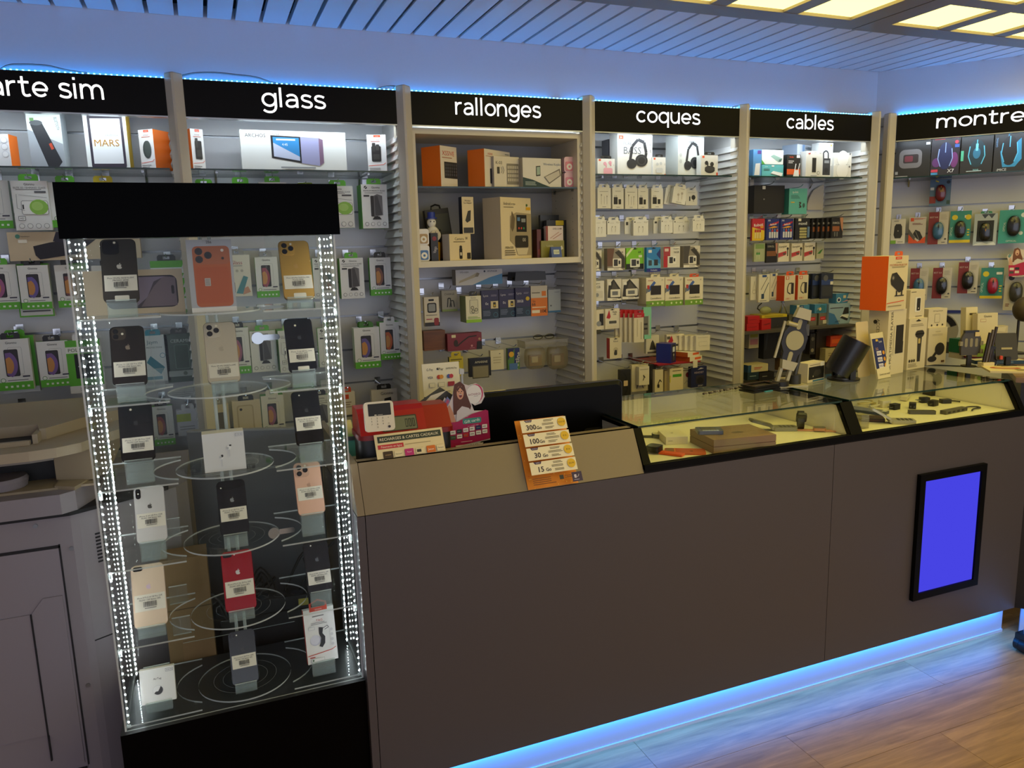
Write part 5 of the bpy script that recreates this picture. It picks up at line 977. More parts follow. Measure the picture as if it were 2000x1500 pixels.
pack('adapter_box', 'narrow cream car adapter box above the camera box', 'box', (*(1.0355, 3.04, 1.6754, 0.0532, 0.1481)[:2], Z2+st((0.9909, 3.02, 1.5683, 0.1144, 0.1051), Z2)[4]+.001, *(1.0355, 3.04, 1.6754, 0.0532, 0.1481)[3:]), .03, {'*': mat('#e2cfa6', .5), 'l': mat('#1f2740', .4)}, [('t', 'Wireless', .5, .90, .05, '#4a3f2a', 0, .5), ('t', 'Car Adapter', .5, .84, .05, '#4a3f2a', 0, .7), ('p', [(.25, .36), (.5, .62), (.75, .64), (.7, .36), (.4, .30)], '#23221f'), ('rr', .08, .02, .92, .17, .02, '#2a2a30')], None, 8)
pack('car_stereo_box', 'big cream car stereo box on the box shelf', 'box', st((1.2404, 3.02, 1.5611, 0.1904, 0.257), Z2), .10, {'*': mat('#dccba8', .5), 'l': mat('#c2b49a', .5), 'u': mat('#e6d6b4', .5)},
     [('t', 'Android', .21, .90, .050, '#2f2a20', 0, .22, True), ('t', 'SYSTEM', .41, .89, .028, '#2f2a20', 0, .14), ('n', .10, .83, .42, .855, 1, '#6a604a'), ('e', .86, .88, .03, 0, '#4a6a3a'), ('rr', .83, .80, .98, .85, .01, '#d9a51e'), ('p', [(.28, .30), (.30, .70), (.50, .76), (1, .74), (1, .05), (.55, .05), (.45, .2)], '#a39478'), ('p', [(.30, .52), (.36, .78), (.46, .66), (.42, .50), (.36, .44)], '#6b5c48'), ('r', .50, .44, .84, .72, '#17171e'), ('r', .53, .62, .62, .68, '#5a7fae'), ('e', .58, .50, .025, 0, '#c2453a'), ('e', .66, .50, .025, 0, '#c2453a'), ('e', .74, .50, .025, 0, '#3a8f5a'), ('r', .66, .60, .80, .66, '#8a8f98'), ('rr', .44, .18, .88, .38, .04, '#2a2724'), ('t', '00', .74, .31, .06, '#c9c2b4', 0, .14), ('p', [(.46, .17), (.88, .17), (.82, .06), (.52, .06)], '#cfc2a6'), ('t', '1920x1200', .24, .185, .035, '#2f2a20', 0, .26, True), ('n', .10, .05, .44, .15, 3, '#6a604a')], None, 26)
i = Ink(.10, (1.2404, 3.02, 1.5611, 0.1904, 0.257)[4], 0); 
t = thing('book', 'dark book with an amber cover leaning at the back of the box shelf', 'book', (*(0.9574, 3.14, 1.5734)[:2], Z2), 0, None, -4, -6)
MB().box(-.052, .052, 0, .03, 0, .215, {'*': mat('#17120f', .5)}).build('cover', t); Ink(.104, .215).run([('r', .12, .04, .96, .90, '#5a3416'), ('r', .12, .5, .96, .90, '#3a3a26'), ('t', 'MAN', .26, .62, .10, '#c9b9a4', 88, 2)]).build('front_print', t); MB().tube([(-.02, .01, .215), (-.018, .01, .228), (.0, .01, .234), (.018, .01, .228), (.02, .01, .215)], .004, mat('#0f0d0c', .5)).build('carry_loop', t)
t = thing('penguin_clock', 'penguin alarm clock with a blue hat on the music players', 'clock', ((0.8926, 3.07, 1.6807)[0], 3.075, Z2)); NV = mat('#22389a', .4)
MB().cyl((0, 0, .0), .026, .075, mat('#c9941e', .4), 'z', 18, .03).build('stand', t, True); MB().ball((0, 0, .105), .030, .026, .036, mat('#e9e6e0', .35)).build('body', t, True); MB().ball((-.004, 0, .155), .019, .018, .020, mat('#e9e6e0', .35)).build('head', t, True)
MB().ball((-.030, .002, .098), .007, .012, .03, mat('#15151a', .4)).build('wing', t, True); MB().ball((.031, .002, .098), .007, .012, .03, mat('#15151a', .4)).build('wing', t, True); MB().ball((-.004, .008, .157), .021, .016, .021, mat('#15151a', .4)).build('hood', t, True)
MB().cyl((-.004, 0, .170), .024, .004, NV, 'z', 18).build('hat_brim', t, True); MB().cyl((-.004, 0, .174), .016, .022, NV, 'z', 18).build('hat', t, True); MB().cyl((.003, -.031, .103), .022, .006, mat('#cfc2a0', .35), 'y', 20).build('clock_face', t, True)
MB().box(.0025, .0038, -.0322, -.031, .103, .119, mat('#22201c', .5)).build('hand', t); MB().box(.003, .013, -.0322, -.031, .1024, .1036, mat('#22201c', .5)).build('hand', t); MB().cyl((-.012, -.018, .158), .0028, .002, mat('#101014', .3), 'y', 8).build('eye', t); MB().cyl((.002, -.018, .158), .0028, .002, mat('#101014', .3), 'y', 8).build('eye', t)
pack('blister_pack', 'tall black pack with a yellow hanger at the right of the box shelf', 'pack', st((1.4653, 3.1, 1.5723, 0.0972, 0.1552), Z2), .03, {'*': mat('#1a1a18', .35)}, [('rr', .45, .86, .85, .99, .03, '#c9b21e'), ('r', .1, .5, .9, .8, '#2c3024')])
pack('blister_pack', 'dark pack leaning at the back right of the box shelf', 'pack', st((1.4504, 3.14, 1.5729, 0.0902, 0.1788), Z2), .02, {'*': mat('#23252a', .3)}, [('p', [(.1, .7), (.5, .9), (.4, .6)], '#8a9096')])
pack('hair_tool_box', 'pink and white box picturing slim tools, right of the big cream box', 'box', (*(1.4354, 3.06, 1.6257, 0.0834, 0.0655)[:2], Z2+.068, *(1.4354, 3.06, 1.6257, 0.0834, 0.0655)[3:]), .02, {'*': mat('#e3d3cc', .45)}, [('t', 'DSS-2188', .66, .82, .12, '#3a2f2c', 0, .5), ('l', .25, .2, .75, .6, .05, '#c9a49a'), ('l', .4, .15, .9, .5, .04, '#b98a80'), ('r', 0, 0, .12, 1, '#8a3a34')])
pack('cable_pack', 'olive green pack standing under the pink tool box', 'pack', st((1.4213, 3.05, 1.5689, 0.1101, 0.07), Z2), .03, {'*': mat('#8a8436', .4)}, [('t', 'Lassie', .38, .7, .13, '#d9d6a8', 0, .5), ('p', [(.5, .3), (.9, .7), (.95, .5), (.6, .2)], '#d9d2b0')])
t = thing('desk_clock', 'small blue digital clock at the right of the box shelf', 'clock', ((1.4173, 3.015, 1.5667)[0], 3.0, Z2)); BL = mat('#274a9a', .35)
MB().prismx([(0, 0), (.03, 0), (.018, .044), (.010, .044)], -.024, .024, BL).build('case', t); Ink(.048, .044, 0, Matrix.Rotation(-.22, 4, 'X')).run([('rr', .22, .30, .78, .74, .03, '#c9d0c0'), ('t', '12:4', .5, .52, .2, '#2a2c26', 0, .4)]).build('display', t)
pack('wallet_box', 'dark red slim box beside the big cream box', 'box', st((1.3615, 3.06, 1.5662, 0.0193, 0.1217), Z2), .05, {'*': mat('#5a1c16', .4)}, [('r', .2, .1, .8, .3, '#7a2a20')])
# hooks row under the box shelf
pack('microphone_box', 'white and blue box picturing a microphone under the box shelf', 'box', (1.0967, 3.1, 1.4614, 0.2107, 0.0649), .05, {'*': mat('#c9c6c2', .5), 'l': mat('#8a8278', .5), 'r': mat('#8aa0b4', .5)}, [('p', [(.35, 0), (1, 0), (1, .68), (.72, .45)], '#4f86b4'), ('t', 'WVNGR', .78, .86, .13, '#2f3a4a', 0, .3, True), ('e', .615, .86, .02, 0, '#2f3a4a'), ('t', 'YPD-103A', .18, .84, .10, '#6a665f', 0, .2), ('p', [(.06, .14), (.08, .30), (.30, .56), (.44, .78), (.50, .72), (.40, .48)], '#b0a488'), ('p', [(.40, .52), (.45, .80), (.51, .74), (.47, .52)], '#8a8068')])
def rpack(label, f, cols, ops, tab=None, depth=.02, name='blister_pack', cat='pack', **k):
    t = pack(name, label, cat, f, depth, cols, ops, 'packs on hooks under the box shelf', tab=tab, **k)
    hook('chrome hook carrying the '+' '.join(label.split()[:9]), 'chrome hooks under the box shelf', f[0], Hd, f[2]+f[4]+.008, Hd-f[1]+.012); return t
LY = lambda big, sim: [('r', 0, 0, 1, .35, '#1c2f4a'), ('t', 'Lyca', .24, .82, .075, '#c9c6d6', 0, .36), ('n', .55, .78, .92, .85, 2, '#8a86a6'), ('t', big, .30, .54, .09, '#d9d6e6', 0, .42, True), ('e', .80, .14, .14, 0, '#3a6a86'), ('e', .80, .14, .11, 0, '#1c2f4a'), ('n', .06, .10, .5, .3, 4, '#6f7a9a')]+([('r', .52, .36, .96, .62, '#d9c89a'), ('p', rrect(.66, .82, .40, .58, .02, 3), '#26241c'), ('r', .69, .43, .79, .50, '#c9a81e')] if sim else [('e', .80, .62, .13, 0, '#c9a81e')])
NVY = {'*': mat('#241f4a', .42)}
rpack('grey smartwatch charger pack at the left under the box shelf', (0.881, 3.1, 1.2969, 0.0644, 0.122), {'*': mat('#d3cabc', .5)}, [('rr', .30, .86, .66, .93, .02, '#1c1a18'), ('rr', .20, .46, .82, .80, .12, '#1c1a1c'), ('rr', .28, .51, .74, .76, .08, '#8a8d92'), ('n', .1, .36, .9, .40, 1, '#3a342c'), ('n', .1, .2, .5, .28, 1, '#a8485a'), ('r', 0, 0, 1, .13, '#26222a'), ('rr', .62, .02, .94, .28, .1, '#8a2430')])
rpack('grey card pack with black cables under the box shelf', (0.9726, 3.14, 1.3519, 0.0685, 0.0893), {'*': mat('#9a958a', .5)}, [('t', 'CHARGE', .5, .82, .09, '#2a2824', 0, .7), ('c', [(.35, .2), (.4, .62), (.55, .62), (.6, .2)], .07, '#1c1c1c'), ('c', [(.5, .2), (.58, .5), (.75, .5), (.8, .2)], .06, '#26261f'), ('r', 0, 0, 1, .1, '#7d8f4a')])
rpack('white and lime pack picturing three lens rings', (1.0525, 3.06, 1.3049, 0.0686, 0.1122), {'*': mat('#dcd6bc', .5), 'l': mat('#8a9a6a', .5)}, [('t', 'Gionnu', .5, .93, .05, '#2a2a22', 0, .5), ('fr', .25, .34, .80, .86, .06, .02, '#3a3a36', '#cfc9b0'), ('e', .42, .56, .11, 0, '#26241f'), ('e', .66, .48, .11, 0, '#26241f'), ('e', .46, .42, .11, 0, '#26241f'), ('e', .42, .56, .08, 0, '#bdb69c'), ('e', .66, .48, .08, 0, '#bdb69c'), ('e', .46, .42, .08, 0, '#bdb69c'), ('r', 0, 0, 1, .12, '#8fbf2e'), ('n', .1, .15, .9, .24, 2, '#8fae4a')], ('#1b1b1b', .5, .02), .08)
rpack('navy sim card pack nearest the lens ring pack', (1.1465, 3.11, 1.3111, 0.0779, 0.1237), NVY, LY('0c', True)); rpack('navy sim card pack in the middle of three', (1.2278, 3.11, 1.3131, 0.0793, 0.1225), NVY, LY('0c', True)); rpack('navy 300GB data pack beside the orange pack', (1.2964, 3.1, 1.3144, 0.0706, 0.1253), NVY, LY('300GB', False))
rpack('orange and grey sim pack priced 10', (1.3784, 3.11, 1.3114, 0.0795, 0.1335), {'*': mat('#c9bfae', .5)}, [('r', 0, 0, 1, .60, '#d9741c'), ('r', .66, .66, .92, .82, '#d9741c'), ('n', .06, .74, .55, .8, 1, '#5a5348'), ('t', 'Go', .18, .50, .06, '#2a2018', 0, .2), ('t', '66', .16, .40, .10, '#2a2018', 0, .3, True), ('r', .04, .10, .52, .2, '#e6d9bf'), ('t', '10€', .74, .16, .11, '#1c1610', 0, .4, True), ('n', .06, .26, .9, .32, 1, '#f0e0c0')])
rpack('pale blue pack at the right end under the box shelf', (1.4628, 3.13, 1.3214, 0.061, 0.1034), {'*': mat('#aab0b4', .45)}, [('r', 0, 0, 1, .08, '#3f6f9a'), ('n', .5, .86, .9, .9, 1, '#6a7078'), ('e', .2, .3, .06, 0, '#4a5058')])
t = thing('router_box', 'flat black router lying on the hooks under the box shelf', 'router', ((1.3354, 3.12, 1.4756)[0], 3.10, (1.3267, 3.1, 1.4697)[2]))
MB().prism([(-.075, 0), (.075, 0), (.07, .038), (-.07, .038)], 0, .09, mat('#0c0b0b', .35)).build('housing', t); MB().cyl((-.085, .02, .012), .006, .02, mat('#0c0b0b', .4), 'x', 8).build('plug', t)
# bottom of the rallonges bay
zl = (0.8875, 3.1, 1.1855)[2]
t = thing('base_shelf', 'grey ledge carrying small goods under the rallonges sign', 'shelf', ((X0+X1)/2, 3.0, .9))
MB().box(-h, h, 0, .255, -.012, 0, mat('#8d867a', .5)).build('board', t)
pack('wooden_block', 'brown wooden block at the lower left of the rallonges bay', 'block', (0.8878, 3.1, 1.1943, 0.094, 0.0824), .06, {'*': wood('#5a3216', '#7d4a22', 'walnut', .4)}, [('n', .1, .9, .4, .93, 1, '#4a2a12')])
pack('pipe_box', 'wine red box picturing a tobacco pipe and a bearded man', 'box', (1.0144, 3.08, 1.1873, 0.1537, 0.0723), .05, {'*': mat('#7a2436', .45)}, [('c', [(.22, .3), (.28, .28), (.45, .55), (.62, .78), (.85, .82)], .035, '#1f1a16'), ('e', .24, .45, .06, .2, '#2c1c14'), ('rr', .12, .78, .24, .95, .01, '#d9cfae'), ('e', .93, .62, .035, 0, '#b0846a'), ('p', [(.84, 0), (1, 0), (1, .48), (.86, .48)], '#17131a'), ('e', .70, .24, .03, 0, '#c98a96'), ('n', .64, .08, .78, .13, 1, '#c98a96')])
rpack('yellow gadget box with a yellow hanger, low in the rallonges bay', (0.9635, 3.05, 1.0828, 0.0611, 0.0829), {'*': mat('#c2b02c', .45), 'l': mat('#2c3a22', .5)}, [('n', .1, .7, .9, .92, 2, '#5a5216'), ('r', .5, .1, .85, .42, '#d9d2a8')], ('#c9b21e', .7, .022))
rpack('black pack with white lettering, low in the rallonges bay', (1.0736, 3.06, 1.0719, 0.0978, 0.0799), {'*': mat('#15130f', .35)}, [('t', 'AMARINE', .55, .78, .12, '#d9d2bf', 0, .6, True), ('fr', .12, -.1, .9, .6, .03, .04, '#4a463c', '#8a826c')])
rpack('white booklet pack low in the rallonges bay', (1.1557, 3.07, 1.0927, 0.0617, 0.0851), {'*': mat('#d9d0b4', .5)}, [('n', .2, .3, .8, .7, 3, '#bdb294'), ('e', .7, .82, .05, .02, '#3a342c')])
rpack('blue and yellow pen pack with slanting white letters', (1.2336, 3.07, 1.0863, 0.0556, 0.0949), {'*': mat('#4f7a3a', .4)}, [('p', [(0, .45), (.6, 1), (0, 1)], '#22205a'), ('p', [(.5, .1), (1, .4), (1, 1), (.6, 1)], '#1f2a6a'), ('t', 'Artline', .78, .42, .2, '#e6e2cc', 80, 1.6, True), ('e', .3, .72, .22, 0, '#d9a51e'), ('r', .1, .0, .8, .3, '#4a6fae')])
for lab, f in (('left clear plastic bag of parts beside the monitor top', (1.3471, 3.08, 1.0755, 0.0993, 0.1055)), ('right clear plastic bag of parts beside the monitor top', (1.4625, 3.09, 1.0646, 0.1021, 0.1165))):
    t = thing('plastic_bag', lab, 'bag', (f[0], f[1], f[2]), 0, 'clear plastic bags'); w, hh = f[3], f[4]
    MB().ball((0, .02, hh/2), w/2, .022, hh/2, clear('#efe9d6', 1.35, .28, '#cfc5aa', .1), 14, 9, .6).build('film', t, True); MB().box(-w*.3, w*.3, .012, .03, hh*.15, hh*.6, mat('#8a6a4a', .5)).build('part_inside', t)
    MB().box(-w*.2, w*.1, .008, .012, hh*.3, hh*.55, mat('#d9d2bf', .5)).build('paper_slip', t)
t = thing('eyeglasses', 'folded dark eyeglasses on a clear tray in the rallonges bay', 'eyeglasses', (1.3745, 3.06, 1.2132)); BK = mat('#141210', .3)
for x in (-.028, .028): MB().tube([(x+.022*math.cos(2*math.pi*k/14), 0, .010+.010*math.sin(2*math.pi*k/14)) for k in range(15)], .002, BK).build('rim', t, True)
MB().tube([(-.006, 0, .012), (.006, 0, .012)], .002, BK).build('bridge', t); MB().tube([(-.05, 0, .014), (.03, .014, .010)], .002, BK).build('temple', t); MB().tube([(.05, 0, .014), (-.03, .02, .010)], .002, BK).build('temple', t)
f = (1.3819, 3.05, 1.1774, 0.2056, 0.0318); t = thing('clear_tray', 'clear plastic tray holding the eyeglasses', 'tray', (f[0], 3.045, f[2])); MB().box(-f[3]/2, f[3]/2, 0, .09, 0, f[4]-.002, clear('#e6e2d2', 1.4, .2, '#cfc8b4')).build('box', t); MB().box(-f[3]/2-.003, f[3]/2+.003, -.003, .093, f[4]-.002, f[4], clear('#e6e2d2', 1.4, .4, '#cfc8b4')).build('rim', t)


# ================================================================== goods under the coques sign
WB = {'*': mat('#e2e2de', .42)}; ORD = ('first', 'second', 'third', 'fourth', 'fifth', 'sixth', 'seventh', 'eighth')
JB = lambda: [('r', .07, .86, .20, .96, '#d9532a'), ('t', 'TUNE', .93, .62, .035, '#4a4a4c', -90, .5)]
pack('earbud_box', 'white box picturing pink earbuds at the left of the coques shelf', 'box', onshelf((1.6864, 3.05, 1.9103, 0.0866, 0.0761)), .04, WB, JB()+[('p', rrect(.34, .86, .02, .44, .10, 4), '#e6a9b8'), ('e', .42, .70, .09, 0, '#e3a4b4'), ('r', .46, .46, .53, .70, '#e3a4b4'), ('e', .72, .76, .09, 0, '#e3a4b4'), ('r', .72, .56, .79, .76, '#dd98aa')], None, 0, 0, tab=('#1c1c1e', .6, .012))
pack('earbud_box', 'tall dark box half hidden by the coques pillar', 'box', onshelf((1.7705, 3.14, 1.9535, 0.0474, 0.1295)), .06, {'*': mat('#54565c', .4)}, [('r', .2, .3, .9, .6, '#2c2c30')])
HP = lambda c, u, v, s: [('c', [(u-.20*s, v-.12*s), (u-.14*s, v+.20*s), (u+.02*s, v+.36*s), (u+.20*s, v+.30*s), (u+.26*s, v+.05*s), (u+.22*s, v-.12*s)], .075*s, c), ('e', u-.16*s, v-.22*s, .14*s, .12*s, c), ('e', u+.12*s, v-.14*s, .18*s, .15*s, c), ('e', u+.12*s, v-.14*s, .13*s, .11*s, '#3a3a3d'), ('e', u+.12*s, v-.14*s, .10*s, .085*s, '#1f1f22')]
pack('headphone_box', 'white box with grey capitals picturing glossy black headphones', 'box', onshelf((1.8318, 3.05, 1.9117, 0.1782, 0.1844)), .07, WB, [('r', .04, .86, .17, .95, '#d9532a'), ('t', 'JBL', .105, .905, .03, '#f6e6dc'), ('t', 'PURE', .28, .76, .08, '#5f6468', 0, .24), ('t', 'BASS', .42, .60, .17, '#6a6f73', 0, .55), ('t', 'TUNE 510BT', .94, .70, .04, '#4a4a4c', -90, .6)]+HP('#2a2a2e', .56, .50, 1.0))
pack('earbud_box', 'small white box picturing pale earbuds between two headphone boxes', 'box', onshelf((1.9512, 3.04, 1.912, 0.0672, 0.0847)), .03, WB, JB()+[('e', .35, .62, .10, 0, '#c4c8ca'), ('e', .62, .66, .10, 0, '#c4c8ca'), ('p', rrect(.25, .78, .14, .42, .1, 4), '#cdd0d2'), ('r', .9, .0, 1, .08, '#d9532a')], None, 0, 0, tab=('#1c1c1e', .6, .012))
pack('headphone_box', 'pale box picturing slim black headphones under the coques sign', 'box', onshelf((2.1348, 3.06, 1.9158, 0.1763, 0.1796)), .075, {'*': mat('#d9dedb', .42), 'l': mat('#c3c9c6', .45)}, [('t', 'GUESS', .52, .93, .05, '#8a8f8c', 0, .3), ('n', .36, .83, .70, .88, 2, '#4a4d4c'), ('e', .10, .68, .05, 0, '#c3c8c5'), ('e', .10, .52, .05, 0, '#c3c8c5'), ('e', .10, .36, .05, 0, '#c3c8c5')]+HP('#222225', .52, .48, .98), None, 14)
pack('earbud_box', 'white box picturing a black open earbud case', 'box', onshelf((2.2077, 3.02, 1.9104, 0.0933, 0.0979)), .035, WB, JB()+[('e', .52, .28, .30, .16, '#26262a'), ('e', .52, .36, .30, .12, '#3a3a3e'), ('e', .32, .62, .10, 0, '#26262a'), ('e', .64, .56, .11, 0, '#2f2f33'), ('r', .36, .44, .43, .62, '#26262a'), ('r', .62, .40, .69, .54, '#26262a'), ('r', .9, .0, 1, .16, '#d9532a')], None, 0, 0, tab=('#1c1c1e', .6, .014))
GCO = 'packs on hooks under the coques sign'
def cpack(label, f, cols, ops, tab=None, depth=.02, name='accessory_pack', cat='pack', hk=True, **k):
    t = pack(name, label, cat, f, depth, cols if isinstance(cols, dict) else {'*': mat(cols, .45)}, ops, GCO, tab=tab, **k)
    if hk: hook('chrome hook carrying the '+' '.join(label.split()[:10]), 'chrome hooks under the coques sign', f[0], Hd, f[2]+f[4]+.009, Hd-f[1]+.014)
    return t
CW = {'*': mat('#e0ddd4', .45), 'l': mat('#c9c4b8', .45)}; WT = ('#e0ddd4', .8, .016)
CHG = [('n', .25, .82, .75, .86, 1, '#8a8578'), ('rr', .12, .22, .46, .56, .02, '#1f1d1e'), ('r', .20, .56, .24, .66, '#8a8a8a'), ('r', .34, .56, .38, .66, '#8a8a8a'), ('rr', .54, .22, .76, .46, .02, '#26241f'), ('n', .35, .06, .65, .10, 1, '#6a665c')]
CBL = [('n', .15, .80, .85, .84, 1, '#8a8578'), ('c', [(.28, .2), (.28, .62), (.34, .66)], .02, '#a8a396'), ('c', [(.5, .2), (.5, .6)], .02, '#a8a396'), ('c', [(.70, .2), (.70, .58)], .02, '#a8a396'), ('r', .26, .62, .30, .70, '#5a564c'), ('r', .68, .56, .72, .62, '#5a564c'), ('n', .35, .06, .65, .10, 1, '#6a665c')]
ROW1 = [('white cable pack next to the rallonges pillar, top hook row', (1.7028, 3.1, 1.7769, 0.0676, 0.0894), CBL), ('white pack with black charger, second on the top hook row', (1.7734, 3.1, 1.7744, 0.0581, 0.0924), CHG), ('white cable pack, third on the top hook row', (1.8426, 3.1, 1.774, 0.0643, 0.0908), CBL), ('white pack with big black plug, fourth on the top hook row', (1.9046, 3.1, 1.7737, 0.0543, 0.0914), CHG), ('white pack with black plug, fifth on the top hook row', (1.9798, 3.1, 1.7757, 0.0634, 0.0898), CHG), ('white pack with black microphone at the end of the top hook row', (2.182, 3.12, 1.7901, 0.0663, 0.0661), [('n', .2, .86, .8, .9, 1, '#8a8578'), ('e', .66, .55, .17, 0, '#1f1d1e'), ('r', .3, .3, .4, .62, '#1f1d1e'), ('r', .64, .25, .68, .45, '#1f1d1e')])]
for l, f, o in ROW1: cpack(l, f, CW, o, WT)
cpack('tilted white earphone pack near the end of the top hook row', (2.0819, 3.08, 1.7949, 0.0729, 0.074), CW, [('n', .5, .9, .9, .95, 1, '#8a8578'), ('e', .40, .55, .08, 0, '#b4aa9a'), ('e', .66, .66, .08, 0, '#b4aa9a'), ('c', [(.40, .52), (.46, .2)], .03, '#b4aa9a'), ('c', [(.66, .62), (.70, .3)], .03, '#b4aa9a'), ('n', .3, .06, .8, .12, 1, '#8a8578')], WT, ry=9)
for k in range(3): cpack(ORD[k]+' thin white pack left of the tilted earphone pack', ((2.0547, 3.1, 1.7916, 0.0643, 0.0742)[0]+.012*k, 3.11+.012*k, *(2.0547, 3.1, 1.7916, 0.0643, 0.0742)[2:]), CW, [('l', .2, .1, .3, .8, .03, '#6a665c')], WT, .008, ry=9, hk=False)
EPH = [('r', .06, .84, .14, .92, '#2a2a28'), ('n', .2, .82, .6, .86, 1, '#a8a396'), ('fr', .72, .84, .94, .93, .01, .012, '#8a8578', '#e0ddd4'), ('c', [(.36, .2), (.33, .45), (.38, .55)], .02, '#a8a396'), ('c', [(.62, .2), (.66, .45), (.62, .55)], .02, '#a8a396'), ('e', .38, .56, .035, 0, '#8a8578'), ('e', .62, .56, .035, 0, '#8a8578')]
for l, f in (('white earphone pack beside the pillar, second hook row', (1.681, 3.1, 1.6508, 0.0625, 0.0746)), ('white earphone pack, second of the second hook row', (1.7506, 3.1, 1.6609, 0.0661, 0.0615)), ('white earphone pack, third of the second hook row', (1.8806, 3.08, 1.6535, 0.0785, 0.0689)), ('white earphone pack, fourth of the second hook row', (2.0205, 3.08, 1.6628, 0.0641, 0.0606)), ('white earphone pack, fifth of the second hook row', (2.1129, 3.1, 1.6595, 0.0884, 0.0615)), ('white earphone pack at the right end of the second hook row', (2.1749, 3.05, 1.6664, 0.0658, 0.0587))): cpack(l, f, CW, EPH, WT)
for k in range(4): cpack(ORD[k]+' thin white pack left behind the third earphone pack', ((1.8437, 3.12, 1.6622, 0.0595, 0.0601)[0]+.01*k, 3.11+.01*k, *(1.8437, 3.12, 1.6622, 0.0595, 0.0601)[2:]), CW, [('r', .1, .66, .3, .9, '#3a3a38')], WT, .006, hk=False)
for k in range(3): cpack(ORD[k]+' thin white pack left behind the fourth earphone pack', ((1.9977, 3.12, 1.662, 0.0615, 0.061)[0]+.01*k, 3.11+.01*k, *(1.9977, 3.12, 1.662, 0.0615, 0.061)[2:]), CW, [('r', .1, .76, .3, .9, '#3a3a38')], WT, .006, hk=False)
SDP = lambda cap, tint='#5a4a3a': [('p', [(.0, 1), (1, 1), (1, .62), (.62, .95)], '#d9d2c2'), ('p', [(0, .2), (0, 1), (.40, 1), (.30, .5), (.30, .2)], tint), ('p', [(.42, .82), (.66, .92), (.98, .55), (.98, .1), (.80, .1), (.8, .5)], '#3a362f'), ('t', cap, .80, .82, .07, '#3a362f', 0, .3, True), ('rr', .30, .14, .78, .54, .05, '#e6e0d2'), ('rr', .36, .20, .58, .50, .02, '#34343a'), ('rr', .62, .28, .72, .44, .01, '#26262a'), ('p', [(0, 0), (.9, 0), (.75, .10), (0, .12)], '#e6e0d2'), ('n', .35, .04, .7, .08, 1, '#4a453c')]
BKG = '#8f8676'
cpack('memory card pack cut by the rallonges pillar', (1.6604, 3.11, 1.5004, 0.0654, 0.0918), BKG, SDP('32', '#4f5a3a')); cpack('memory card pack with a photo of a woman, left of the green one', (1.7634, 3.1, 1.4993, 0.0934, 0.0994), BKG, SDP('128', '#6a4a3a'), depth=.03); cpack('bright green and black memory card pack', (1.8618, 3.1, 1.5007, 0.0926, 0.0981), '#7fc41e', [('r', 0, 0, 1, .26, '#1c1f17'), ('p', [(.0, .55), (.45, 1), (.3, 1), (0, .7)], '#d9e6b4'), ('t', '64', .76, .80, .10, '#1c3010', 0, .2, True), ('rr', .22, .10, .78, .50, .04, '#dfe0d6'), ('rr', .30, .16, .56, .46, .02, '#34343a'), ('rr', .60, .24, .72, .40, .01, '#26262a'), ('r', .7, .55, .9, .66, '#dfe8c4'), ('t', 'Kingston', .55, .06, .05, '#cfd6c4', 0, .4)], slot=True)
cpack('blue capsule-shaped memory card pack with a dark blue foot', (1.9496, 3.08, 1.4862, 0.0747, 0.1126), '#2a7fc4', [('r', 0, 0, 1, .15, '#1c2a86'), ('t', 'Verbatim', .52, .075, .06, '#e6ecf6', 0, .7, True), ('p', [(.7, .72), (1, .95), (1, .5)], '#22307a'), ('rr', .12, .78, .36, .9, .02, '#dfe4ea'), ('rr', .10, .24, .38, .50, .02, '#dce6ee'), ('rr', .52, .26, .80, .50, .02, '#2a2c34'), ('p', [(0, .15), (1, .15), (1, .3), (0, .62)], '#5fa6d6'), ('rr', .12, .26, .36, .48, .02, '#34424e'), ('rr', .52, .26, .80, .50, .02, '#2a2c34')], slot=True)
cpack('red and white memory card pack marked 16GB', (2.0621, 3.1, 1.5035, 0.0909, 0.0954), '#ddd8cc', [('r', 0, 0, .24, .55, '#b3202e'), ('r', 0, .55, .40, 1, '#a83a44'), ('rr', .06, .78, .3, .92, .02, '#e0c9c6'), ('t', 'Kingston', .76, .90, .06, '#4a453c', 0, .4), ('t', '16GB', .76, .74, .10, '#4a453c', 0, .42), ('rr', .26, .14, .76, .54, .04, '#e9e6de'), ('rr', .34, .20, .56, .50, .02, '#34343a'), ('rr', .60, .28, .70, .44, .01, '#26262a')])
cpack('memory card pack at the right end of the card row', (2.167, 3.09, 1.5002, 0.0927, 0.1009), BKG, SDP('8', '#4a4642'), depth=.03)
UDP = [('p', [(0, 0), (.1, .75), (.45, 1), (.95, .5), (.98, .1)], '#2f2c28'), ('p', [(.25, .45), (.45, .9), (.8, .5)], '#4f4a42'), ('rr', .22, .16, .92, .52, .05, '#e2dccc'), ('rr', .34, .25, .74, .43, .02, '#6f7176'), ('p', [(0, 0), (.9, 0), (.75, .10), (0, .14)], '#e2dccc'), ('n', .35, .04, .7, .08, 1, '#4a453c'), ('rr', .08, .72, .26, .86, .01, '#e9e6de')]
cpack('white USB stick pack marked 32GB beside the pillar', (1.6631, 3.1, 1.3639, 0.0737, 0.0905), '#ddd8cc', [('t', 'Kingston', .5, .88, .07, '#4a453c', 0, .6), ('t', '32GB', .5, .70, .12, '#4a453c', 0, .7), ('rr', .2, .15, .9, .5, .05, '#cfc9bc'), ('e', .5, .3, .12, 0, '#8a8d92')])
cpack('black and white USB stick pack, left of two', (1.7534, 3.1, 1.3618, 0.0751, 0.0983), '#d9d3c4', UDP); cpack('black and white USB stick pack, right of two', (1.8388, 3.1, 1.3648, 0.0901, 0.0921), '#d9d3c4', UDP)
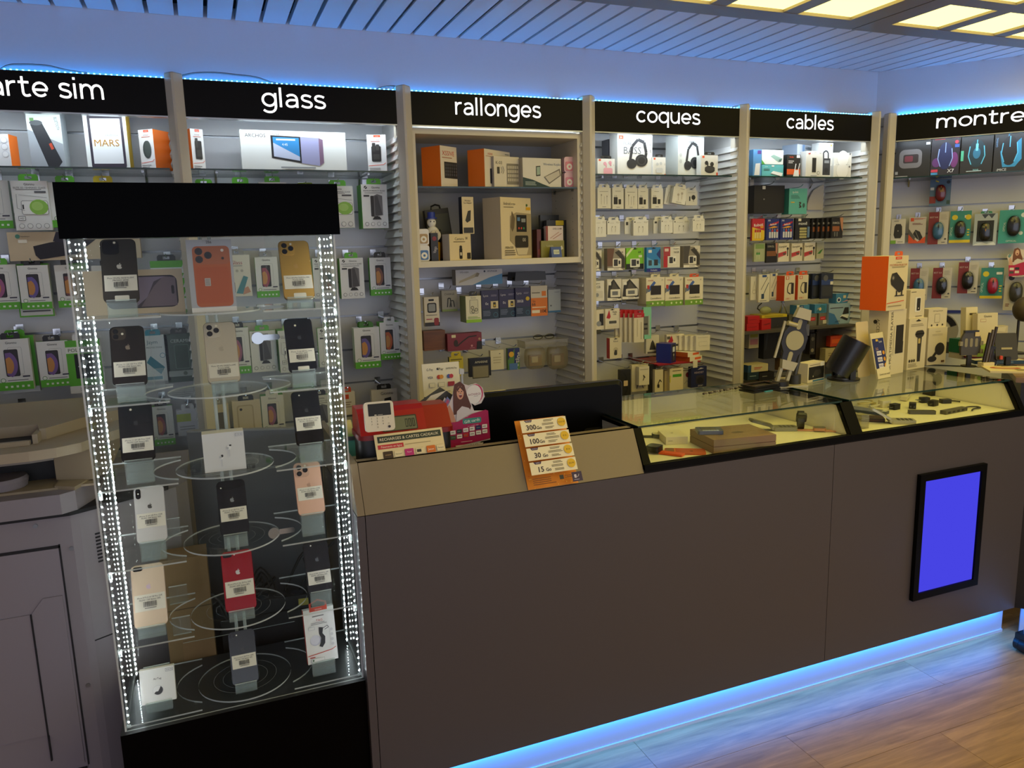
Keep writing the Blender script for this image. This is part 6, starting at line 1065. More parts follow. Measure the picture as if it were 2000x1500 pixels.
CAN = lambda cap: [('r', 0, 0, 1, .19, '#6f9a2c'), ('t', 'TOSHIBA', .24, .90, .05, '#b3342a', 0, .3, True), ('t', cap, .86, .90, .05, '#3a362c', 0, .16), ('p', [(0, .55), (.42, .88), (.52, .82), (.16, .50)], '#3f5fa8'), ('r', .05, .60, .18, .74, '#b3342a'), ('p', [(0, .45), (.2, .58), (0, .64)], '#6a6f78'), ('rr', .24, .40, .80, .72, .02, '#211b18'), ('t', 'CanvioBasics', .52, .28, .06, '#4a4638', 0, .7), ('e', .35, .10, .05, 0, '#cfe0a4'), ('e', .62, .10, .05, 0, '#cfe0a4'), ('e', .86, .10, .05, 0, '#cfe0a4')]
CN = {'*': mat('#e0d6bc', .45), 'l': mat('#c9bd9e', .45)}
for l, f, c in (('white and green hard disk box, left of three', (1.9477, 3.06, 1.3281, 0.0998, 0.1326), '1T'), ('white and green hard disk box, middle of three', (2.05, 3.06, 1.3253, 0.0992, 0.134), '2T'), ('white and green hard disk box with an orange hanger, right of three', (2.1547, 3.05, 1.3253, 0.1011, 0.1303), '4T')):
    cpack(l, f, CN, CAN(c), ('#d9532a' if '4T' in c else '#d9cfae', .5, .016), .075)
US = lambda: [('p', [(.08, .55), (.28, .95), (.38, .6), (.3, .5)], '#b3202e'), ('t', 'Style', .66, .84, .09, '#3a342c', 0, .4, True), ('t', 'USB', .66, .72, .07, '#3a342c', 0, .3, True), ('rr', .18, .22, .86, .44, .05, '#e0d8c4'), ('rr', .26, .26, .78, .40, .03, '#4a4842'), ('r', .1, .08, .8, .14, '#d9cfae')]
cpack('white USB stick pack with a red flame, beside the pillar', (1.7421, 3.1, 1.2323, 0.0754, 0.0924), '#ddd3bc', US(), slot=True); cpack('white USB pack with a black strip, cut by the pillar', (1.6766, 3.11, 1.2308, 0.0612, 0.092), '#ddd3bc', [('r', .55, .2, .9, .8, '#17150f'), ('e', .5, .3, .2, 0, '#8a8d92')])
for k in range(5): cpack(ORD[k]+' cream pack with a red header from the front of the fan', ((1.8485, 3.05, 1.1678, 0.0547, 0.133)[0]-.014*k, 3.04+.018*k, *(1.8485, 3.05, 1.1678, 0.0547, 0.133)[2:]), '#d6cbb0', [('r', 0, .86, 1, 1, '#b3161e'), ('t', 'Kbod', .5, .92, .05, '#e9d9c4', 0, .5), ('l', .7, .1, .7, .7, .04, '#8a7a60'), ('r', .3, .2, .36, .8, '#b8ab8c')], ('#b3161e', .95, .016), .012, hk=(k == 0))
cpack('mint green stylus pack beside the red headers', (1.8929, 3.04, 1.1801, 0.0413, 0.1473), '#7fc2a0', [('r', .0, .14, .6, .72, '#6a675c'), ('r', .05, .3, .5, .36, '#26241f'), ('r', .05, .44, .5, .5, '#26241f'), ('rr', .62, .1, .78, .75, .05, '#a9b0a4')], None, .015)
cpack('cream ear stick pack with a red edge, low left', (1.7534, 3.09, 1.0936, 0.0624, 0.0959), {'*': mat('#d9ceb0', .45), 'l': mat('#b3161e', .45)}, [('t', 'Kbod', .5, .84, .08, '#3a342c', 0, .5), ('rr', .36, .16, .62, .5, .08, '#3a3a36'), ('e', .5, .42, .2, 0, '#bdb294'), ('rr', .4, .16, .6, .42, .08, '#34342f')], None, .03, slot=True)
cpack('white USB stick pack behind the feature phone box', (2.0869, 3.1, 1.1066, 0.0989, 0.077), '#ddd3bc', US()+[('r', .02, .72, .2, .9, '#5a564c')])
for k in range(4): cpack(ORD[k]+' white adapter box from the right end of the low row', ((2.1957, 3.04, 1.1052, 0.0795, 0.0718)[0]-.018*k, 3.03+.02*k, *(2.1957, 3.04, 1.1052, 0.0795, 0.0718)[2:]), '#e0d8c4', [('fr', .2, .3, .8, .6, .05, .012, '#a89f8a', '#e0d8c4'), ('n', .1, .86, .9, .9, 1, '#a89f8a')], None, .018, hk=(k == 0))
cpack('pale blister pack with a dark bell shape, low middle', (1.9654, 3.11, 1.0996, 0.0711, 0.0861), '#cfc8b0', [('p', [(.25, .2), (.75, .2), (.62, .6), (.5, .75), (.38, .6)], '#3a382f'), ('r', .1, .0, .9, .1, '#5a5348')])
zc = (2.0859, 3.05, 1.0579)[2]
t = thing('clear_shelf', 'red-edged shelf carrying the feature phone box', 'shelf', ((2.0714, 3.05, 1.0591)[0], 3.02, zc)); MB().box(-.135, .105, 0, .235, -.006, 0, {'*': mat('#8a1a22', .35), 'u': mat('#b3343a', .4)}).build('board', t); MB().box(.06, .085, -.004, -.001, -.03, .004, mat('#d9d2bf', .45)).build('price_flag', t); MB().box(-.13, -.125, .2, .235, -.05, -.006, STEEL).build('bracket', t)
pack('feature_phone_box', 'blue box picturing a dark keypad phone', 'box', ((2.0325, 3.04, 1.0682, 0.057, 0.0977)[0], 3.035, zc+.0005, (2.0325, 3.04, 1.0682, 0.057, 0.0977)[3], .092), .075, {'*': mat('#1f2a6e', .4), 'l': mat('#22318a', .4), 'u': mat('#5a4f9a', .4)}, [('rr', .25, .05, .85, .94, .12, '#15151c'), ('r', .34, .56, .76, .82, '#cfd6dc'), ('e', .55, .40, .12, 0, '#9aa0a6'), ('n', .34, .1, .76, .32, 4, '#5a5f66')], None, 32)
for k in range(2): pack('accessory_box', ('white box with an orange end, lower of two on the red shelf', 'white box with an orange end, upper of two on the red shelf')[k], 'box', ((2.157, 3.06, 1.0511)[0]-.012*k, 3.03, zc+.0005+.0225*k, .095, .022), .11, {'*': mat('#e2dac6', .45), 'l': mat('#c8642a', .45)}, [('rr', .4, .3, .9, .75, .02, '#e2612a')], None, 18)
LOWC = [('black coiled cable bundle hanging beside the monitor', (1.7655, 3.02, 0.9219, 0.054, 0.1269), '#201e1a', [('c', [(.3, .9), (.6, .7), (.3, .5), (.7, .3), (.4, .1)], .12, '#100f0e'), ('rr', .3, .4, .7, .6, .05, '#c9b08a')]), ('white bagged cable pack with a kangaroo mark', (1.8699, 3.03, 0.9662, 0.0553, 0.0871), '#dcd3bc', [('c', [(.4, .25), (.5, .4), (.42, .55), (.6, .4)], .07, '#3a342c'), ('n', .1, .8, .9, .9, 1, '#b8ab8c')]), ('wide white bagged pack behind the kangaroo mark', (1.8662, 3.06, 0.9325, 0.089, 0.1269), '#cfc4a6', [('c', [(.3, .1), (.4, .3), (.6, .3), (.7, .1)], .04, '#3a342c')]), ('black card with a white adapter picture and 2.1A print', (1.9509, 3.03, 0.9122, 0.0451, 0.12), '#d6cbae', [('t', '2.1A', .4, .08, .06, '#2a2620', 0, .6), ('c', [(.3, .35), (.6, .6), (.8, .5)], .1, '#26221c'), ('rr', .3, .28, .55, .42, .05, '#26221c')]), ('black pack edge beside the 2.1A pack', (1.9284, 3.05, 0.9135, 0.0366, 0.1423), '#1c1a17', [('r', .2, .5, .8, .8, '#3a3630')]), ('white blister card with a green label', (2.0476, 3.03, 0.9203, 0.0747, 0.1113), '#dccfae', [('r', .22, .62, .88, .74, '#4a9a2c'), ('n', .2, .86, .9, .92, 1, '#5a523e'), ('r', 0, .4, .06, .7, '#c9c21e')]), ('yellow-edged blister card behind the green label', (2.0151, 3.05, 0.9102, 0.0401, 0.1091), '#b8a67c', [('r', .7, .3, 1, .8, '#c9c21e')]), ('dark blue pack picturing black over-ear headphones', (2.1683, 3.02, 0.9307, 0.0881, 0.0998), '#1c2350', [('t', 'HEADSET', .5, .72, .09, '#b9a8c4', 0, .7), ('rr', .3, .15, .85, .58, .12, '#2c2733'), ('e', .58, .32, .2, .16, '#15131a'), ('t', 'SPORT', .6, .07, .07, '#c9c2c8', 0, .6), ('p', [(.4, .85), (.6, .95), (.8, .9)], '#b9b4c8')]), ('grey pack with a red dial beside the blue headphone pack', (2.1206, 3.05, 0.9304, 0.0498, 0.0801), '#b8b0a0', [('e', .6, .75, .25, 0, '#6a1f2c'), ('c', [(.2, .2), (.5, .4), (.8, .2)], .06, '#8a8a86')])]
for l, f, c, o in LOWC: cpack(l, f, c, o, depth=.025)


# ================================================================== goods under the cables sign
TL = '#5fb0aa'
pack('router_box', 'teal box at the back left of the cables shelf', 'box', (*(2.6469, 3.16, 2.0682, 0.1445, 0.0463)[:2], ZS+.07, *(2.6469, 3.16, 2.0682, 0.1445, 0.0463)[3:]), .07, {'*': mat('#7cc4c2', .45), 'l': mat('#2f8a80', .45)}, [('p', rrect(.5, .95, .45, .9, .03, 3), '#cfe0de'), ('n', .3, .1, .95, .3, 1, '#4a9a94')], None, 10)
pack('router_box', 'white and teal plinth box below the back teal box', 'box', ((2.6469, 3.16, 2.0682, 0.1445, 0.0463)[0], 3.17, ZS, .13, .069), .06, {'*': mat('#9aa6aa', .45)}, [('n', .1, .2, .9, .8, 3, '#7a868a')])
pack('extender_box', 'narrow blue box picturing a white wifi extender', 'box', onshelf((2.4869, 3.03, 1.9165, 0.0479, 0.1242)), .03, {'*': mat('#5a9ad9', .42)}, [('r', .5, .84, .95, .97, '#5a3a8a'), ('p', [(.15, .05), (.8, .05), (.85, .5), (.3, .48)], '#e6eaf0')])
pack('network_box', 'white box picturing a metal network switch, stacked above a teal box', 'box', (*(2.5936, 3.05, 1.9816, 0.1287, 0.0664)[:2], ZS+.060, *(2.5936, 3.05, 1.9816, 0.1287, 0.0664)[3:]), .05, {'*': mat('#e2e6e2', .42), 'l': mat('#5f9a7c', .45)}, [('p', [(.40, .55), (.55, .68), (.95, .42), (.90, .2), (.78, .16)], '#8fb0a6'), ('p', [(.78, .16), (.9, .2), (.95, .42), (.80, .34)], '#4f6a64'), ('p', [(0, 0), (.15, 0), (0, .3)], '#4fa83a')])
pack('router_box', 'teal box picturing a flat white router on the cables shelf', 'box', (*(2.5963, 3.05, 1.9195, 0.1291, 0.0597)[:2], ZS, (2.5963, 3.05, 1.9195, 0.1291, 0.0597)[3], .058), .06, {'*': mat('#5fb6bc', .42)}, [('t', 'tp-link', .2, .86, .08, '#e9f2f2', 0, .26), ('n', .08, .5, .36, .7, 2, '#2a4a50'), ('p', [(.40, .30), (.52, .50), (.97, .34), (.93, .10), (.84, .06)], '#eceeec'), ('l', .42, .28, .84, .09, .02, '#26282a'), ('r', .44, .84, .56, .96, '#e9ecea')])
pack('router_box', 'black and orange box picturing a white two-antenna extender', 'box', onshelf((2.7137, 3.04, 1.9197, 0.0816, 0.1034)), .05, {'*': mat('#1f1e1e', .4), 'l': mat('#141313', .4)}, [('r', 0, .12, 1, .36, '#d9581c'), ('t', 'tenda', .32, .90, .07, '#d94a22', 0, .4, True), ('n', .1, .60, .5, .75, 2, '#c9c6c2'), ('r', .70, .86, .95, .98, '#e4e4e2'), ('p', [(.46, .0), (.92, .0), (.88, .32), (.56, .32)], '#e6e8ea'), ('l', .58, .3, .66, .6, .06, '#e6e8ea'), ('l', .84, .3, .94, .62, .06, '#e6e8ea')])
pack('router_box', 'tall white and blue box at the back of the cables shelf', 'box', onshelf((2.8582, 3.13, 1.9324, 0.1437, 0.1516)), .08, {'*': mat('#d9dfe6', .42), 'l': mat('#b9c9e0', .45)}, [('r', .36, 0, .52, 1, '#8fb0d9'), ('n', .56, .7, .95, .95, 3, '#9aa4b0'), ('r', .36, .2, .5, .3, '#1f2430')], None, 20)
pack('modem_box', 'white box picturing an upright black modem', 'box', onshelf((2.8218, 3.02, 1.9165, 0.1022, 0.1233)), .04, WB, [('r', .38, .18, .62, .74, '#1c1a1a'), ('p', [(.1, .9), (.28, .94), (.22, .86)], '#b3343a'), ('t', 'ZTE', .55, .94, .04, '#8a8a8a'), ('t', '4G', .86, .92, .05, '#5a5a5a'), ('e', .76, .16, .08, 0, '#5a5a5a'), ('e', .76, .16, .06, 0, '#e2e2de'), ('n', .3, .03, .7, .07, 1, '#5a5a5a')])
pack('pump_box', 'tall white box picturing a black pocket air pump with a hose', 'box', onshelf((2.9218, 3.05, 1.9203, 0.0882, 0.1644)), .05, WB, [('r', .30, .08, .84, .56, '#34353a'), ('c', [(.34, .56), (.32, .72), (.5, .78), (.66, .72), (.68, .56)], .09, '#34353a'), ('r', .4, .42, .74, .5, '#8a8d92'), ('e', .56, .22, .14, 0, '#26262a'), ('e', .86, .93, .06, 0, '#d98a2a'), ('n', .66, .84, .95, .88, 1, '#8a8a8a')])
PK_ = [('e', .5, .52, .34, 0, '#c9c9c6'), ('e', .5, .56, .33, 0, '#eeeeec'), ('e', .9, .92, .05, 0, '#7a7a7a'), ('n', .1, .05, .9, .1, 1, '#9a9a9a')]
hh = .058
pack('vacuum_box', 'square white box with a round disc picture, lower of two', 'box', (*(3.0121, 3.03, 1.9168, 0.1129, 0.0791)[:2], ZS, (3.0121, 3.03, 1.9168, 0.1129, 0.0791)[3], hh), .06, WB, PK_); pack('vacuum_box', 'square white box with a round disc picture, upper of two', 'box', ((3.0121, 3.03, 1.9168, 0.1129, 0.0791)[0]+.006, 3.035, ZS+hh+.0005, (3.0121, 3.03, 1.9168, 0.1129, 0.0791)[3], hh+.004), .06, WB, PK_)
GCA = 'packs on hooks under the cables sign'
def kpack(label, f, cols, ops, tab=None, depth=.012, name='battery_pack', cat='pack', hk=True, **k):
    t = pack(name, label, cat, f, depth, cols if isinstance(cols, dict) else {'*': mat(cols, .42)}, ops, GCA, tab=tab, **k)
    if hk: hook('chrome hook carrying the '+' '.join(label.split()[:10]), 'chrome hooks under the cables sign', f[0], Hd, f[2]+f[4]+.005, Hd-f[1]+.014)
    return t
kpack('big black box hanging under the cables shelf', (2.6413, 3.12, 1.7514, 0.1862, 0.1335), '#17130f', [('rr', .26, .86, .36, .98, .01, '#d9d6d0'), ('n', .3, .45, .34, .55, 1, '#8a8a86')], None, .08, 'accessory_box', 'box')
kpack('teal adapter box hanging beside the big black box', (2.803, 3.1, 1.7442, 0.1137, 0.1251), {'*': mat(TL, .42), 'l': mat('#3f8a86', .45)}, [('t', 'tp-link', .34, .86, .08, '#e9f2f0', 0, .4), ('n', .1, .6, .6, .75, 3, '#3a6f6c'), ('r', .1, .44, .3, .48, '#d9b23a'), ('c', [(.56, .45), (.66, .44), (.58, .36), (.68, .28), (.56, .26)], .05, '#3a2a2a'), ('e', .82, .34, .06, .09, '#3a5a58')], None, .05, 'adapter_box', 'box')
t = thing('corner_plate', 'beige rounded plate between the shelves under the cables sign', 'plate', (3.05, 3.24, 1.7711)); MB().prism([(-.055, 0), (.05, 0), (.05, .13), (.03, .125), (-.02, .10), (-.045, .06), (-.055, .03)], 0, .006, mat('#cfc4b4', .45)).build('plate', t)
CEL = lambda cs, body='#b9b2a4', tip='#8a8478': [q for k, c in enumerate(cs) for q in (('rr', .20+.18*k, .10, .34+.18*k, .48, .03, body), ('r', .20+.18*k, .38, .34+.18*k, .50, c), ('r', .24+.18*k, .48, .30+.18*k, .54, tip))]
kpack('red and yellow battery card at the left of the battery row', (2.5537, 3.09, 1.6173, 0.0746, 0.1061), '#b3202e', [('p', [(0, 0), (1, 0), (1, .45), (0, .62)], '#d9b21e'), ('t', 'Robust', .5, .72, .13, '#f0ece6', 6, .84, True), ('e', .78, .62, .14, .06, '#d98a1e')]+CEL(('#b3202e', '#b3202e', '#b3202e'), '#d9c27a'))
for l, f in (('blue battery card with four cells, left of two', (2.643, 3.09, 1.618, 0.0791, 0.1046)), ('blue battery card with four cells, right of two', (2.7291, 3.09, 1.6189, 0.0804, 0.1029))):
    kpack(l, f, '#1f2a6e', [('t', 'AA', .2, .92, .09, '#e6e6ee', 0, .2, True), ('p', [(.15, .64), (.9, .78), (.95, .88), (.2, .74)], '#b3202e'), ('t', 'Robust', .52, .74, .09, '#f0ece6', 8, .7, True), ('p', [(.1, .56), (.6, .66), (.9, .60), (.5, .56)], '#d9961e')]+CEL(('#3a5fae', '#b3343a', '#3a5fae', '#b3343a'), '#c9c9d0'))
kpack('black battery card with gold cells', (2.819, 3.08, 1.6169, 0.0915, 0.1061), '#191716', [('t', 'maxell', .52, .76, .14, '#e6e6e2', 0, .84, True), ('r', .2, .86, .4, .98, '#d9d2bf'), ('rr', .30, .46, .80, .56, .03, '#a89f6a'), ('rr', .30, .33, .80, .43, .03, '#a89f6a'), ('rr', .30, .20, .80, .30, .03, '#a89f6a'), ('rr', .30, .07, .80, .17, .03, '#a89f6a'), ('r', .84, .1, 1, .6, '#5f7a9a')])
for k in range(8): kpack(ORD[k]+' copper battery card from the front of the fanned stack', ((2.9861, 3.03, 1.6201, 0.0737, 0.1014)[0]-.0165*k, 3.02+.016*k, *(2.9861, 3.03, 1.6201, 0.0737, 0.1014)[2:]), '#1a1715', [('t', 'DURACELL', .4, .74, .09, '#d9d2c6', 0, .6, True), ('p', [(.7, 1), (1, 1), (1, .3), (.85, .5)], '#b07a5a'), ('r', .08, .34, .7, .58, '#8a4f2a'), ('r', .08, .08, .7, .34, '#23201e'), ('l', .3, .08, .3, .3, .05, '#8a8a8a'), ('l', .5, .08, .5, .3, .05, '#8a8a8a')], hk=(k == 0))
kpack('green and white rechargeable battery card, second row left', (2.582, 3.11, 1.5143, 0.0662, 0.0905), '#a9b08a', [('r', .1, .7, .9, .95, '#7f9a5a')]+CEL(('#3a8f3a', '#3a8f3a'), '#b9c49a'))
kpack('black and copper button battery card, second row', (2.6498, 3.1, 1.5072, 0.067, 0.0959), '#17130f', [('t', 'DURACELL', .4, .84, .09, '#c9c2b4', 0, .6), ('r', .02, .34, .9, .6, '#7a4a22'), ('p', [(.8, 1), (1, 1), (1, .4), (.85, .55)], '#b07a6a')])
ENG = [('t', 'Energizer', .42, .82, .10, '#2a2420', 4, .76, True), ('p', [(0, .28), (.75, .44), (.75, .58), (0, .46)], '#b3343a'), ('p', [(0, .22), (.7, .36), (.75, .44), (0, .28)], '#c2555a'), ('e', .86, .70, .10, 0, '#26221f'), ('r', .82, .3, .9, .66, '#3a3630'), ('e', .55, .42, .14, .06, '#5a4a44')]
for l, f in (('cream battery card with a red stripe, left of three', (2.7236, 3.1, 1.5101, 0.0679, 0.0915)), ('cream battery card with a red stripe, middle of three', (2.8083, 3.1, 1.5101, 0.069, 0.0897)), ('cream battery card with a red stripe, right of three', (2.891, 3.1, 1.5103, 0.0701, 0.0904))): kpack(l, f, '#d9cfba', ENG, depth=.02)
kpack('clear green-print card at the right end of the battery rows', (2.969, 3.11, 1.5184, 0.0475, 0.0834), '#b4b090', [('p', [(.1, .3), (.5, .5), (.9, .6), (.5, .3)], '#3a7a2a')])
LED_ = [('l', .2, .45, .8, .9, .04, '#3a3a3a'), ('l', .35, .2, .9, .7, .05, '#2a3a4a'), ('rr', .25, .12, .5, .3, .03, '#2a3f5a'), ('rr', .3, .9, .7, .98, .01, '#2a4a8a'), ('n', .1, .03, .9, .07, 1, '#6a6a6a')]
kpack('white cable card by the pillar, third row', (2.5469, 3.1, 1.3257, 0.0441, 0.1169), '#d9d2bf', [('c', [(.3, .4), (.5, .8), (.7, .4)], .05, '#b0a890'), ('e', .5, .35, .25, 0, '#a89f86'), ('e', .5, .35, .2, 0, '#d9d2bf')]); kpack('white cable card with a dark USB lead, third row', (2.5919, 3.08, 1.3143, 0.0665, 0.1371), '#d9d2bf', LED_); kpack('white cable card tucked behind the USB lead card', (2.6676, 3.1, 1.3224, 0.0451, 0.131), '#d3cbb8', LED_)
ORH = [('rr', .12, .84, .40, .97, .03, '#c8421a'), ('e', .26, .905, .09, 0, '#e6d2c2'), ('t', '4 IN 1', .36, .08, .08, '#c8421a', 0, .6, True), ('rr', .62, .26, .86, .70, .03, '#2c2a2e'), ('c', [(.66, .70), (.4, .68), (.26, .5), (.3, .34), (.56, .26)], .06, '#2c2a2e')]
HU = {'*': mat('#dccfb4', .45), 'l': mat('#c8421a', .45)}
kpack('white and orange hub box, left of two', (2.7349, 3.06, 1.3159, 0.0812, 0.1256), HU, ORH, ('#e2521c', .7, .02), .05, 'hub_box', 'box', rz=10); kpack('white and orange hub box, right of two', (2.8199, 3.06, 1.317, 0.0759, 0.124), HU, ORH, ('#e2521c', .8, .02), .05, 'hub_box', 'box', rz=8)
for k in range(3): kpack(ORD[k]+' dark blue cable blister from the right in the third row', ((2.9571, 3.05, 1.3161, 0.0778, 0.1279)[0]-.03*k, 3.04+.03*k, *(2.9571, 3.05, 1.3161, 0.0778, 0.1279)[2:]), '#23283a', [('rr', .1, .1, .9, .5, .08, '#34363c'), ('r', .0, .55, 1, .75, '#2a3f7a'), ('rr', .75, .55, .98, .68, .01, '#d9d2bf'), ('e', .35, .82, .2, .12, '#5a5a5e')], hk=(k == 0), name='cable_blister')
# lower shelf of the cables bay
zq = (2.765, 3.02, 1.1803)[2]
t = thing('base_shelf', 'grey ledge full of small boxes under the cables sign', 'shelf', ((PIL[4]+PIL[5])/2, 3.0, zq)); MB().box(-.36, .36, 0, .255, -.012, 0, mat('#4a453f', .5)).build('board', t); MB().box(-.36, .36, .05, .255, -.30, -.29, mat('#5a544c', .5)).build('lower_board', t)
for k in range(3): pack('red_box', ('small red box at the bottom of the pile by the pillar', 'small red box on top of the pile by the pillar', 'small red box beside the pile by the pillar')[k], 'box', ((2.496, 3.03, 1.1961)[0]+(.0, .004, .082)[k], 3.04, zq+.0005+(0, .036, 0)[k], .072, (.035, .035, .052)[k]), .06, {'*': mat('#b3161a', .42)}, [('p', [(.1, .5), (.9, .62), (.9, .5), (.4, .42)], '#7a0f14')] if k == 2 else [('n', .1, .4, .9, .6, 1, '#8a1014')], None, 12 if k == 2 else 0)
t = thing('yellow_box', 'flat yellow box lying on the red boxes', 'box', ((2.662, 3.06, 1.2324)[0], 3.08, zq+.0535), -4); MB().box(-.075, .075, 0, .10, 0, .014, mat('#c9b41e', .45)).build('carton', t); Ink(.15, .014).run([('n', .1, .2, .9, .8, 2, '#8a7a10')]).build('front_print', t); MB().box(-.074, .074, -.003, .09, -.053, -.0005, mat('#26242a', .5)).build('dark_tray', t)
t = thing('mini_tripod', 'small silver tripod standing on the yellow box', 'tripod', ((2.7549, 3.1, 1.2479)[0], 3.13, zq+.0675))
for a in (90, 210, 330): MB().tube([(0, 0, .055), (.022*math.cos(R(a)), .022*math.sin(R(a)), 0)], .0035, CHROME).build('leg', t, True)
MB().cyl((0, 0, .052), .009, .014, STEEL, 'z', 12).build('hub', t); MB().ball((0, 0, .073), .008, .008, .009, mat('#2a2a2a', .4)).build('ball_head', t, True)
for k in range(2): pack('grey_box', ('grey box with a red label, left of two', 'grey box with a red label and price tag, right of two')[k], 'box', ((2.8821, 3.04, 1.1924)[0]+.066*k, 3.05-.0*k, zq+.0005, .062, .062), .09, {'*': mat('#6d6a66', .45), 'l': mat('#57564a', .45)}, [('r', .15, .42, .80, .70, '#c01f2c'), ('n', .25, .52, .7, .6, 1, '#e9b4b4')]+([('rr', .5, .1, .95, .4, .03, '#cfc9bc')] if k else []), None, 8)
pack('grey_box', 'long olive grey box end beside the red-label boxes', 'box', ((2.8054, 3.04, 1.197)[0]-.012, 3.09, zq+.0005, .06, .06), .09, {'*': mat('#5c5a44', .45)}, [('n', .1, .4, .5, .6, 1, '#7a785f')])
BB = {'*': mat('#3f7fae', .42), 'u': mat('#a9bcc9', .45)}
pack('hub_box', 'blue barcode box on the grey boxes', 'box', ((2.8252, 3.05, 1.2628, 0.1226, 0.0546)[0], 3.06, zq+.063, .082, .046), .05, BB, [('r', 0, 0, .2, 1, '#d9d2c4'), ('bar', .02, .2, .16, .8, '#2a2a2a'), ('r', .22, .1, .5, .95, '#22305f'), ('n', .25, .5, .48, .9, 3, '#9ab4d0'), ('r', .25, .1, .46, .4, '#d9b49a')])
pack('hub_box', 'second blue box with cookie-like pictures on the grey boxes', 'box', ((2.931, 3.04, 1.2578, 0.108, 0.0551)[0], 3.05, zq+.063, .078, .046), .05, BB, [('e', .35, .4, .12, .2, '#d9b47a'), ('e', .6, .6, .12, .2, '#d9b47a'), ('p', [(.1, .1), (.9, .1), (.9, .8), (.5, .9)], '#2f6f8a'), ('e', .45, .45, .1, .18, '#e0c08a')])
pack('dock_box', 'blue box picturing a black drive dock', 'box', ((3.0494, 3.03, 1.1936, 0.145, 0.1141)[0], 3.04, zq+.0005, (3.0494, 3.03, 1.1936, 0.145, 0.1141)[3], .105), .06, {'*': mat('#8fa8c4', .42), 'r': mat('#5a7fae', .42)}, [('p', [(0, 0), (.5, 0), (.25, .5), (0, .6)], '#3a6fae'), ('p', [(.62, .45), (.72, .80), (.90, .80), (.92, .5)], '#1f1d20'), ('p', [(.52, .34), (.62, .46), (.94, .44), (.86, .22)], '#d9dce0'), ('p', [(.52, .30), (.85, .14), (.9, .24), (.6, .38)], '#22222a'), ('n', .05, .76, .7, .84, 1, '#3a2f3a'), ('t', 'mobile', .4, .14, .08, '#22305f', 8, .5)])
pack('hub_box', 'small blue cookie box stacked above the drive dock box', 'box', ((3.088, 3.05, 1.31, 0.125, 0.0557)[0], 3.06, zq+.106, .095, .05), .05, BB, [('e', .2, .35, .14, .26, '#d9dce0'), ('e', .2, .35, .09, .16, '#22305f'), ('r', .5, .5, .7, .8, '#d9c9a4'), ('e', .92, .8, .05, .09, '#d9dce0'), ('e', .92, .5, .05, .09, '#d9dce0'), ('p', [(.4, .1), (.9, .2), (.8, .35)], '#c99aa4')])
pack('power_box', 'green power bank box beside the drive dock box', 'box', ((3.1957, 3.05, 1.1836, 0.0961, 0.0677)[0], 3.05, zq+.0005, .075, .070), .06, {'*': mat('#5f8f1e', .42)}, [('t', 'POWERbank', .6, .72, .14, '#dfe6c4', 0, .7)])
pack('power_box', 'white and black power box above the green one', 'box', ((3.197, 3.05, 1.251, 0.0853, 0.0485)[0], 3.05, zq+.071, .075, .042), .06, {'*': mat('#d9d2bf', .42), 'l': mat('#141414', .4)}, [('t', 'POWER', .7, .75, .2, '#2a2620', 0, .5), ('t', 'POWER', .7, .25, .2, '#2a2620', 0, .5), ('l', 0, .5, 1, .5, .02, '#8a8272')])
t = thing('safety_glasses', 'pale clear safety glasses hanging by the pillar', 'glasses', (2.6123, 3.09, 1.2718)); MB().ball((0, 0, 0), .035, .02, .020, clear('#dfe2b0', 1.35, .35, '#c9cc9a', .1), 14, 8).build('lens', t, True); MB().tube([(-.035, 0, .0), (-.042, .01, .010), (-.02, .03, .02), (0, .03, .034)], .003, mat('#1c1a17', .4)).build('strap', t, True)
# dim goods on the lower board
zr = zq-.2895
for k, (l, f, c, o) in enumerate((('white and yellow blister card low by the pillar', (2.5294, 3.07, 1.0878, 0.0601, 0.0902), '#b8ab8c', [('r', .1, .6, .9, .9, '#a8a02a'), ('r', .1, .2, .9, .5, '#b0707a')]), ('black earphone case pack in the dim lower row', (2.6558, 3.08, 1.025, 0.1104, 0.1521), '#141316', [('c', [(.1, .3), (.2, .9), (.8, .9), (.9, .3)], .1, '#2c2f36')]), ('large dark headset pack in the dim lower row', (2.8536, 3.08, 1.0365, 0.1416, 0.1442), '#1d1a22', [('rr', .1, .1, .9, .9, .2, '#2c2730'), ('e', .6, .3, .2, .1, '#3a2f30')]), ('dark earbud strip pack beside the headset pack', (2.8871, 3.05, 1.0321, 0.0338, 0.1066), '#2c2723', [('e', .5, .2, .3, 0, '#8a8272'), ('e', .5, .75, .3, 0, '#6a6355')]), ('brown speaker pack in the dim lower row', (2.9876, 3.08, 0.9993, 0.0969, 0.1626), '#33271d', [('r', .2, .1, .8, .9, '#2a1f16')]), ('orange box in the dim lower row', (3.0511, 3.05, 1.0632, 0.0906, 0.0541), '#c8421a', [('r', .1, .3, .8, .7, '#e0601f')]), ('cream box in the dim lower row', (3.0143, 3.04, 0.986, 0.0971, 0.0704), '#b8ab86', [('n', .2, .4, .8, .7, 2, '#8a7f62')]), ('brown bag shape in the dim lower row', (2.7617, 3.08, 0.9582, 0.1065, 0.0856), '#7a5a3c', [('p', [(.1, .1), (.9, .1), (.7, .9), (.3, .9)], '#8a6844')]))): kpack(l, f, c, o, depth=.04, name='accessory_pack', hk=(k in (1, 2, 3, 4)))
pack('blue_box', 'white and blue box low by the pillar', 'box', (2.527, 3.03, 0.9741, 0.1232, 0.0362), .08, {'*': mat('#c9bd9e', .45), 'l': mat('#1f4a7a', .45)}, [('r', 0, 0, .16, 1, '#1f4a7a'), ('n', .3, .3, .7, .7, 2, '#b3343a')])
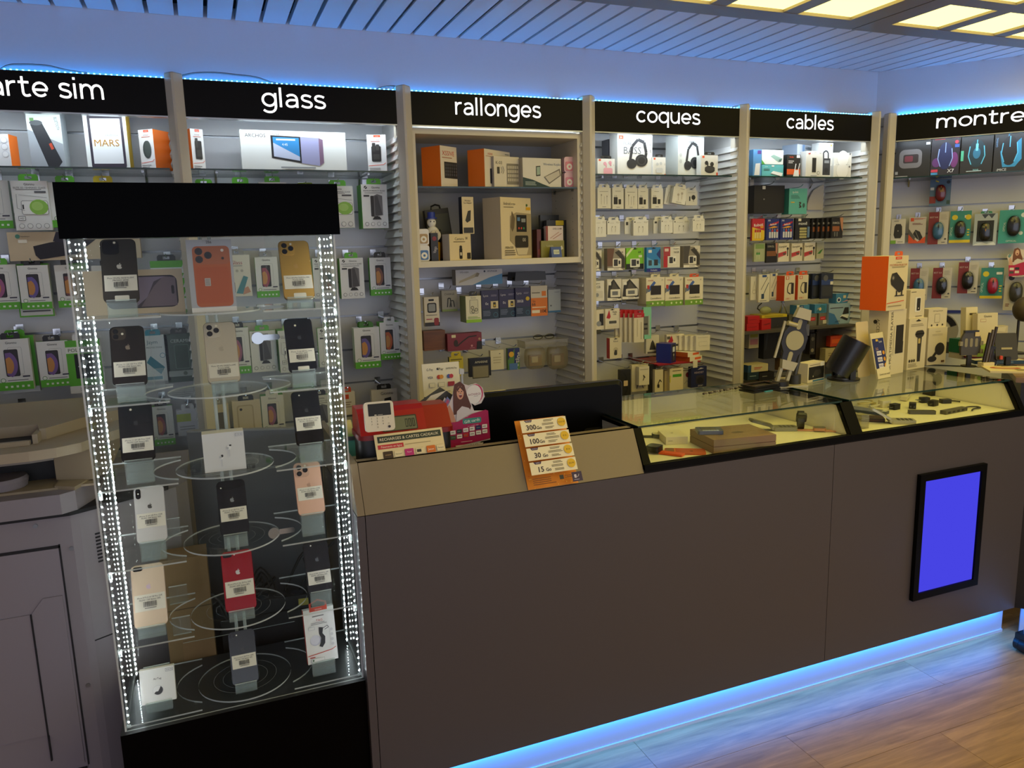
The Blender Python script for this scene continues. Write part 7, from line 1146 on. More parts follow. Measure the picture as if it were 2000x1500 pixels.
pack('blue_box', 'dark blue box low by the pillar', 'box', (2.4981, 3.03, 0.9352, 0.0692, 0.0388), .08, {'*': mat('#17303f', .45)}, [('n', .2, .4, .8, .6, 1, '#8aa0b0')])
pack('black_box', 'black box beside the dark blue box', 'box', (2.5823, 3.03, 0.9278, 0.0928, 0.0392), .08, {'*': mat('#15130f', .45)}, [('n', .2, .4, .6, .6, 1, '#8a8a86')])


# ================================================================== goods under the montres sign (angled right wall)
def wpack(label, f, cols, ops, depth=.012, name='mouse_pack', cat='pack', hk=True, tab=None, **k):
    t = pack(name, label, cat, f, depth, cols if isinstance(cols, dict) else {'*': mat(cols, .42)}, ops, 'packs on hooks under the montres sign', wall=True, tab=tab, **k)
    if hk: hook('steel hook of the '+' '.join(label.replace(' and white blister', '').replace('blister ', '').split()[:11]), 'steel hooks under the montres sign', f[0], .0175, f[2]+f[4]+.004, f[1]+.010, True)
    return t
def wshelf(f): return (f[0], f[1], ZS, f[3], f[4]+f[2]-ZS)
DKB = {'*': mat('#1c1b1d', .4)}
wpack('black box picturing a grey capsule-shaped device', wshelf((0.1885, 0.235, 1.9412, 0.1564, 0.155)), DKB, [('rr', .10, .26, .76, .78, .16, '#6d6a6c'), ('rr', .22, .40, .66, .64, .05, '#2a2022'), ('rr', .26, .44, .50, .60, .04, '#6a2a3a'), ('r', .86, .88, .98, .95, '#cfcfd2'), ('r', .0, .10, .08, .18, '#9a9a9a'), ('n', .0, .02, .4, .06, 1, '#b0b0b0')], .05, 'gadget_box', 'box', False)
MOU = lambda c, hl: [('e', .5, .55, .26, .32, c), ('e', .5, .36, .22, .20, c), ('l', .5, .6, .5, .86, .03, hl), ('c', [(.28, .7), (.24, .45), (.34, .24)], .03, hl), ('c', [(.72, .7), (.76, .45), (.66, .24)], .03, hl)]
wpack('dark violet box picturing a blue gaming mouse', wshelf((0.3328, 0.235, 1.934, 0.1243, 0.17)), {'*': mat('#25222c', .4)}, [('e', .2, .35, .16, .12, '#5a2f6a'), ('e', .82, .4, .14, .2, '#6a2f6a')]+MOU('#1c2450', '#8fa6d9')+[('t', 'X7', .72, .12, .09, '#d9d9de', 0, .36, True), ('rr', .02, .10, .26, .17, .01, '#c2384f'), ('rr', .02, .03, .26, .09, .01, '#3f8fc4'), ('n', .1, .93, .5, .97, 1, '#b3343a'), ('e', .88, .86, .07, 0, '#c2384f'), ('r', .82, .72, .98, .80, '#3a5fae')], .05, 'mouse_box', 'box', False)
wpack('black box picturing a glowing cyan mouse', wshelf((0.4688, 0.235, 1.9347, 0.1359, 0.1723)), {'*': mat('#232326', .4)}, MOU('#16303a', '#57b4cc')+[('e', .5, .52, .12, .14, '#2a6a86'), ('r', .46, .58, .54, .76, '#6fc4d9'), ('r', .0, .34, .09, .6, '#4fae8a'), ('n', .2, .05, .8, .09, 1, '#b9c9c9'), ('t', 'WAR', .5, .10, .04, '#8fd0d0', 0, .3), ('l', .0, .95, 1, .95, .01, '#3f8f86'), ('t', 'STAR', .5, .98, .04, '#5fae9a', 0, .3)], .05, 'mouse_box', 'box', False)
wpack('black box picturing a mouse in cyan flames', wshelf((0.6069, 0.235, 1.9349, 0.1295, 0.1791)), {'*': mat('#222225', .4)}, [('p', [(.3, .12), (.2, .5), (.35, .62), (.45, .95), (.55, .6), (.85, .8), (.9, .3), (.7, .12)], '#2f86ae')]+MOU('#17191f', '#57b4d9')+[('t', 'iMICE', .28, .06, .06, '#cfd2d6', 0, .44), ('t', 'GAMING', .08, .72, .04, '#6f9ac4', 90, .5)], .05, 'mouse_box', 'box', False)
wpack('brown box with a yellow badge at the right edge of the shelf', wshelf((0.7126, 0.2, 1.9354, 0.0837, 0.1401)), {'*': mat('#6a5a4a', .42)}, [('e', .3, .9, .3, .08, '#d9c81e'), ('n', .1, .5, .9, .8, 4, '#b9a4b4')], .05, 'mouse_box', 'box', False)
def mouse(t, u, v, s, col, w, h, hl='#1a1a1c', y=-.003):
    """computer mouse under a clear bubble on a card of size w x h"""
    cx, cz = (u-.5)*w, v*h; m = MB(); m.ball((cx, y, cz), .026*s, .017*s, .045*s, mat(col, .25, 0, .3), 16, 10, .85); o = m.build('mouse', t, True)
    MB().box(cx-.0015*s, cx+.0015*s, y-.0172*s, y-.004*s, cz+.004*s, cz+.036*s, mat(hl, .4)).build('button_gap', o); MB().cyl((cx-.003*s, y-.0165*s, cz+.022*s), .006*s, .006*s, mat('#2a2a2c', .5), 'x', 10).build('wheel', o)
    MB().ball((cx, y, cz), .030*s, .021*s, .050*s, clear('#f4f6f6', 1.45, .0), 16, 10, .75).build('bubble', t, True)
def mpack(label, f, cols, ops, col, s=1.0, hl='#141416', u=.5, v=.42, **k):
    t = wpack(label, f, cols, ops, .004, **k); mouse(t, u, v, s, col, f[3], f[4], hl); return t
mpack('blue card with a maroon mouse hanging just below the shelf', (0.3276, 0.11, 1.7727, 0.0963, 0.1358), '#4f6f8f', [('r', .0, .1, .3, .36, '#8a2a2a'), ('e', .86, .88, .09, 0, '#1f2f3f'), ('r', .82, .06, .98, .2, '#2a4a4a'), ('rr', .02, .60, .2, .7, .01, '#d9dce0'), ('c', [(.25, .95), (.4, .9)], .06, '#d9c21e')], '#7a1420', .95, '#c9a41e', .52, .48)
RED_ = lambda: [('r', 0, 0, .52, 1, '#7a2026'), ('t', 'BEST 8.8', .25, .84, .05, '#c9b4b0', 0, .4), ('n', .6, .76, .92, .92, 4, '#b0a89a'), ('e', .88, .16, .05, 0, '#3a3630'), ('n', .7, .04, .92, .08, 1, '#3a3630')]
TEA = lambda yl: [('e', .22, .80, .14, 0, '#d9c21e'), ('r', 0, 0, 1, .09, '#d9bd1e'), ('t', 'OPTICAL', .08, .36, .06, '#cfe0dc', 88, .5), ('n', .84, .2, .96, .45, 3, '#d9c21e'), ('rr', .68, .78, .94, .86, .01, '#e6e2d6')]+([('e', .86, .80, .14, 0, '#d9c21e')] if yl else [])
wpack('white box picturing a dark bluetooth mouse by the corner pillar', (0.141, 0.1, 1.5826, 0.0691, 0.1301), '#ddd6c6', [('p', [(.30, .22), (.20, .36), (.24, .70), (.34, .80), (.66, .80), (.76, .70), (.80, .36), (.70, .22)], '#2a2724'), ('t', 'B', .5, .52, .05, '#d9d2c6'), ('n', .2, .9, .6, .94, 1, '#3a362e'), ('r', 0, 0, .38, .14, '#7fae3a'), ('n', .5, .05, .9, .1, 1, '#8a8578')], .035, 'mouse_box', 'box')
wpack('grey and orange box picturing a black mouse', (0.2325, 0.09, 1.5827, 0.0801, 0.1372), '#c9c0b6', [('p', [(0, 0), (1, 0), (1, .26), (.55, .06), (.2, .26), (0, .5)], '#d9501f'), ('p', [(0, .35), (0, .56), (.4, .22), (.35, .1)], '#5a5450'), ('rr', .08, .84, .28, .97, .03, '#d9501f'), ('n', .3, .9, .95, .96, 2, '#c0563c'), ('n', .2, .70, .8, .78, 2, '#7a3a2c'), ('p', [(.26, .36), (.40, .52), (.66, .44), (.84, .22), (.70, .10), (.46, .2)], '#22201f'), ('l', .4, .46, .62, .16, .03, '#8a8680')], .035, 'mouse_box', 'box')
mpack('red and white blister card with a blue mouse, upper row', (0.3298, 0.1, 1.5746, 0.0924, 0.1672), '#c4bcae', RED_(), '#3f6f96', 1.0, '#1a2430')
mpack('teal blister card with a black mouse and yellow badges', (0.4302, 0.1, 1.5797, 0.0951, 0.1628), '#2f8a80', TEA(True), '#1f1d1a', 1.0, '#8a8478')
mpack('white mountain-print blister with a black gaming mouse', (0.5433, 0.1, 1.5635, 0.1019, 0.161), '#aeb8bc', [('r', .14, .12, .86, .78, '#15160f'), ('p', [(.3, .98), (.45, .84), (.6, .96), (.75, .84), (.9, .99)], '#3a4450'), ('p', [(0, .0), (1, 0), (.9, .1), (.6, .04), (.4, .1), (.1, .05)], '#d9dcdc')], '#191a16', 1.05, '#d9941e', tab=('#3f8a6a', .5, .012))
mpack('teal rounded blister card with a dark round mouse at the right edge', (0.6595, 0.1, 1.5706, 0.1147, 0.1664), '#3a9a90', [('t', 'OPTICAL', .2, .5, .06, '#cfe0dc', 88, .4), ('e', .84, .30, .08, 0, '#d9e0dc'), ('t', 'OPTICAL', .5, .07, .05, '#d9e6e2', 0, .4), ('e', .9, .84, .1, 0, '#d9e0dc')], '#1f2024', 1.15, '#5a5a5e', .55, .52)
mpack('red and white blister card with a blue mouse, lower row behind the box tower', (0.256, 0.1, 1.2801, 0.0853, 0.1697), '#c4bcae', RED_(), '#3f6f96', 1.0, '#1a2430')
mpack('red and white blister card with a black mouse, left of two in the lower row', (0.3641, 0.1, 1.2887, 0.0881, 0.1623), '#c4bcae', RED_(), '#1d1c1e', 1.0, '#8a8680')
mpack('red and white blister card with a black mouse, right of two in the lower row', (0.4822, 0.1, 1.3158, 0.0905, 0.1626), '#c4bcae', RED_(), '#1d1a1a', 1.05, '#b0a88a')
mpack('teal blister card with a red and black mouse', (0.5906, 0.1, 1.2893, 0.0998, 0.1584), '#2f8278', TEA(False), '#b3203f', .95, '#17151a', .55)
mpack('cream blister card with a dark vertical mouse at the right edge', (0.6951, 0.1, 1.2291, 0.0933, 0.1807), '#bdb39c', [('e', .3, .92, .14, 0, '#2a2722'), ('p', arc(.8, .1, .3, 90, 270, 8, .1), '#15130f'), ('n', .1, .1, .3, .2, 2, '#6a2a24')], '#4a4640', 1.15, '#26231f', .55, .52)
t = thing('gift_card_display', 'pink gift card cutout at the right edge of the mouse wall', 'cardboard cutout', onwall(*(lambda q: (q[0], .14, q[2]))((0.7006, 0.14, 1.401, 0.085, 0.1817))), TURN); w, h = .115, .175
MB().prism([((u-.5)*w, v*h) for u, v in OUT], 0, .002, mat('#e3d3c4', .5)).build('card', t)
i = Ink(w, h); i.run([('p', [(.26, .81), (.38, .84), (.47, .79), (.52, .66), (.60, .52), (.56, .44), (.22, .43), (.22, .60), (.23, .72)], '#7a4522'), ('e', .375, .70, .075, .085, '#e3b494'), ('e', .378, .665, .03, .022, '#8a3030'), ('p', [(.26, .34), (.62, .44), (.54, .50), (.40, .53), (.29, .47)], '#e0d3c4'), ('p', [(.10, .34), (.26, .34), (.21, .46), (.14, .56), (.09, .52)], '#d9a684'), ('p', [(.03, .60), (.10, .67), (.16, .62), (.10, .55)], '#6f9a9a'), ('p', [(.09, .34), (.30, .34), (.60, .42), (.90, .455), (.955, .44), (.985, .08), (.13, .02)], '#c21a4a'), ('rr', .14, .2, .3, .27, .01, '#e6d9c4'), ('rr', .34, .21, .5, .28, .01, '#2a2422'), ('rr', .14, .1, .3, .17, .01, '#4a4a3a'), ('rr', .34, .11, .5, .18, .01, '#e6d9c4'), ('t', 'DISPONIBLE', .52, .03, .022, '#6a303e', 3, .42)]); i.build('front_print', t)
t = thing('dark_lamp', 'dark round lamp head at the right edge above the counter', 'lamp', onwall(.70, .42, 1.26)); MB().ball((0, 0, 0), .05, .05, .06, mat('#4a3d24', .5)).build('head', t, True); MB().cyl((.01, .03, -.21), .006, .17, mat('#2a241a', .4), 'z', 10).build('stem', t, True); MB().cyl((.01, .03, -.2185), .04, .008, mat('#2a241a', .4), 'z', 18).build('foot', t, True)


# ================================================================== things on the glass counter and on the return counter
ZT = 1.0556
def ontop(label, cat, name, f, depth, cols, ops, rz=0, z=ZT, h=None, **k):
    return pack(name, label, cat, (f[0], f[1], z, f[3], (f[4]+f[2]-z) if h is None else h), depth, cols, ops, None, rz, **k)
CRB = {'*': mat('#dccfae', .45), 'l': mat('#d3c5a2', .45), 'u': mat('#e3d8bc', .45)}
f = (2.6215, 2.305, 1.0515, 0.131, 0.2704); H1 = f[4]+f[2]-ZT
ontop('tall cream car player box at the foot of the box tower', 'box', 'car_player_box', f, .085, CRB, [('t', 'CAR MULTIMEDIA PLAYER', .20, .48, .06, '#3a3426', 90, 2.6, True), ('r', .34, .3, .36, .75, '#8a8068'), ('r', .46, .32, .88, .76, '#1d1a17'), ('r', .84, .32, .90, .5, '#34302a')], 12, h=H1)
t = bpy.data.objects['car_player_box']; i = Ink(.085, H1, 0, Matrix(((0, 1, 0, -f[3]/2), (-1, 0, 0, .0425), (0, 0, 1, 0), (0, 0, 0, 1)))); i.run([('t', 'ACCESS YOUR CAR', .5, .55, .05, '#5a5240', -90, 3), ('e', .35, .82, .1, 0, '#2a261c')]); i.build('side_print', t)
f2 = (2.6017, 2.3, 1.3264, 0.1341, 0.2122)
ontop('orange and cream multimedia projector box on top of the tower', 'box', 'projector_box', (f2[0]-.004, 2.295, 0, f2[3]+.006, 0), .115, {'*': mat('#dfd0a8', .45), 'l': mat('#f0620f', .45), 'u': mat('#e6d9b8', .45)},
      [('rr', .34, .935, .66, .985, .01, '#d9481f'), ('n', .40, .95, .60, .97, 1, '#f0d9c4'), ('t', 'ULTRA HD', .52, .88, .025, '#6a5a3a', 0, .3), ('t', 'MULTIMEDIA PROJECTOR', .5, .835, .034, '#b0442a', 0, .86, True), ('n', .18, .78, .86, .81, 2, '#8a7a58'), ('p', [(.14, .56), (.20, .68), (.42, .70), (.84, .50), (.80, .36), (.60, .32), (.18, .48)], '#26231f'), ('e', .26, .60, .10, .06, '#3a3630'), ('e', .26, .60, .05, .03, '#8a8478'), ('r', .44, .27, .50, .36, '#26231f'), ('r', .70, .27, .76, .38, '#26231f'), ('r', .38, .255, .84, .275, '#26231f'), ('l', 0, .135, .86, .165, .02, '#d9481f'), ('n', .06, .06, .8, .10, 1, '#9a8a66')], 11, z=ZT+H1+.0006, h=f2[4]+f2[2]-ZT-H1, tab=('#e8601a', .4, .018))
f3 = (2.8057, 2.36, 1.055, 0.126, 0.217)
H3 = f3[4]+f3[2]-ZT
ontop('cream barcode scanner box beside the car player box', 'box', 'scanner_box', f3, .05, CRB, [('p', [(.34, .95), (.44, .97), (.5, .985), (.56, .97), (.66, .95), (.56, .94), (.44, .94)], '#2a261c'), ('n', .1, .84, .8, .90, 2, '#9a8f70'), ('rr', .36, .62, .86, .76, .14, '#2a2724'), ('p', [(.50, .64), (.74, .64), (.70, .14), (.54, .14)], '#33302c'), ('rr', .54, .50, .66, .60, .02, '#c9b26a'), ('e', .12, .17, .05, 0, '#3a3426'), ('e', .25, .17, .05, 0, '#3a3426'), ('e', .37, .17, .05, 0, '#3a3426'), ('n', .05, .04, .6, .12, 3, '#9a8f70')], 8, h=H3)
f4 = (2.8039, 2.37, 1.2726, 0.1101, 0.1197)
ontop('small cream box picturing a wall device, on the scanner box', 'box', 'doorbell_box', f4, .05, CRB, [('n', .06, .90, .42, .95, 1, '#5a5240'), ('rr', .34, .22, .74, .74, .06, '#e6e2d6'), ('rr', .46, .26, .70, .70, .04, '#1d1b1a'), ('e', .58, .34, .03, 0, '#d9d2c4'), ('n', .4, .04, .95, .09, 1, '#5a5240')], 10, z=ZT+H3+.0006, h=f4[4]+f4[2]-ZT-H3)
f5 = (2.9755, 2.4, 1.0404, 0.113, 0.1785); H5 = f5[4]+f5[2]-ZT
ontop('cream box picturing a black phone mount beside the scanner box', 'box', 'mount_box', f5, .05, CRB, [('t', 'mcdodo', .5, .90, .04, '#a89c7c', 0, .5), ('n', .2, .78, .8, .84, 2, '#bfb394'), ('e', .64, .42, .26, .17, '#26231f'), ('c', [(.5, .36), (.3, .22)], .12, '#26231f'), ('e', .26, .16, .24, .08, '#33302c'), ('r', .75, .05, .92, .1, '#6a4a2a')], 0, h=H5)
f6 = (2.9784, 2.41, 1.2194, 0.1125, 0.0814)
ontop('cream wifi extender box on the phone mount box', 'box', 'extender_box', f6, .05, CRB, [('t', 'WiFi Range Extender', .5, .88, .06, '#5a5240', 0, .8), ('fr', .34, .25, .62, .72, .03, .014, '#8a7f62', '#dccfae'), ('e', .2, .12, .04, 0, '#2a261c'), ('e', .5, .12, .04, 0, '#2a261c'), ('e', .78, .12, .04, 0, '#2a261c')], 0, z=ZT+H5+.0006, h=f6[4]+f6[2]-ZT-H5)
# leaflet holder in front of the tower
t = thing('leaflet_holder', 'cream stand with a navy price leaflet in front of the box tower', 'leaflet holder', ((2.5086, 2.3057, 1.0556)[0], 2.255, ZT), 12, None, -13)
MB().box(-.045, .045, 0, .003, 0, .185, mat('#dccfa6', .5)).build('back_card', t); MB().prism([(-.045, .0), (.045, .0), (.045, .085), (.02, .045), (-.045, .04)], -.004, -.001, mat('#e0d4b0', .5)).build('pocket', t)
i = Ink(.082, .15, -.0008); i.run([('r', .02, .16, .98, 1.08, '#1d2a66'), ('t', 'Lyca', .68, .99, .055, '#e6e6ee', 0, .3), ('rr', .3, 1.0, .5, 1.06, .01, '#d9b23a'), ('t', '5G', .3, .80, .07, '#d9a884', 0, .3)]); 
for k in range(3): i.run([('r', .22, .62-.17*k, .62, .74-.17*k, '#d9d6e2'), ('t', ('50Go', '40Go', '130Go')[k], .42, .68-.17*k, .055, '#5a2a6a', 0, .36, True), ('e', .80, .68-.17*k, .10, 0, '#d9962a')])
i.build('leaflet_print', t); i = Ink(.09, .04, -.0042); i.text('Connect your world', .55, .42, .2, '#4a4230', 0, .8); i.build('pocket_print', t)
t2 = thing('card_sheet', 'blank cream card standing behind the navy leaflet', 'card', ((2.4681, 2.3302, 1.0556)[0], 2.315, ZT), 8, None, -6); MB().prism(rrect(-.038, .038, 0, .225, .006, 3), 0, .002, mat('#d9c59a', .5)).build('sheet', t2)
# tilted cylindrical projector
t = thing('projector', 'black tilted cylinder projector on a round foot on the glass', 'projector', (2.3537, 2.3114, 1.0556)); t.rotation_euler[2] = R(-8)
MB().cyl((0, 0, 0), .062, .006, mat('#15140f', .35), 'z', 28).build('foot', t, True); MB().cyl((0, 0, .006), .045, .004, mat('#8a8678', .3, .5), 'z', 24).build('swivel', t, True)
A_ = Matrix.Rotation(R(24), 4, 'Y') @ Matrix.Rotation(R(12), 4, 'X'); A_.translation = Vector((-.028, .0, .028))
b_ = MB(); b_.cyl((0, 0, 0), .056, .148, mat('#0c0b08', .3, 0, .2), 'z', 32, None, A_); b_.build('barrel', t, True)
MB().cyl((0, 0, .1482), .053, .0012, mat('#5a2a18', .12, .3, .6), 'z', 32, None, A_).build('glossy_lid', t, True); MB().cyl((0, 0, .1496), .030, .0008, mat('#8a8a78', .08, .9), 'z', 24, None, A_).build('lens_window', t, True)
for s_ in (-1, 1): MB().box(-.012, .012, s_*.054-.004, s_*.054+.004, .008, .085, mat('#15140f', .35)).build('yoke', t)
f = (2.2297, 2.33, 1.0698, 0.115, 0.0621)
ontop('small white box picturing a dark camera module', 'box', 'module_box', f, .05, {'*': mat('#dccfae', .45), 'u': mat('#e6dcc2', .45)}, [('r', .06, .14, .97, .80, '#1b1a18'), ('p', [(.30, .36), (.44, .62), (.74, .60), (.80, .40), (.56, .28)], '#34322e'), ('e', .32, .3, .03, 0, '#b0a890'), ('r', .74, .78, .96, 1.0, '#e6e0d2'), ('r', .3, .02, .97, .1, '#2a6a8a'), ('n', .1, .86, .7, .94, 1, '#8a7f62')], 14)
# phone arm stand
t = thing('phone_stand', 'beige and black swivel phone holder on a metal arm', 'phone stand', (2.0647, 2.332, 1.0556)); GB_ = mat('#b3a988', .4, .3); DKm = mat('#1d1b19', .4)
t.rotation_euler[2] = R(-10)
MB().slab(rrect(-.055, .08, -.06, .06, .01, 3), 0, .005, mat('#bfb79c', .35, .3)).build('foot_plate', t); MB().cyl((.045, -.01, .005), .024, .036, mat('#34332f', .4), 'z', 24).build('socket', t, True)
MB().tube([(.045, -.01, .03), (.088, .0, .20)], .0085, mat('#3c3b37', .4), 12).build('arm', t, True); MB().box(.078, .100, -.012, .008, .19, .235, mat('#4a4944', .4)).build('arm_head', t)
A_ = Matrix.Rotation(R(16), 4, 'Y'); A_.translation = Vector((-.012, -.03, .040))
b_ = MB(); b_.prism([(-.03, .055), (.03, .055), (.032, .09), (.052, .12), (.052, .165), (.032, .20), (.03, .235), (-.03, .235), (-.032, .20), (-.052, .165), (-.052, .12), (-.032, .09)], 0, .012, DKm, A_); b_.build('holder', t)
for n_, z0, z1 in (('upper_jaw', .228, .268), ('lower_jaw', .028, .062)):
    MB().prism([(-.034, z0), (.034, z0), (.026, z1), (-.026, z1)] if z0 > .1 else [(-.026, z0), (.026, z0), (.034, z1), (-.034, z1)], -.012, .006, GB_, A_).build(n_, t)
MB().cyl((0, -.002, .1425), .038, .003, mat('#a89f7c', .5), 'y', 30, None, A_).build('round_pad', t, True)
for z in (.206, .078): MB().prism(rrect(-.009, .009, z-.020, z+.020, .008, 4), -.0015, 0, mat('#a89f7c', .5), A_).build('grip_pad', t)
MB().cyl((-.05, .0, .20), .009, .04, GB_, 'x', 12, None, A_).build('clamp_knob', t, True); MB().box(-.062, -.054, .004, .010, .06, .205, GB_, A_).build('side_rail', t)
for x in (-.028, .012): MB().box(x, x+.012, -.004, .008, -.028, .03, GB_, A_).build('leg_bar', t)
MB().cyl((-.030, .0, .024), .008, .06, GB_, 'x', 12).build('lower_hinge', t, True); MB().cyl((-.028, -.03, .005), .032, .018, DKm, 'z', 20).build('turntable', t, True)
t = thing('bezel_stack', 'stack of black phone bezels on the glass at the case joint', 'phone parts', (1.92, 2.2889, 1.0556), 8)
for k in range(3):
    m_ = MB(); a, b = .072-.004*k, .036
    for q in ((-a, a, -b, -b+.012), (-a, a, b-.012, b), (-a, -a+.014, -b+.012, b-.012), (a-.014, a, -b+.012, b-.012)): m_.box(q[0], q[1], q[2], q[3], .0+.009*k, .007+.009*k, mat(('#101013', '#15161a', '#1d1c1a')[k], .25))
    m_.build('bezel', t)
MB().box(-.03, .06, -.03, .02, .0165, .0185, mat('#5a5648', .3, .5)).build('circuit_board', t); MB().box(-.02, .02, -.045, -.038, .0005, .004, mat('#4f9fb8', .2)).build('blue_film', t)
t = thing('bracelet', 'dark beaded chain lying along the back edge of the glass', 'chain', (1.7802, 2.3335, 1.0556), 12)
for k in range(22): MB().ball((-.10+k*.0095, .004*math.sin(k*1.3), .0045), .0048, .0048, .0045, mat(('#3a2f26', '#6a6058', '#8a8278')[k % 3], .3, .4), 8, 6).build('bead', t, True)
t = thing('lens_part', 'dark round lens part beside the phone stand', 'lens part', (2.1128, 2.3988, 1.0556)); MB().cyl((0, 0, 0), .022, .012, mat('#1f1c18', .35), 'z', 20).build('ring', t, True); MB().cyl((0, 0, .012), .014, .006, mat('#5a2a22', .3), 'z', 18).build('glass', t, True)
# return counter top
ZR = 1.0626
t = thing('magazine', 'cream magazine with a red picture on the wooden ledge', 'magazine', (3.045, 2.10, ZR), -40)
MB().box(-.10, .10, -.075, .075, 0, .008, mat('#e0d0a4', .5)).build('pages', t); i = Ink(.20, .15, 0, Matrix(((1, 0, 0, 0), (0, 0, 1, -.075), (0, -1, 0, .008), (0, 0, 0, 1)))); i.run([('e', .38, .6, .28, .2, '#b3543a'), ('e', .38, .62, .2, .13, '#d9b48a'), ('n', .5, .1, .95, .4, 4, '#8a7a58'), ('r', .84, .5, .95, .56, '#a8342a')]); i.build('cover_print', t)
f = (3.2189, 2.45, 1.0122, 0.2509, 0.0265)
pack('flat_box', 'flat white box with a red dotted label behind the phone mount', 'box', (f[0]+.02, 2.40, ZR, .17, .026), .08, {'*': mat('#d9ccaa', .45)}, [('r', .14, .0, .6, 1, '#b31a2a'), ('p', [(.6, 0), (.66, .5), (.6, 1)], '#b31a2a'), ('n', .2, .2, .55, .8, 3, '#d98a8a'), ('t', 'MINI MIXER', .82, .5, .3, '#4a4230', 0, .3), ('e', .07, .5, .04, 0, '#b31a2a')], None, -8)
pack('tool_box', 'green and red carton under the round clear case', 'box', (f[0]+.02, 2.42, ZR+.0265, .17, .062), .06, {'*': mat('#1f6a45', .45)}, [('r', 0, .2, .22, 1, '#c01f30'), ('c', [(.05, .5), (.18, .8)], .03, '#e6c9a4'), ('c', [(.05, .75), (.18, .6)], .03, '#e6c9a4'), ('r', .22, .3, .36, .42, '#cfd6c4'), ('r', .5, 0, 1, .25, '#173f33'), ('n', .6, .06, .9, .2, 1, '#9ab4a4')], None, -8)
t = thing('round_case', 'round clear-lidded case with a blue rim behind the phone mount', 'case', onwall(.36, .13, 1.06), TURN); MB().cyl((0, 0, .06), .095, .03, mat('#8d8778', .4), 'y', 32).build('shell', t, True); b_ = MB(); b_.prism(arc(0, .06, .09, 20, 160, 16)+arc(0, .06, .062, 160, 20, 16), -.002, 0, mat('#17130f', .3)); b_.build('dark_band', t); b_ = MB(); b_.prism(arc(0, .06, .058, 20, 160, 16)+arc(0, .06, .040, 160, 20, 16), -.0022, 0, mat('#b9b2a0', .4)); b_.build('pale_band', t); MB().box(-.10, .10, -.003, .03, .155, .168, mat('#1f2a7a', .4)).build('blue_rim', t); MB().box(-.09, .09, .0, .03, -.06, .0, mat('#2a2722', .5)).build('lower_box', t)
t = thing('phone_mount', 'grey car phone mount with slots on a dark foot', 'phone mount', (2.995, 2.26, ZR), -20); GM = mat('#4a453a', .4, .3)
MB().cyl((0, 0, 0), .030, .005, mat('#1a1815', .4), 'z', 24).build('foot', t, True); MB().box(-.009, .009, -.005, .005, .005, .060, mat('#17150f', .4)).build('stem', t)
b_ = MB(); b_.prism([(-.040, .05), (.030, .05), (.042, .075), (.042, .12), (.030, .145), (-.030, .145), (-.042, .12), (-.042, .075)], -.008, .004, GM); b_.build('plate', t)
for x in (-.022, .0, .022): MB().prism(rrect(x-.006, x+.006, .085, .122, .005, 3), -.0088, -.008, mat('#8d8468', .5)).build('slot', t)
for x, z in ((-.044, .10), (.044, .10), (.046, .065)): MB().box(x-.006, x+.006, -.012, .0, z-.009, z+.009, mat('#8d8468', .5)).build('jaw', t)
MB().box(-.03, .03, -.010, .004, .145, .155, mat('#15130f', .4)).build('top_jaw', t); MB().box(.012, .032, -.0125, -.0105, .13, .148, mat('#d9c08a', .5)).build('price_flag', t)
f = (3.2003, 2.33, 1.0955, 0.1043, 0.1785)
pack('cable_box', 'cream cable box with a green foot behind the pens', 'box', (f[0], 2.33, ZR+.02, f[3], f[4]+f[2]-ZR-.02), .03, {'*': mat('#dccfa6', .45), 'l': mat('#cfc09a', .45)}, [('t', 'Gionnu', .5, .93, .05, '#3a3020', 0, .6, True), ('fr', .14, .80, .42, .87, .01, .012, '#b06a4a', '#dccfa6'), ('r', 0, 0, 1, .16, '#7f9a2a'), ('e', .5, .2, .4, .1, '#8fae3a')], None, -10, 4)
pack('cable_box', 'tall cream box behind the green-footed cable box', 'box', (f[0]-.035, 2.38, ZR+.02, .06, f[4]+f[2]-ZR+.005), .03, {'*': mat('#dccfa6', .45)}, [('r', .3, .84, .9, .88, '#4a4230'), ('r', .3, .3, .5, .5, '#3a342c')], None, -10, 4)
pack('cable_box', 'pale grey box at the right behind the tablet stand', 'box', (f[0]+.075, 2.33, ZR+.02, .075, .13), .03, {'*': mat('#c9bd98', .45)}, [('r', .0, .75, .2, .95, '#4a6f8a'), ('p', [(.2, .95), (.9, .98), (.8, .8), (.3, .84)], '#d9cfa8')], None, -10)
t = thing('pen_stand', 'dark pens leaning in a holder beside the green-footed cable box', 'pen holder', (3.03, 2.21, ZR), -15)
MB().box(-.02, .03, -.015, .02, 0, .022, mat('#d9ccaa', .45)).build('holder', t)
for k in range(3): MB().tube([(-.012+.012*k, 0, .01), (.018+.014*k, .01, .145+.012*k)], .0062, mat(('#2a1f17', '#5a5044', '#3a2f28')[k], .3, .3), 10).build('pen', t, True)
t = thing('tablet_stand', 'dark folding tablet stand at the right edge', 'tablet stand', (3.105, 2.17, ZR), -25, None); DS = mat('#2e291c', .4)
b_ = MB(); A_ = Matrix.Rotation(R(-14), 4, 'X'); A_.translation = Vector((0, 0, .03)); b_.prism(rrect(-.045, .045, 0, .115, .008, 4), 0, .006, DS, A_); b_.build('back_plate', t); MB().box(-.022, .022, -.003, 0, .045, .053, mat('#a89c74', .5), A_).build('label', t); MB().box(-.03, .03, -.02, .02, 0, .01, mat('#12100d', .4)).build('foot', t); MB().box(-.01, .01, -.01, .006, .01, .045, mat('#12100d', .4)).build('neck', t); MB().box(-.035, -.025, -.012, -.004, .035, .05, mat('#c8421a', .4)).build('orange_clip', t)
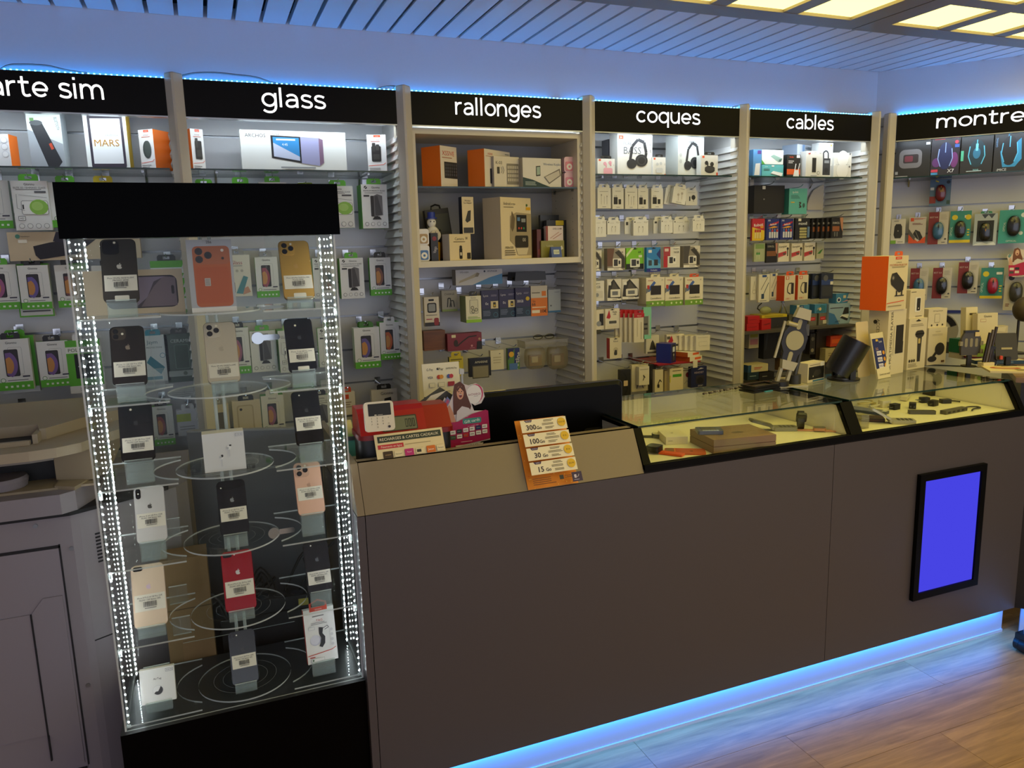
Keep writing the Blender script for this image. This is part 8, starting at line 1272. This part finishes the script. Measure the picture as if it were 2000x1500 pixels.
t = thing('bottle_opener', 'black opener-shaped tool standing before the green-footed cable box', 'tool', (3.06, 2.20, ZR), -20); MB().prism([(-.016, 0), (.014, 0), (.02, .045), (.004, .06), (.004, .075), (.012, .082), (-.004, .092), (-.016, .085)], 0, .01, mat('#0f0e0c', .4)).build('blade', t); MB().box(-.018, .018, -.008, .018, 0, .004, mat('#0f0e0c', .4)).build('base', t)
t = thing('paper_tray', 'blue and white flat box under the tablet stand at the right edge', 'box', (3.16, 2.24, ZR), -30); MB().box(-.10, .10, 0, .05, 0, .016, {'*': mat('#2a4a6a', .45), 'u': mat('#d9cfb0', .45)}).build('carton', t); Ink(.2, .016).run([('n', .05, .2, .95, .8, 2, '#8aa0b0')]).build('front_print', t)


# ================================================================== things inside the glazed counter cases
ZC = .9385
def lay(p): return (p[0], p[1], ZC)
def watch(label, loc, rz, face, strap, dial='square', tilt=0, cat='watch', flat=True, metal='#3a3a3c'):
    t = thing('wristwatch', label, cat, loc, rz, 'watches in the counter case')
    m = MB(); n = 24
    if flat:                                   # strap lying in a soft curve, head at the middle
        for s_ in (-1, 1): m = MB(); m.tube([(0, s_*.018, .010), (0, s_*.035, .006), (0, s_*.060, .003), (0, s_*.088, .003)], .0001, mat(strap, .5)); b = MB(); b.box(-.010, .010, min(s_*.018, s_*.09), max(s_*.018, s_*.09), .0005, .0045, mat(strap, .5)); b.build('strap', t)
        z = .005
    else:                                      # closed loop standing on its side
        lp = [(0, .030*math.cos(2*math.pi*k/n), .034+.030*math.sin(2*math.pi*k/n)) for k in range(n+1)]
        b = MB(); vs = []; fs = []
        for p in lp: vs += [(-.011, p[1], p[2]), (.011, p[1], p[2]), (.011, p[1]*1.09, (p[2]-.034)*1.09+.034), (-.011, p[1]*1.09, (p[2]-.034)*1.09+.034)]
        for k in range(n): fs += [(k*4+q, k*4+(q+1) % 4, k*4+4+(q+1) % 4, k*4+4+q) for q in range(4)]
        b.add(vs, fs, mat(strap, .5)); b.build('strap', t)
    if flat:
        if dial == 'square': MB().slab(rrect(-.018, .018, -.021, .021, .008, 4), .004, .014, mat(metal, .3, .5)).build('case', t, True); MB().slab(rrect(-.016, .016, -.019, .019, .007, 4), .014, .0148, mat(face, .08, 0, .5)).build('screen', t)
        else:
            MB().cyl((0, 0, .004), .022, .010, mat(metal, .3, .6), 'z', 28).build('case', t, True); MB().cyl((0, 0, .014), .0185, .0008, mat(face, .3), 'z', 28).build('dial', t)
            MB().box(-.0006, .0006, 0, .013, .0148, .0154, mat('#2a2a2a', .4)).build('hand', t); MB().box(0, .010, -.0006, .0006, .0148, .0154, mat('#2a2a2a', .4)).build('hand', t)
    else:
        A_ = Matrix.Rotation(R(-52), 4, 'X'); A_.translation = Vector((0, -.027, .048))
        MB().slab(rrect(-.018, .018, -.021, .021, .008, 4), -.004, .006, mat(metal, .3, .5), A_).build('case', t, True); MB().slab(rrect(-.016, .016, -.019, .019, .007, 4), .006, .0068, mat(face, .08, 0, .5), A_).build('screen', t)
    return t
watch('orange-strapped black smartwatch at the left of the first counter case', lay((1.3189, 2.0731, 0.9385)), 35, '#15181f', '#e2581a', metal='#1c1e22').scale = (1.35, 1.1, 1.7)
watch('round cream-dial watch with a dark strap in the first counter case', lay((1.4412, 2.2427, 0.9385)), 60, '#e6dca6', '#2a2c2a', 'round', metal='#5a5f62')
watch('black square smartwatch standing in the first counter case', lay((1.9542, 2.1073, 0.9385)), -38, '#08080a', '#17130f', flat=False)
watch('rose gold watch with a long strap in the first counter case', lay((1.9896, 2.0524, 0.9385)), 52, '#2a2018', '#d99a78', metal='#c98a6a')
t = thing('leather_sleeve', 'flat orange leather phone sleeve near the front glass', 'phone case', lay((1.41, 2.0326, 0.9385)), -32); MB().slab(rrect(-.065, .065, -.034, .034, .008, 4), 0, .004, mat('#c2511c', .5)).build('sleeve', t, True); MB().slab(rrect(-.062, -.036, -.032, .032, .004, 3), .004, .0046, mat('#8a5a2a', .45)).build('camera_band', t); MB().box(-.034, -.031, -.033, .033, .004, .0048, mat('#e08a3a', .5)).build('bright_stripe', t); MB().slab(circ(.02, 0, .006, None, 12), .004, .0044, mat('#7a3210', .5)).build('mark', t)
t = pack('phone_box', 'white phone box lying beside the round watch', 'box', (*(1.4428, 2.128, 0.9385)[:2], ZC, .075, .026), .105, {'*': mat('#e6d9b4', .45), 'u': mat('#eadfbe', .45)}, [('n', .1, .4, .3, .6, 1, '#b0a480')], None, -18)
i = Ink(.075, .105, 0, Matrix(((1, 0, 0, 0), (0, 0, 1, 0), (0, -1, 0, .026), (0, 0, 0, 1)))); i.run([('t', 'SE', .5, .60, .06, '#4a4230'), ('t', '18', .46, .5, .06, '#4a4230')]); i.build('top_print', t)
t = thing('folded_leaflets', 'cream leaflets lying at the back of the first counter case', 'papers', lay((1.6592, 2.4215, 0.9385)), 10)
for k in range(3): MB().box(-.09+.03*k, .02+.05*k, -.04+.02*k, .05+.01*k, .0012*k, .0012*k+.001, mat(('#e3d6b0', '#d9c99e', '#eadfc0')[k], .5)).build('leaflet', t)
KR = mat('#8a6f52', .55, grain=.08)
t = thing('gift_box', 'brown wood-patterned gift box in the first counter case', 'box', lay((1.5304, 1.9625, 0.9385)), -8); w, d = .225, .165
MB().box(0-.055, w-.055, .0, d, 0, .022, KR).build('base', t); MB().box(-.055, w-.055, 0, d, .024, .046, KR).build('lid', t); MB().box(-.053, w-.057, .002, d-.002, .022, .024, mat('#5a1f1a', .5)).build('red_lining', t)
for k in range(9): MB().box(-.055+.002, w-.057, .01+k*.017, .012+k*.017, .046, .0464, mat('#a3876a', .5)).build('lid_stripe', t)
MB().slab(circ(.07, .07, .022, .010, 20), .0464, .0468, mat('#5f4a34', .5)).build('lid_mark', t)
t = thing('old_phone', 'blue-grey keyboard phone lying on the gift box', 'phone', ((1.5228, 2.0594, 0.985)[0], (1.5228, 2.0594, 0.985)[1], ZC+.0472), -25); MB().slab(rrect(-.042, .042, -.032, .032, .008, 4), 0, .012, mat('#5a5f7a', .35, .2)).build('housing', t, True); MB().box(-.028, .022, -.016, .024, .012, .0128, mat('#2a2c30', .1, 0, .5)).build('screen', t)
for k in range(6): MB().box(-.026+.009*k, -.019+.009*k, -.029, -.020, .012, .0135, mat('#b9bcc4', .4)).build('key', t)
def flip(label, loc, rz, body, lid, keys, wide=.044, lift=34):
    t = thing('flip_phone', label, 'phone', loc, rz, 'old flip phones in the counter cases')
    MB().slab(rrect(-wide/2, wide/2, -.085, 0, .008, 4), 0, .014, mat(body, .35, .4)).build('base', t, True)
    for r_ in range(4):
        for c_ in range(3): MB().box(-.015+c_*.011, -.007+c_*.011, -.075+r_*.014, -.066+r_*.014, .014, .0150, mat(keys, .4)).build('key', t)
    A_ = Matrix.Rotation(R(lift), 4, 'X'); A_.translation = Vector((0, 0, .012)); MB().slab(rrect(-wide/2, wide/2, .002, .085, .009, 4), 0, .008, mat(lid, .35, .4), A_).build('lid', t, True); MB().slab(rrect(-wide/2+.007, wide/2-.007, .022, .072, .003, 3), .008, .0086, mat('#3a3c38', .1, 0, .5), A_).build('screen', t)
    MB().cyl((-wide/2+.003, 0, .011), .007, wide-.006, mat(body, .35, .4), 'x', 12).build('hinge', t, True); return t
flip('grey flip phone lying open in the first counter case', lay((1.8569, 2.1418, 0.9385)), 64, '#8a8678', '#6a675c', '#55524a', lift=16)
flip('silver flip phone lying open in the second counter case', ((2.3021, 2.0309, 0.95)[0], (2.3021, 2.0309, 0.95)[1], ZC), 58, '#b9b2a0', '#c9c2ae', '#3a3833', .05, 30)
t = thing('wallet', 'dark brown wallet under the silver flip phone', 'wallet', lay((2.2771, 2.0441, 0.9385)), -38); MB().slab(rrect(-.055, .055, -.034, .034, .006, 3), 0, .012, mat('#3a241a', .5)).build('body', t, True); MB().box(-.054, .054, -.0345, -.033, .004, .008, mat('#5a3a2a', .5)).build('seam', t); t.location.x -= .005; t.location.y += .06
t = thing('blue_phone', 'dark blue phone lying at the left of the second counter case', 'phone', lay((2.3787, 2.2038, 0.9385)), 20); MB().slab(rrect(-.034, .034, -.07, .07, .008, 4), 0, .010, mat('#22304f', .3)).build('housing', t, True); MB().slab(rrect(-.030, .030, -.062, .062, .004, 3), .010, .0105, mat('#2c3f66', .12, 0, .5)).build('screen', t); MB().box(.0, .024, -.068, -.05, .0106, .0112, mat('#d9d2bf', .5)).build('sticker', t)
t = thing('clear_boxes', 'small clear plastic box at the left of the second counter case', 'box', lay((2.1545, 2.0172, 0.9385))); MB().box(-.018, .018, -.012, .03, 0, .05, clear('#e6e2d0', 1.4, .3, '#c9c4b0')).build('box', t); MB().box(-.0185, .0185, -.0125, .0305, .034, .036, mat('#8a8678', .5)).build('lid_line', t)
t = thing('usb_hub', 'grey USB hub with a looped cable in the second counter case', 'usb hub', lay((2.6722, 2.0513, 0.9385)), 6); MB().box(-.085, .05, -.012, .012, 0, .014, mat('#6a665e', .35, .5)).build('body', t)
for k in range(4): MB().box(-.07+k*.028, -.055+k*.028, -.0126, -.012, .003, .010, mat('#1f1d1b', .5)).build('port', t)
cable('lead', None, [(.05, 0, .007), (.09, .012, .006), (.125, .0, .005), (.12, -.02, .005), (.085, -.018, .005), (.05, -.03, .005)], .003, '#34312c', t)
t = thing('usb_stick', 'long grey USB adapter at the front of the second counter case', 'usb adapter', lay((2.5298, 2.0874, 0.9385)), -32); MB().slab(rrect(-.048, .048, -.013, .013, .004, 3), 0, .013, mat('#5a5750', .4, .4)).build('body', t, True); MB().box(.048, .0485, -.008, .008, .004, .010, mat('#1a1917', .5)).build('port', t)
for l, p, r_ in (('black two-pin charger at the back middle of the second counter case', (2.6969, 2.1735, 0.9385), 10), ('black charger cube in front of the two-pin charger', (2.7195, 2.233, 0.9385), -20), ('black adapter plug in the middle of the second counter case', (2.5862, 2.1776, 0.9385), 40), ('small black USB cube at the left middle of the second counter case', (2.513, 2.1958, 0.9385), 5)):
    t = thing('charger', l, 'charger', lay(p), r_, 'loose chargers in the second counter case'); MB().slab(rrect(-.020, .016, -.013, .013, .003, 2), 0, .022, mat('#191815', .4)).build('body', t, True)
    for y in (-.006, .006): MB().cyl((-.036, y, .011), .002, .016, STEEL, 'x', 8).build('pin', t)
    MB().box(.016, .0164, -.006, .006, .007, .013, mat('#8a8678', .4)).build('port', t)
t = thing('cable_adapter', 'black adapter with a short lead at the back of the second counter case', 'adapter', lay((2.7795, 2.1868, 0.9385)), -20); MB().slab(rrect(-.02, .02, -.014, .014, .004, 3), 0, .016, mat('#1c1b18', .4)).build('body', t, True); cable('lead', None, [(.02, 0, .008), (.04, .004, .006), (.06, -.004, .004)], .003, '#1c1b18', t)
t = thing('white_adapter', 'white card adapter leaning at the back of the second counter case', 'adapter', lay((2.7096, 2.3142, 0.9385)), 28); A_ = Matrix.Rotation(R(-12), 4, 'Y'); MB().box(-.045, .045, -.012, .012, .012, .030, mat('#ddd2b4', .4), A_).build('body', t); MB().box(.045, .06, -.006, .006, .016, .026, mat('#b9b09a', .3, .6), A_).build('plug', t); MB().box(-.03, -.02, -.01, .01, 0, .014, mat('#c9bf9e', .4)).build('prop', t); Ink(.09, .018, -.012, A_ @ Matrix.Translation((0, 0, .012))).run([('n', .3, .4, .8, .7, 1, '#6a6250')]).build('front_print', t)
t = thing('white_adapter', 'white plug block left of the chargers in the second counter case', 'adapter', lay((2.5088, 2.2441, 0.9385)), -8); MB().slab(rrect(-.02, .02, -.015, .015, .003, 2), 0, .028, mat('#e0d6ba', .4)).build('body', t, True); cable('lead', None, [(-.02, 0, .012), (-.045, .006, .006), (-.06, .02, .004), (-.04, .04, .004)], .0025, '#d9cfb4', t)
pack('black_box', 'black box at the back of the second counter case', 'box', (*(2.9049, 2.3076, 0.9385)[:2], ZC, .10, .06), .05, {'*': mat('#17140f', .4)}, [('t', 'PRO', .2, .75, .12, '#b0a890', 0, .2)], None, -6)
t = thing('rubber_bands', 'pale rubber straps coiled beside the blue phone', 'strap', lay((2.4688, 2.302, 0.9385)), 0)
MB().tube([(.035*math.cos(k*.3), .02*math.sin(k*.3), .004+.0006*k) for k in range(30)], .003, mat('#cfbf86', .5), 7).build('coil', t, True); MB().box(.03, .055, -.004, .004, .002, .008, mat('#b9a86a', .5)).build('buckle', t)
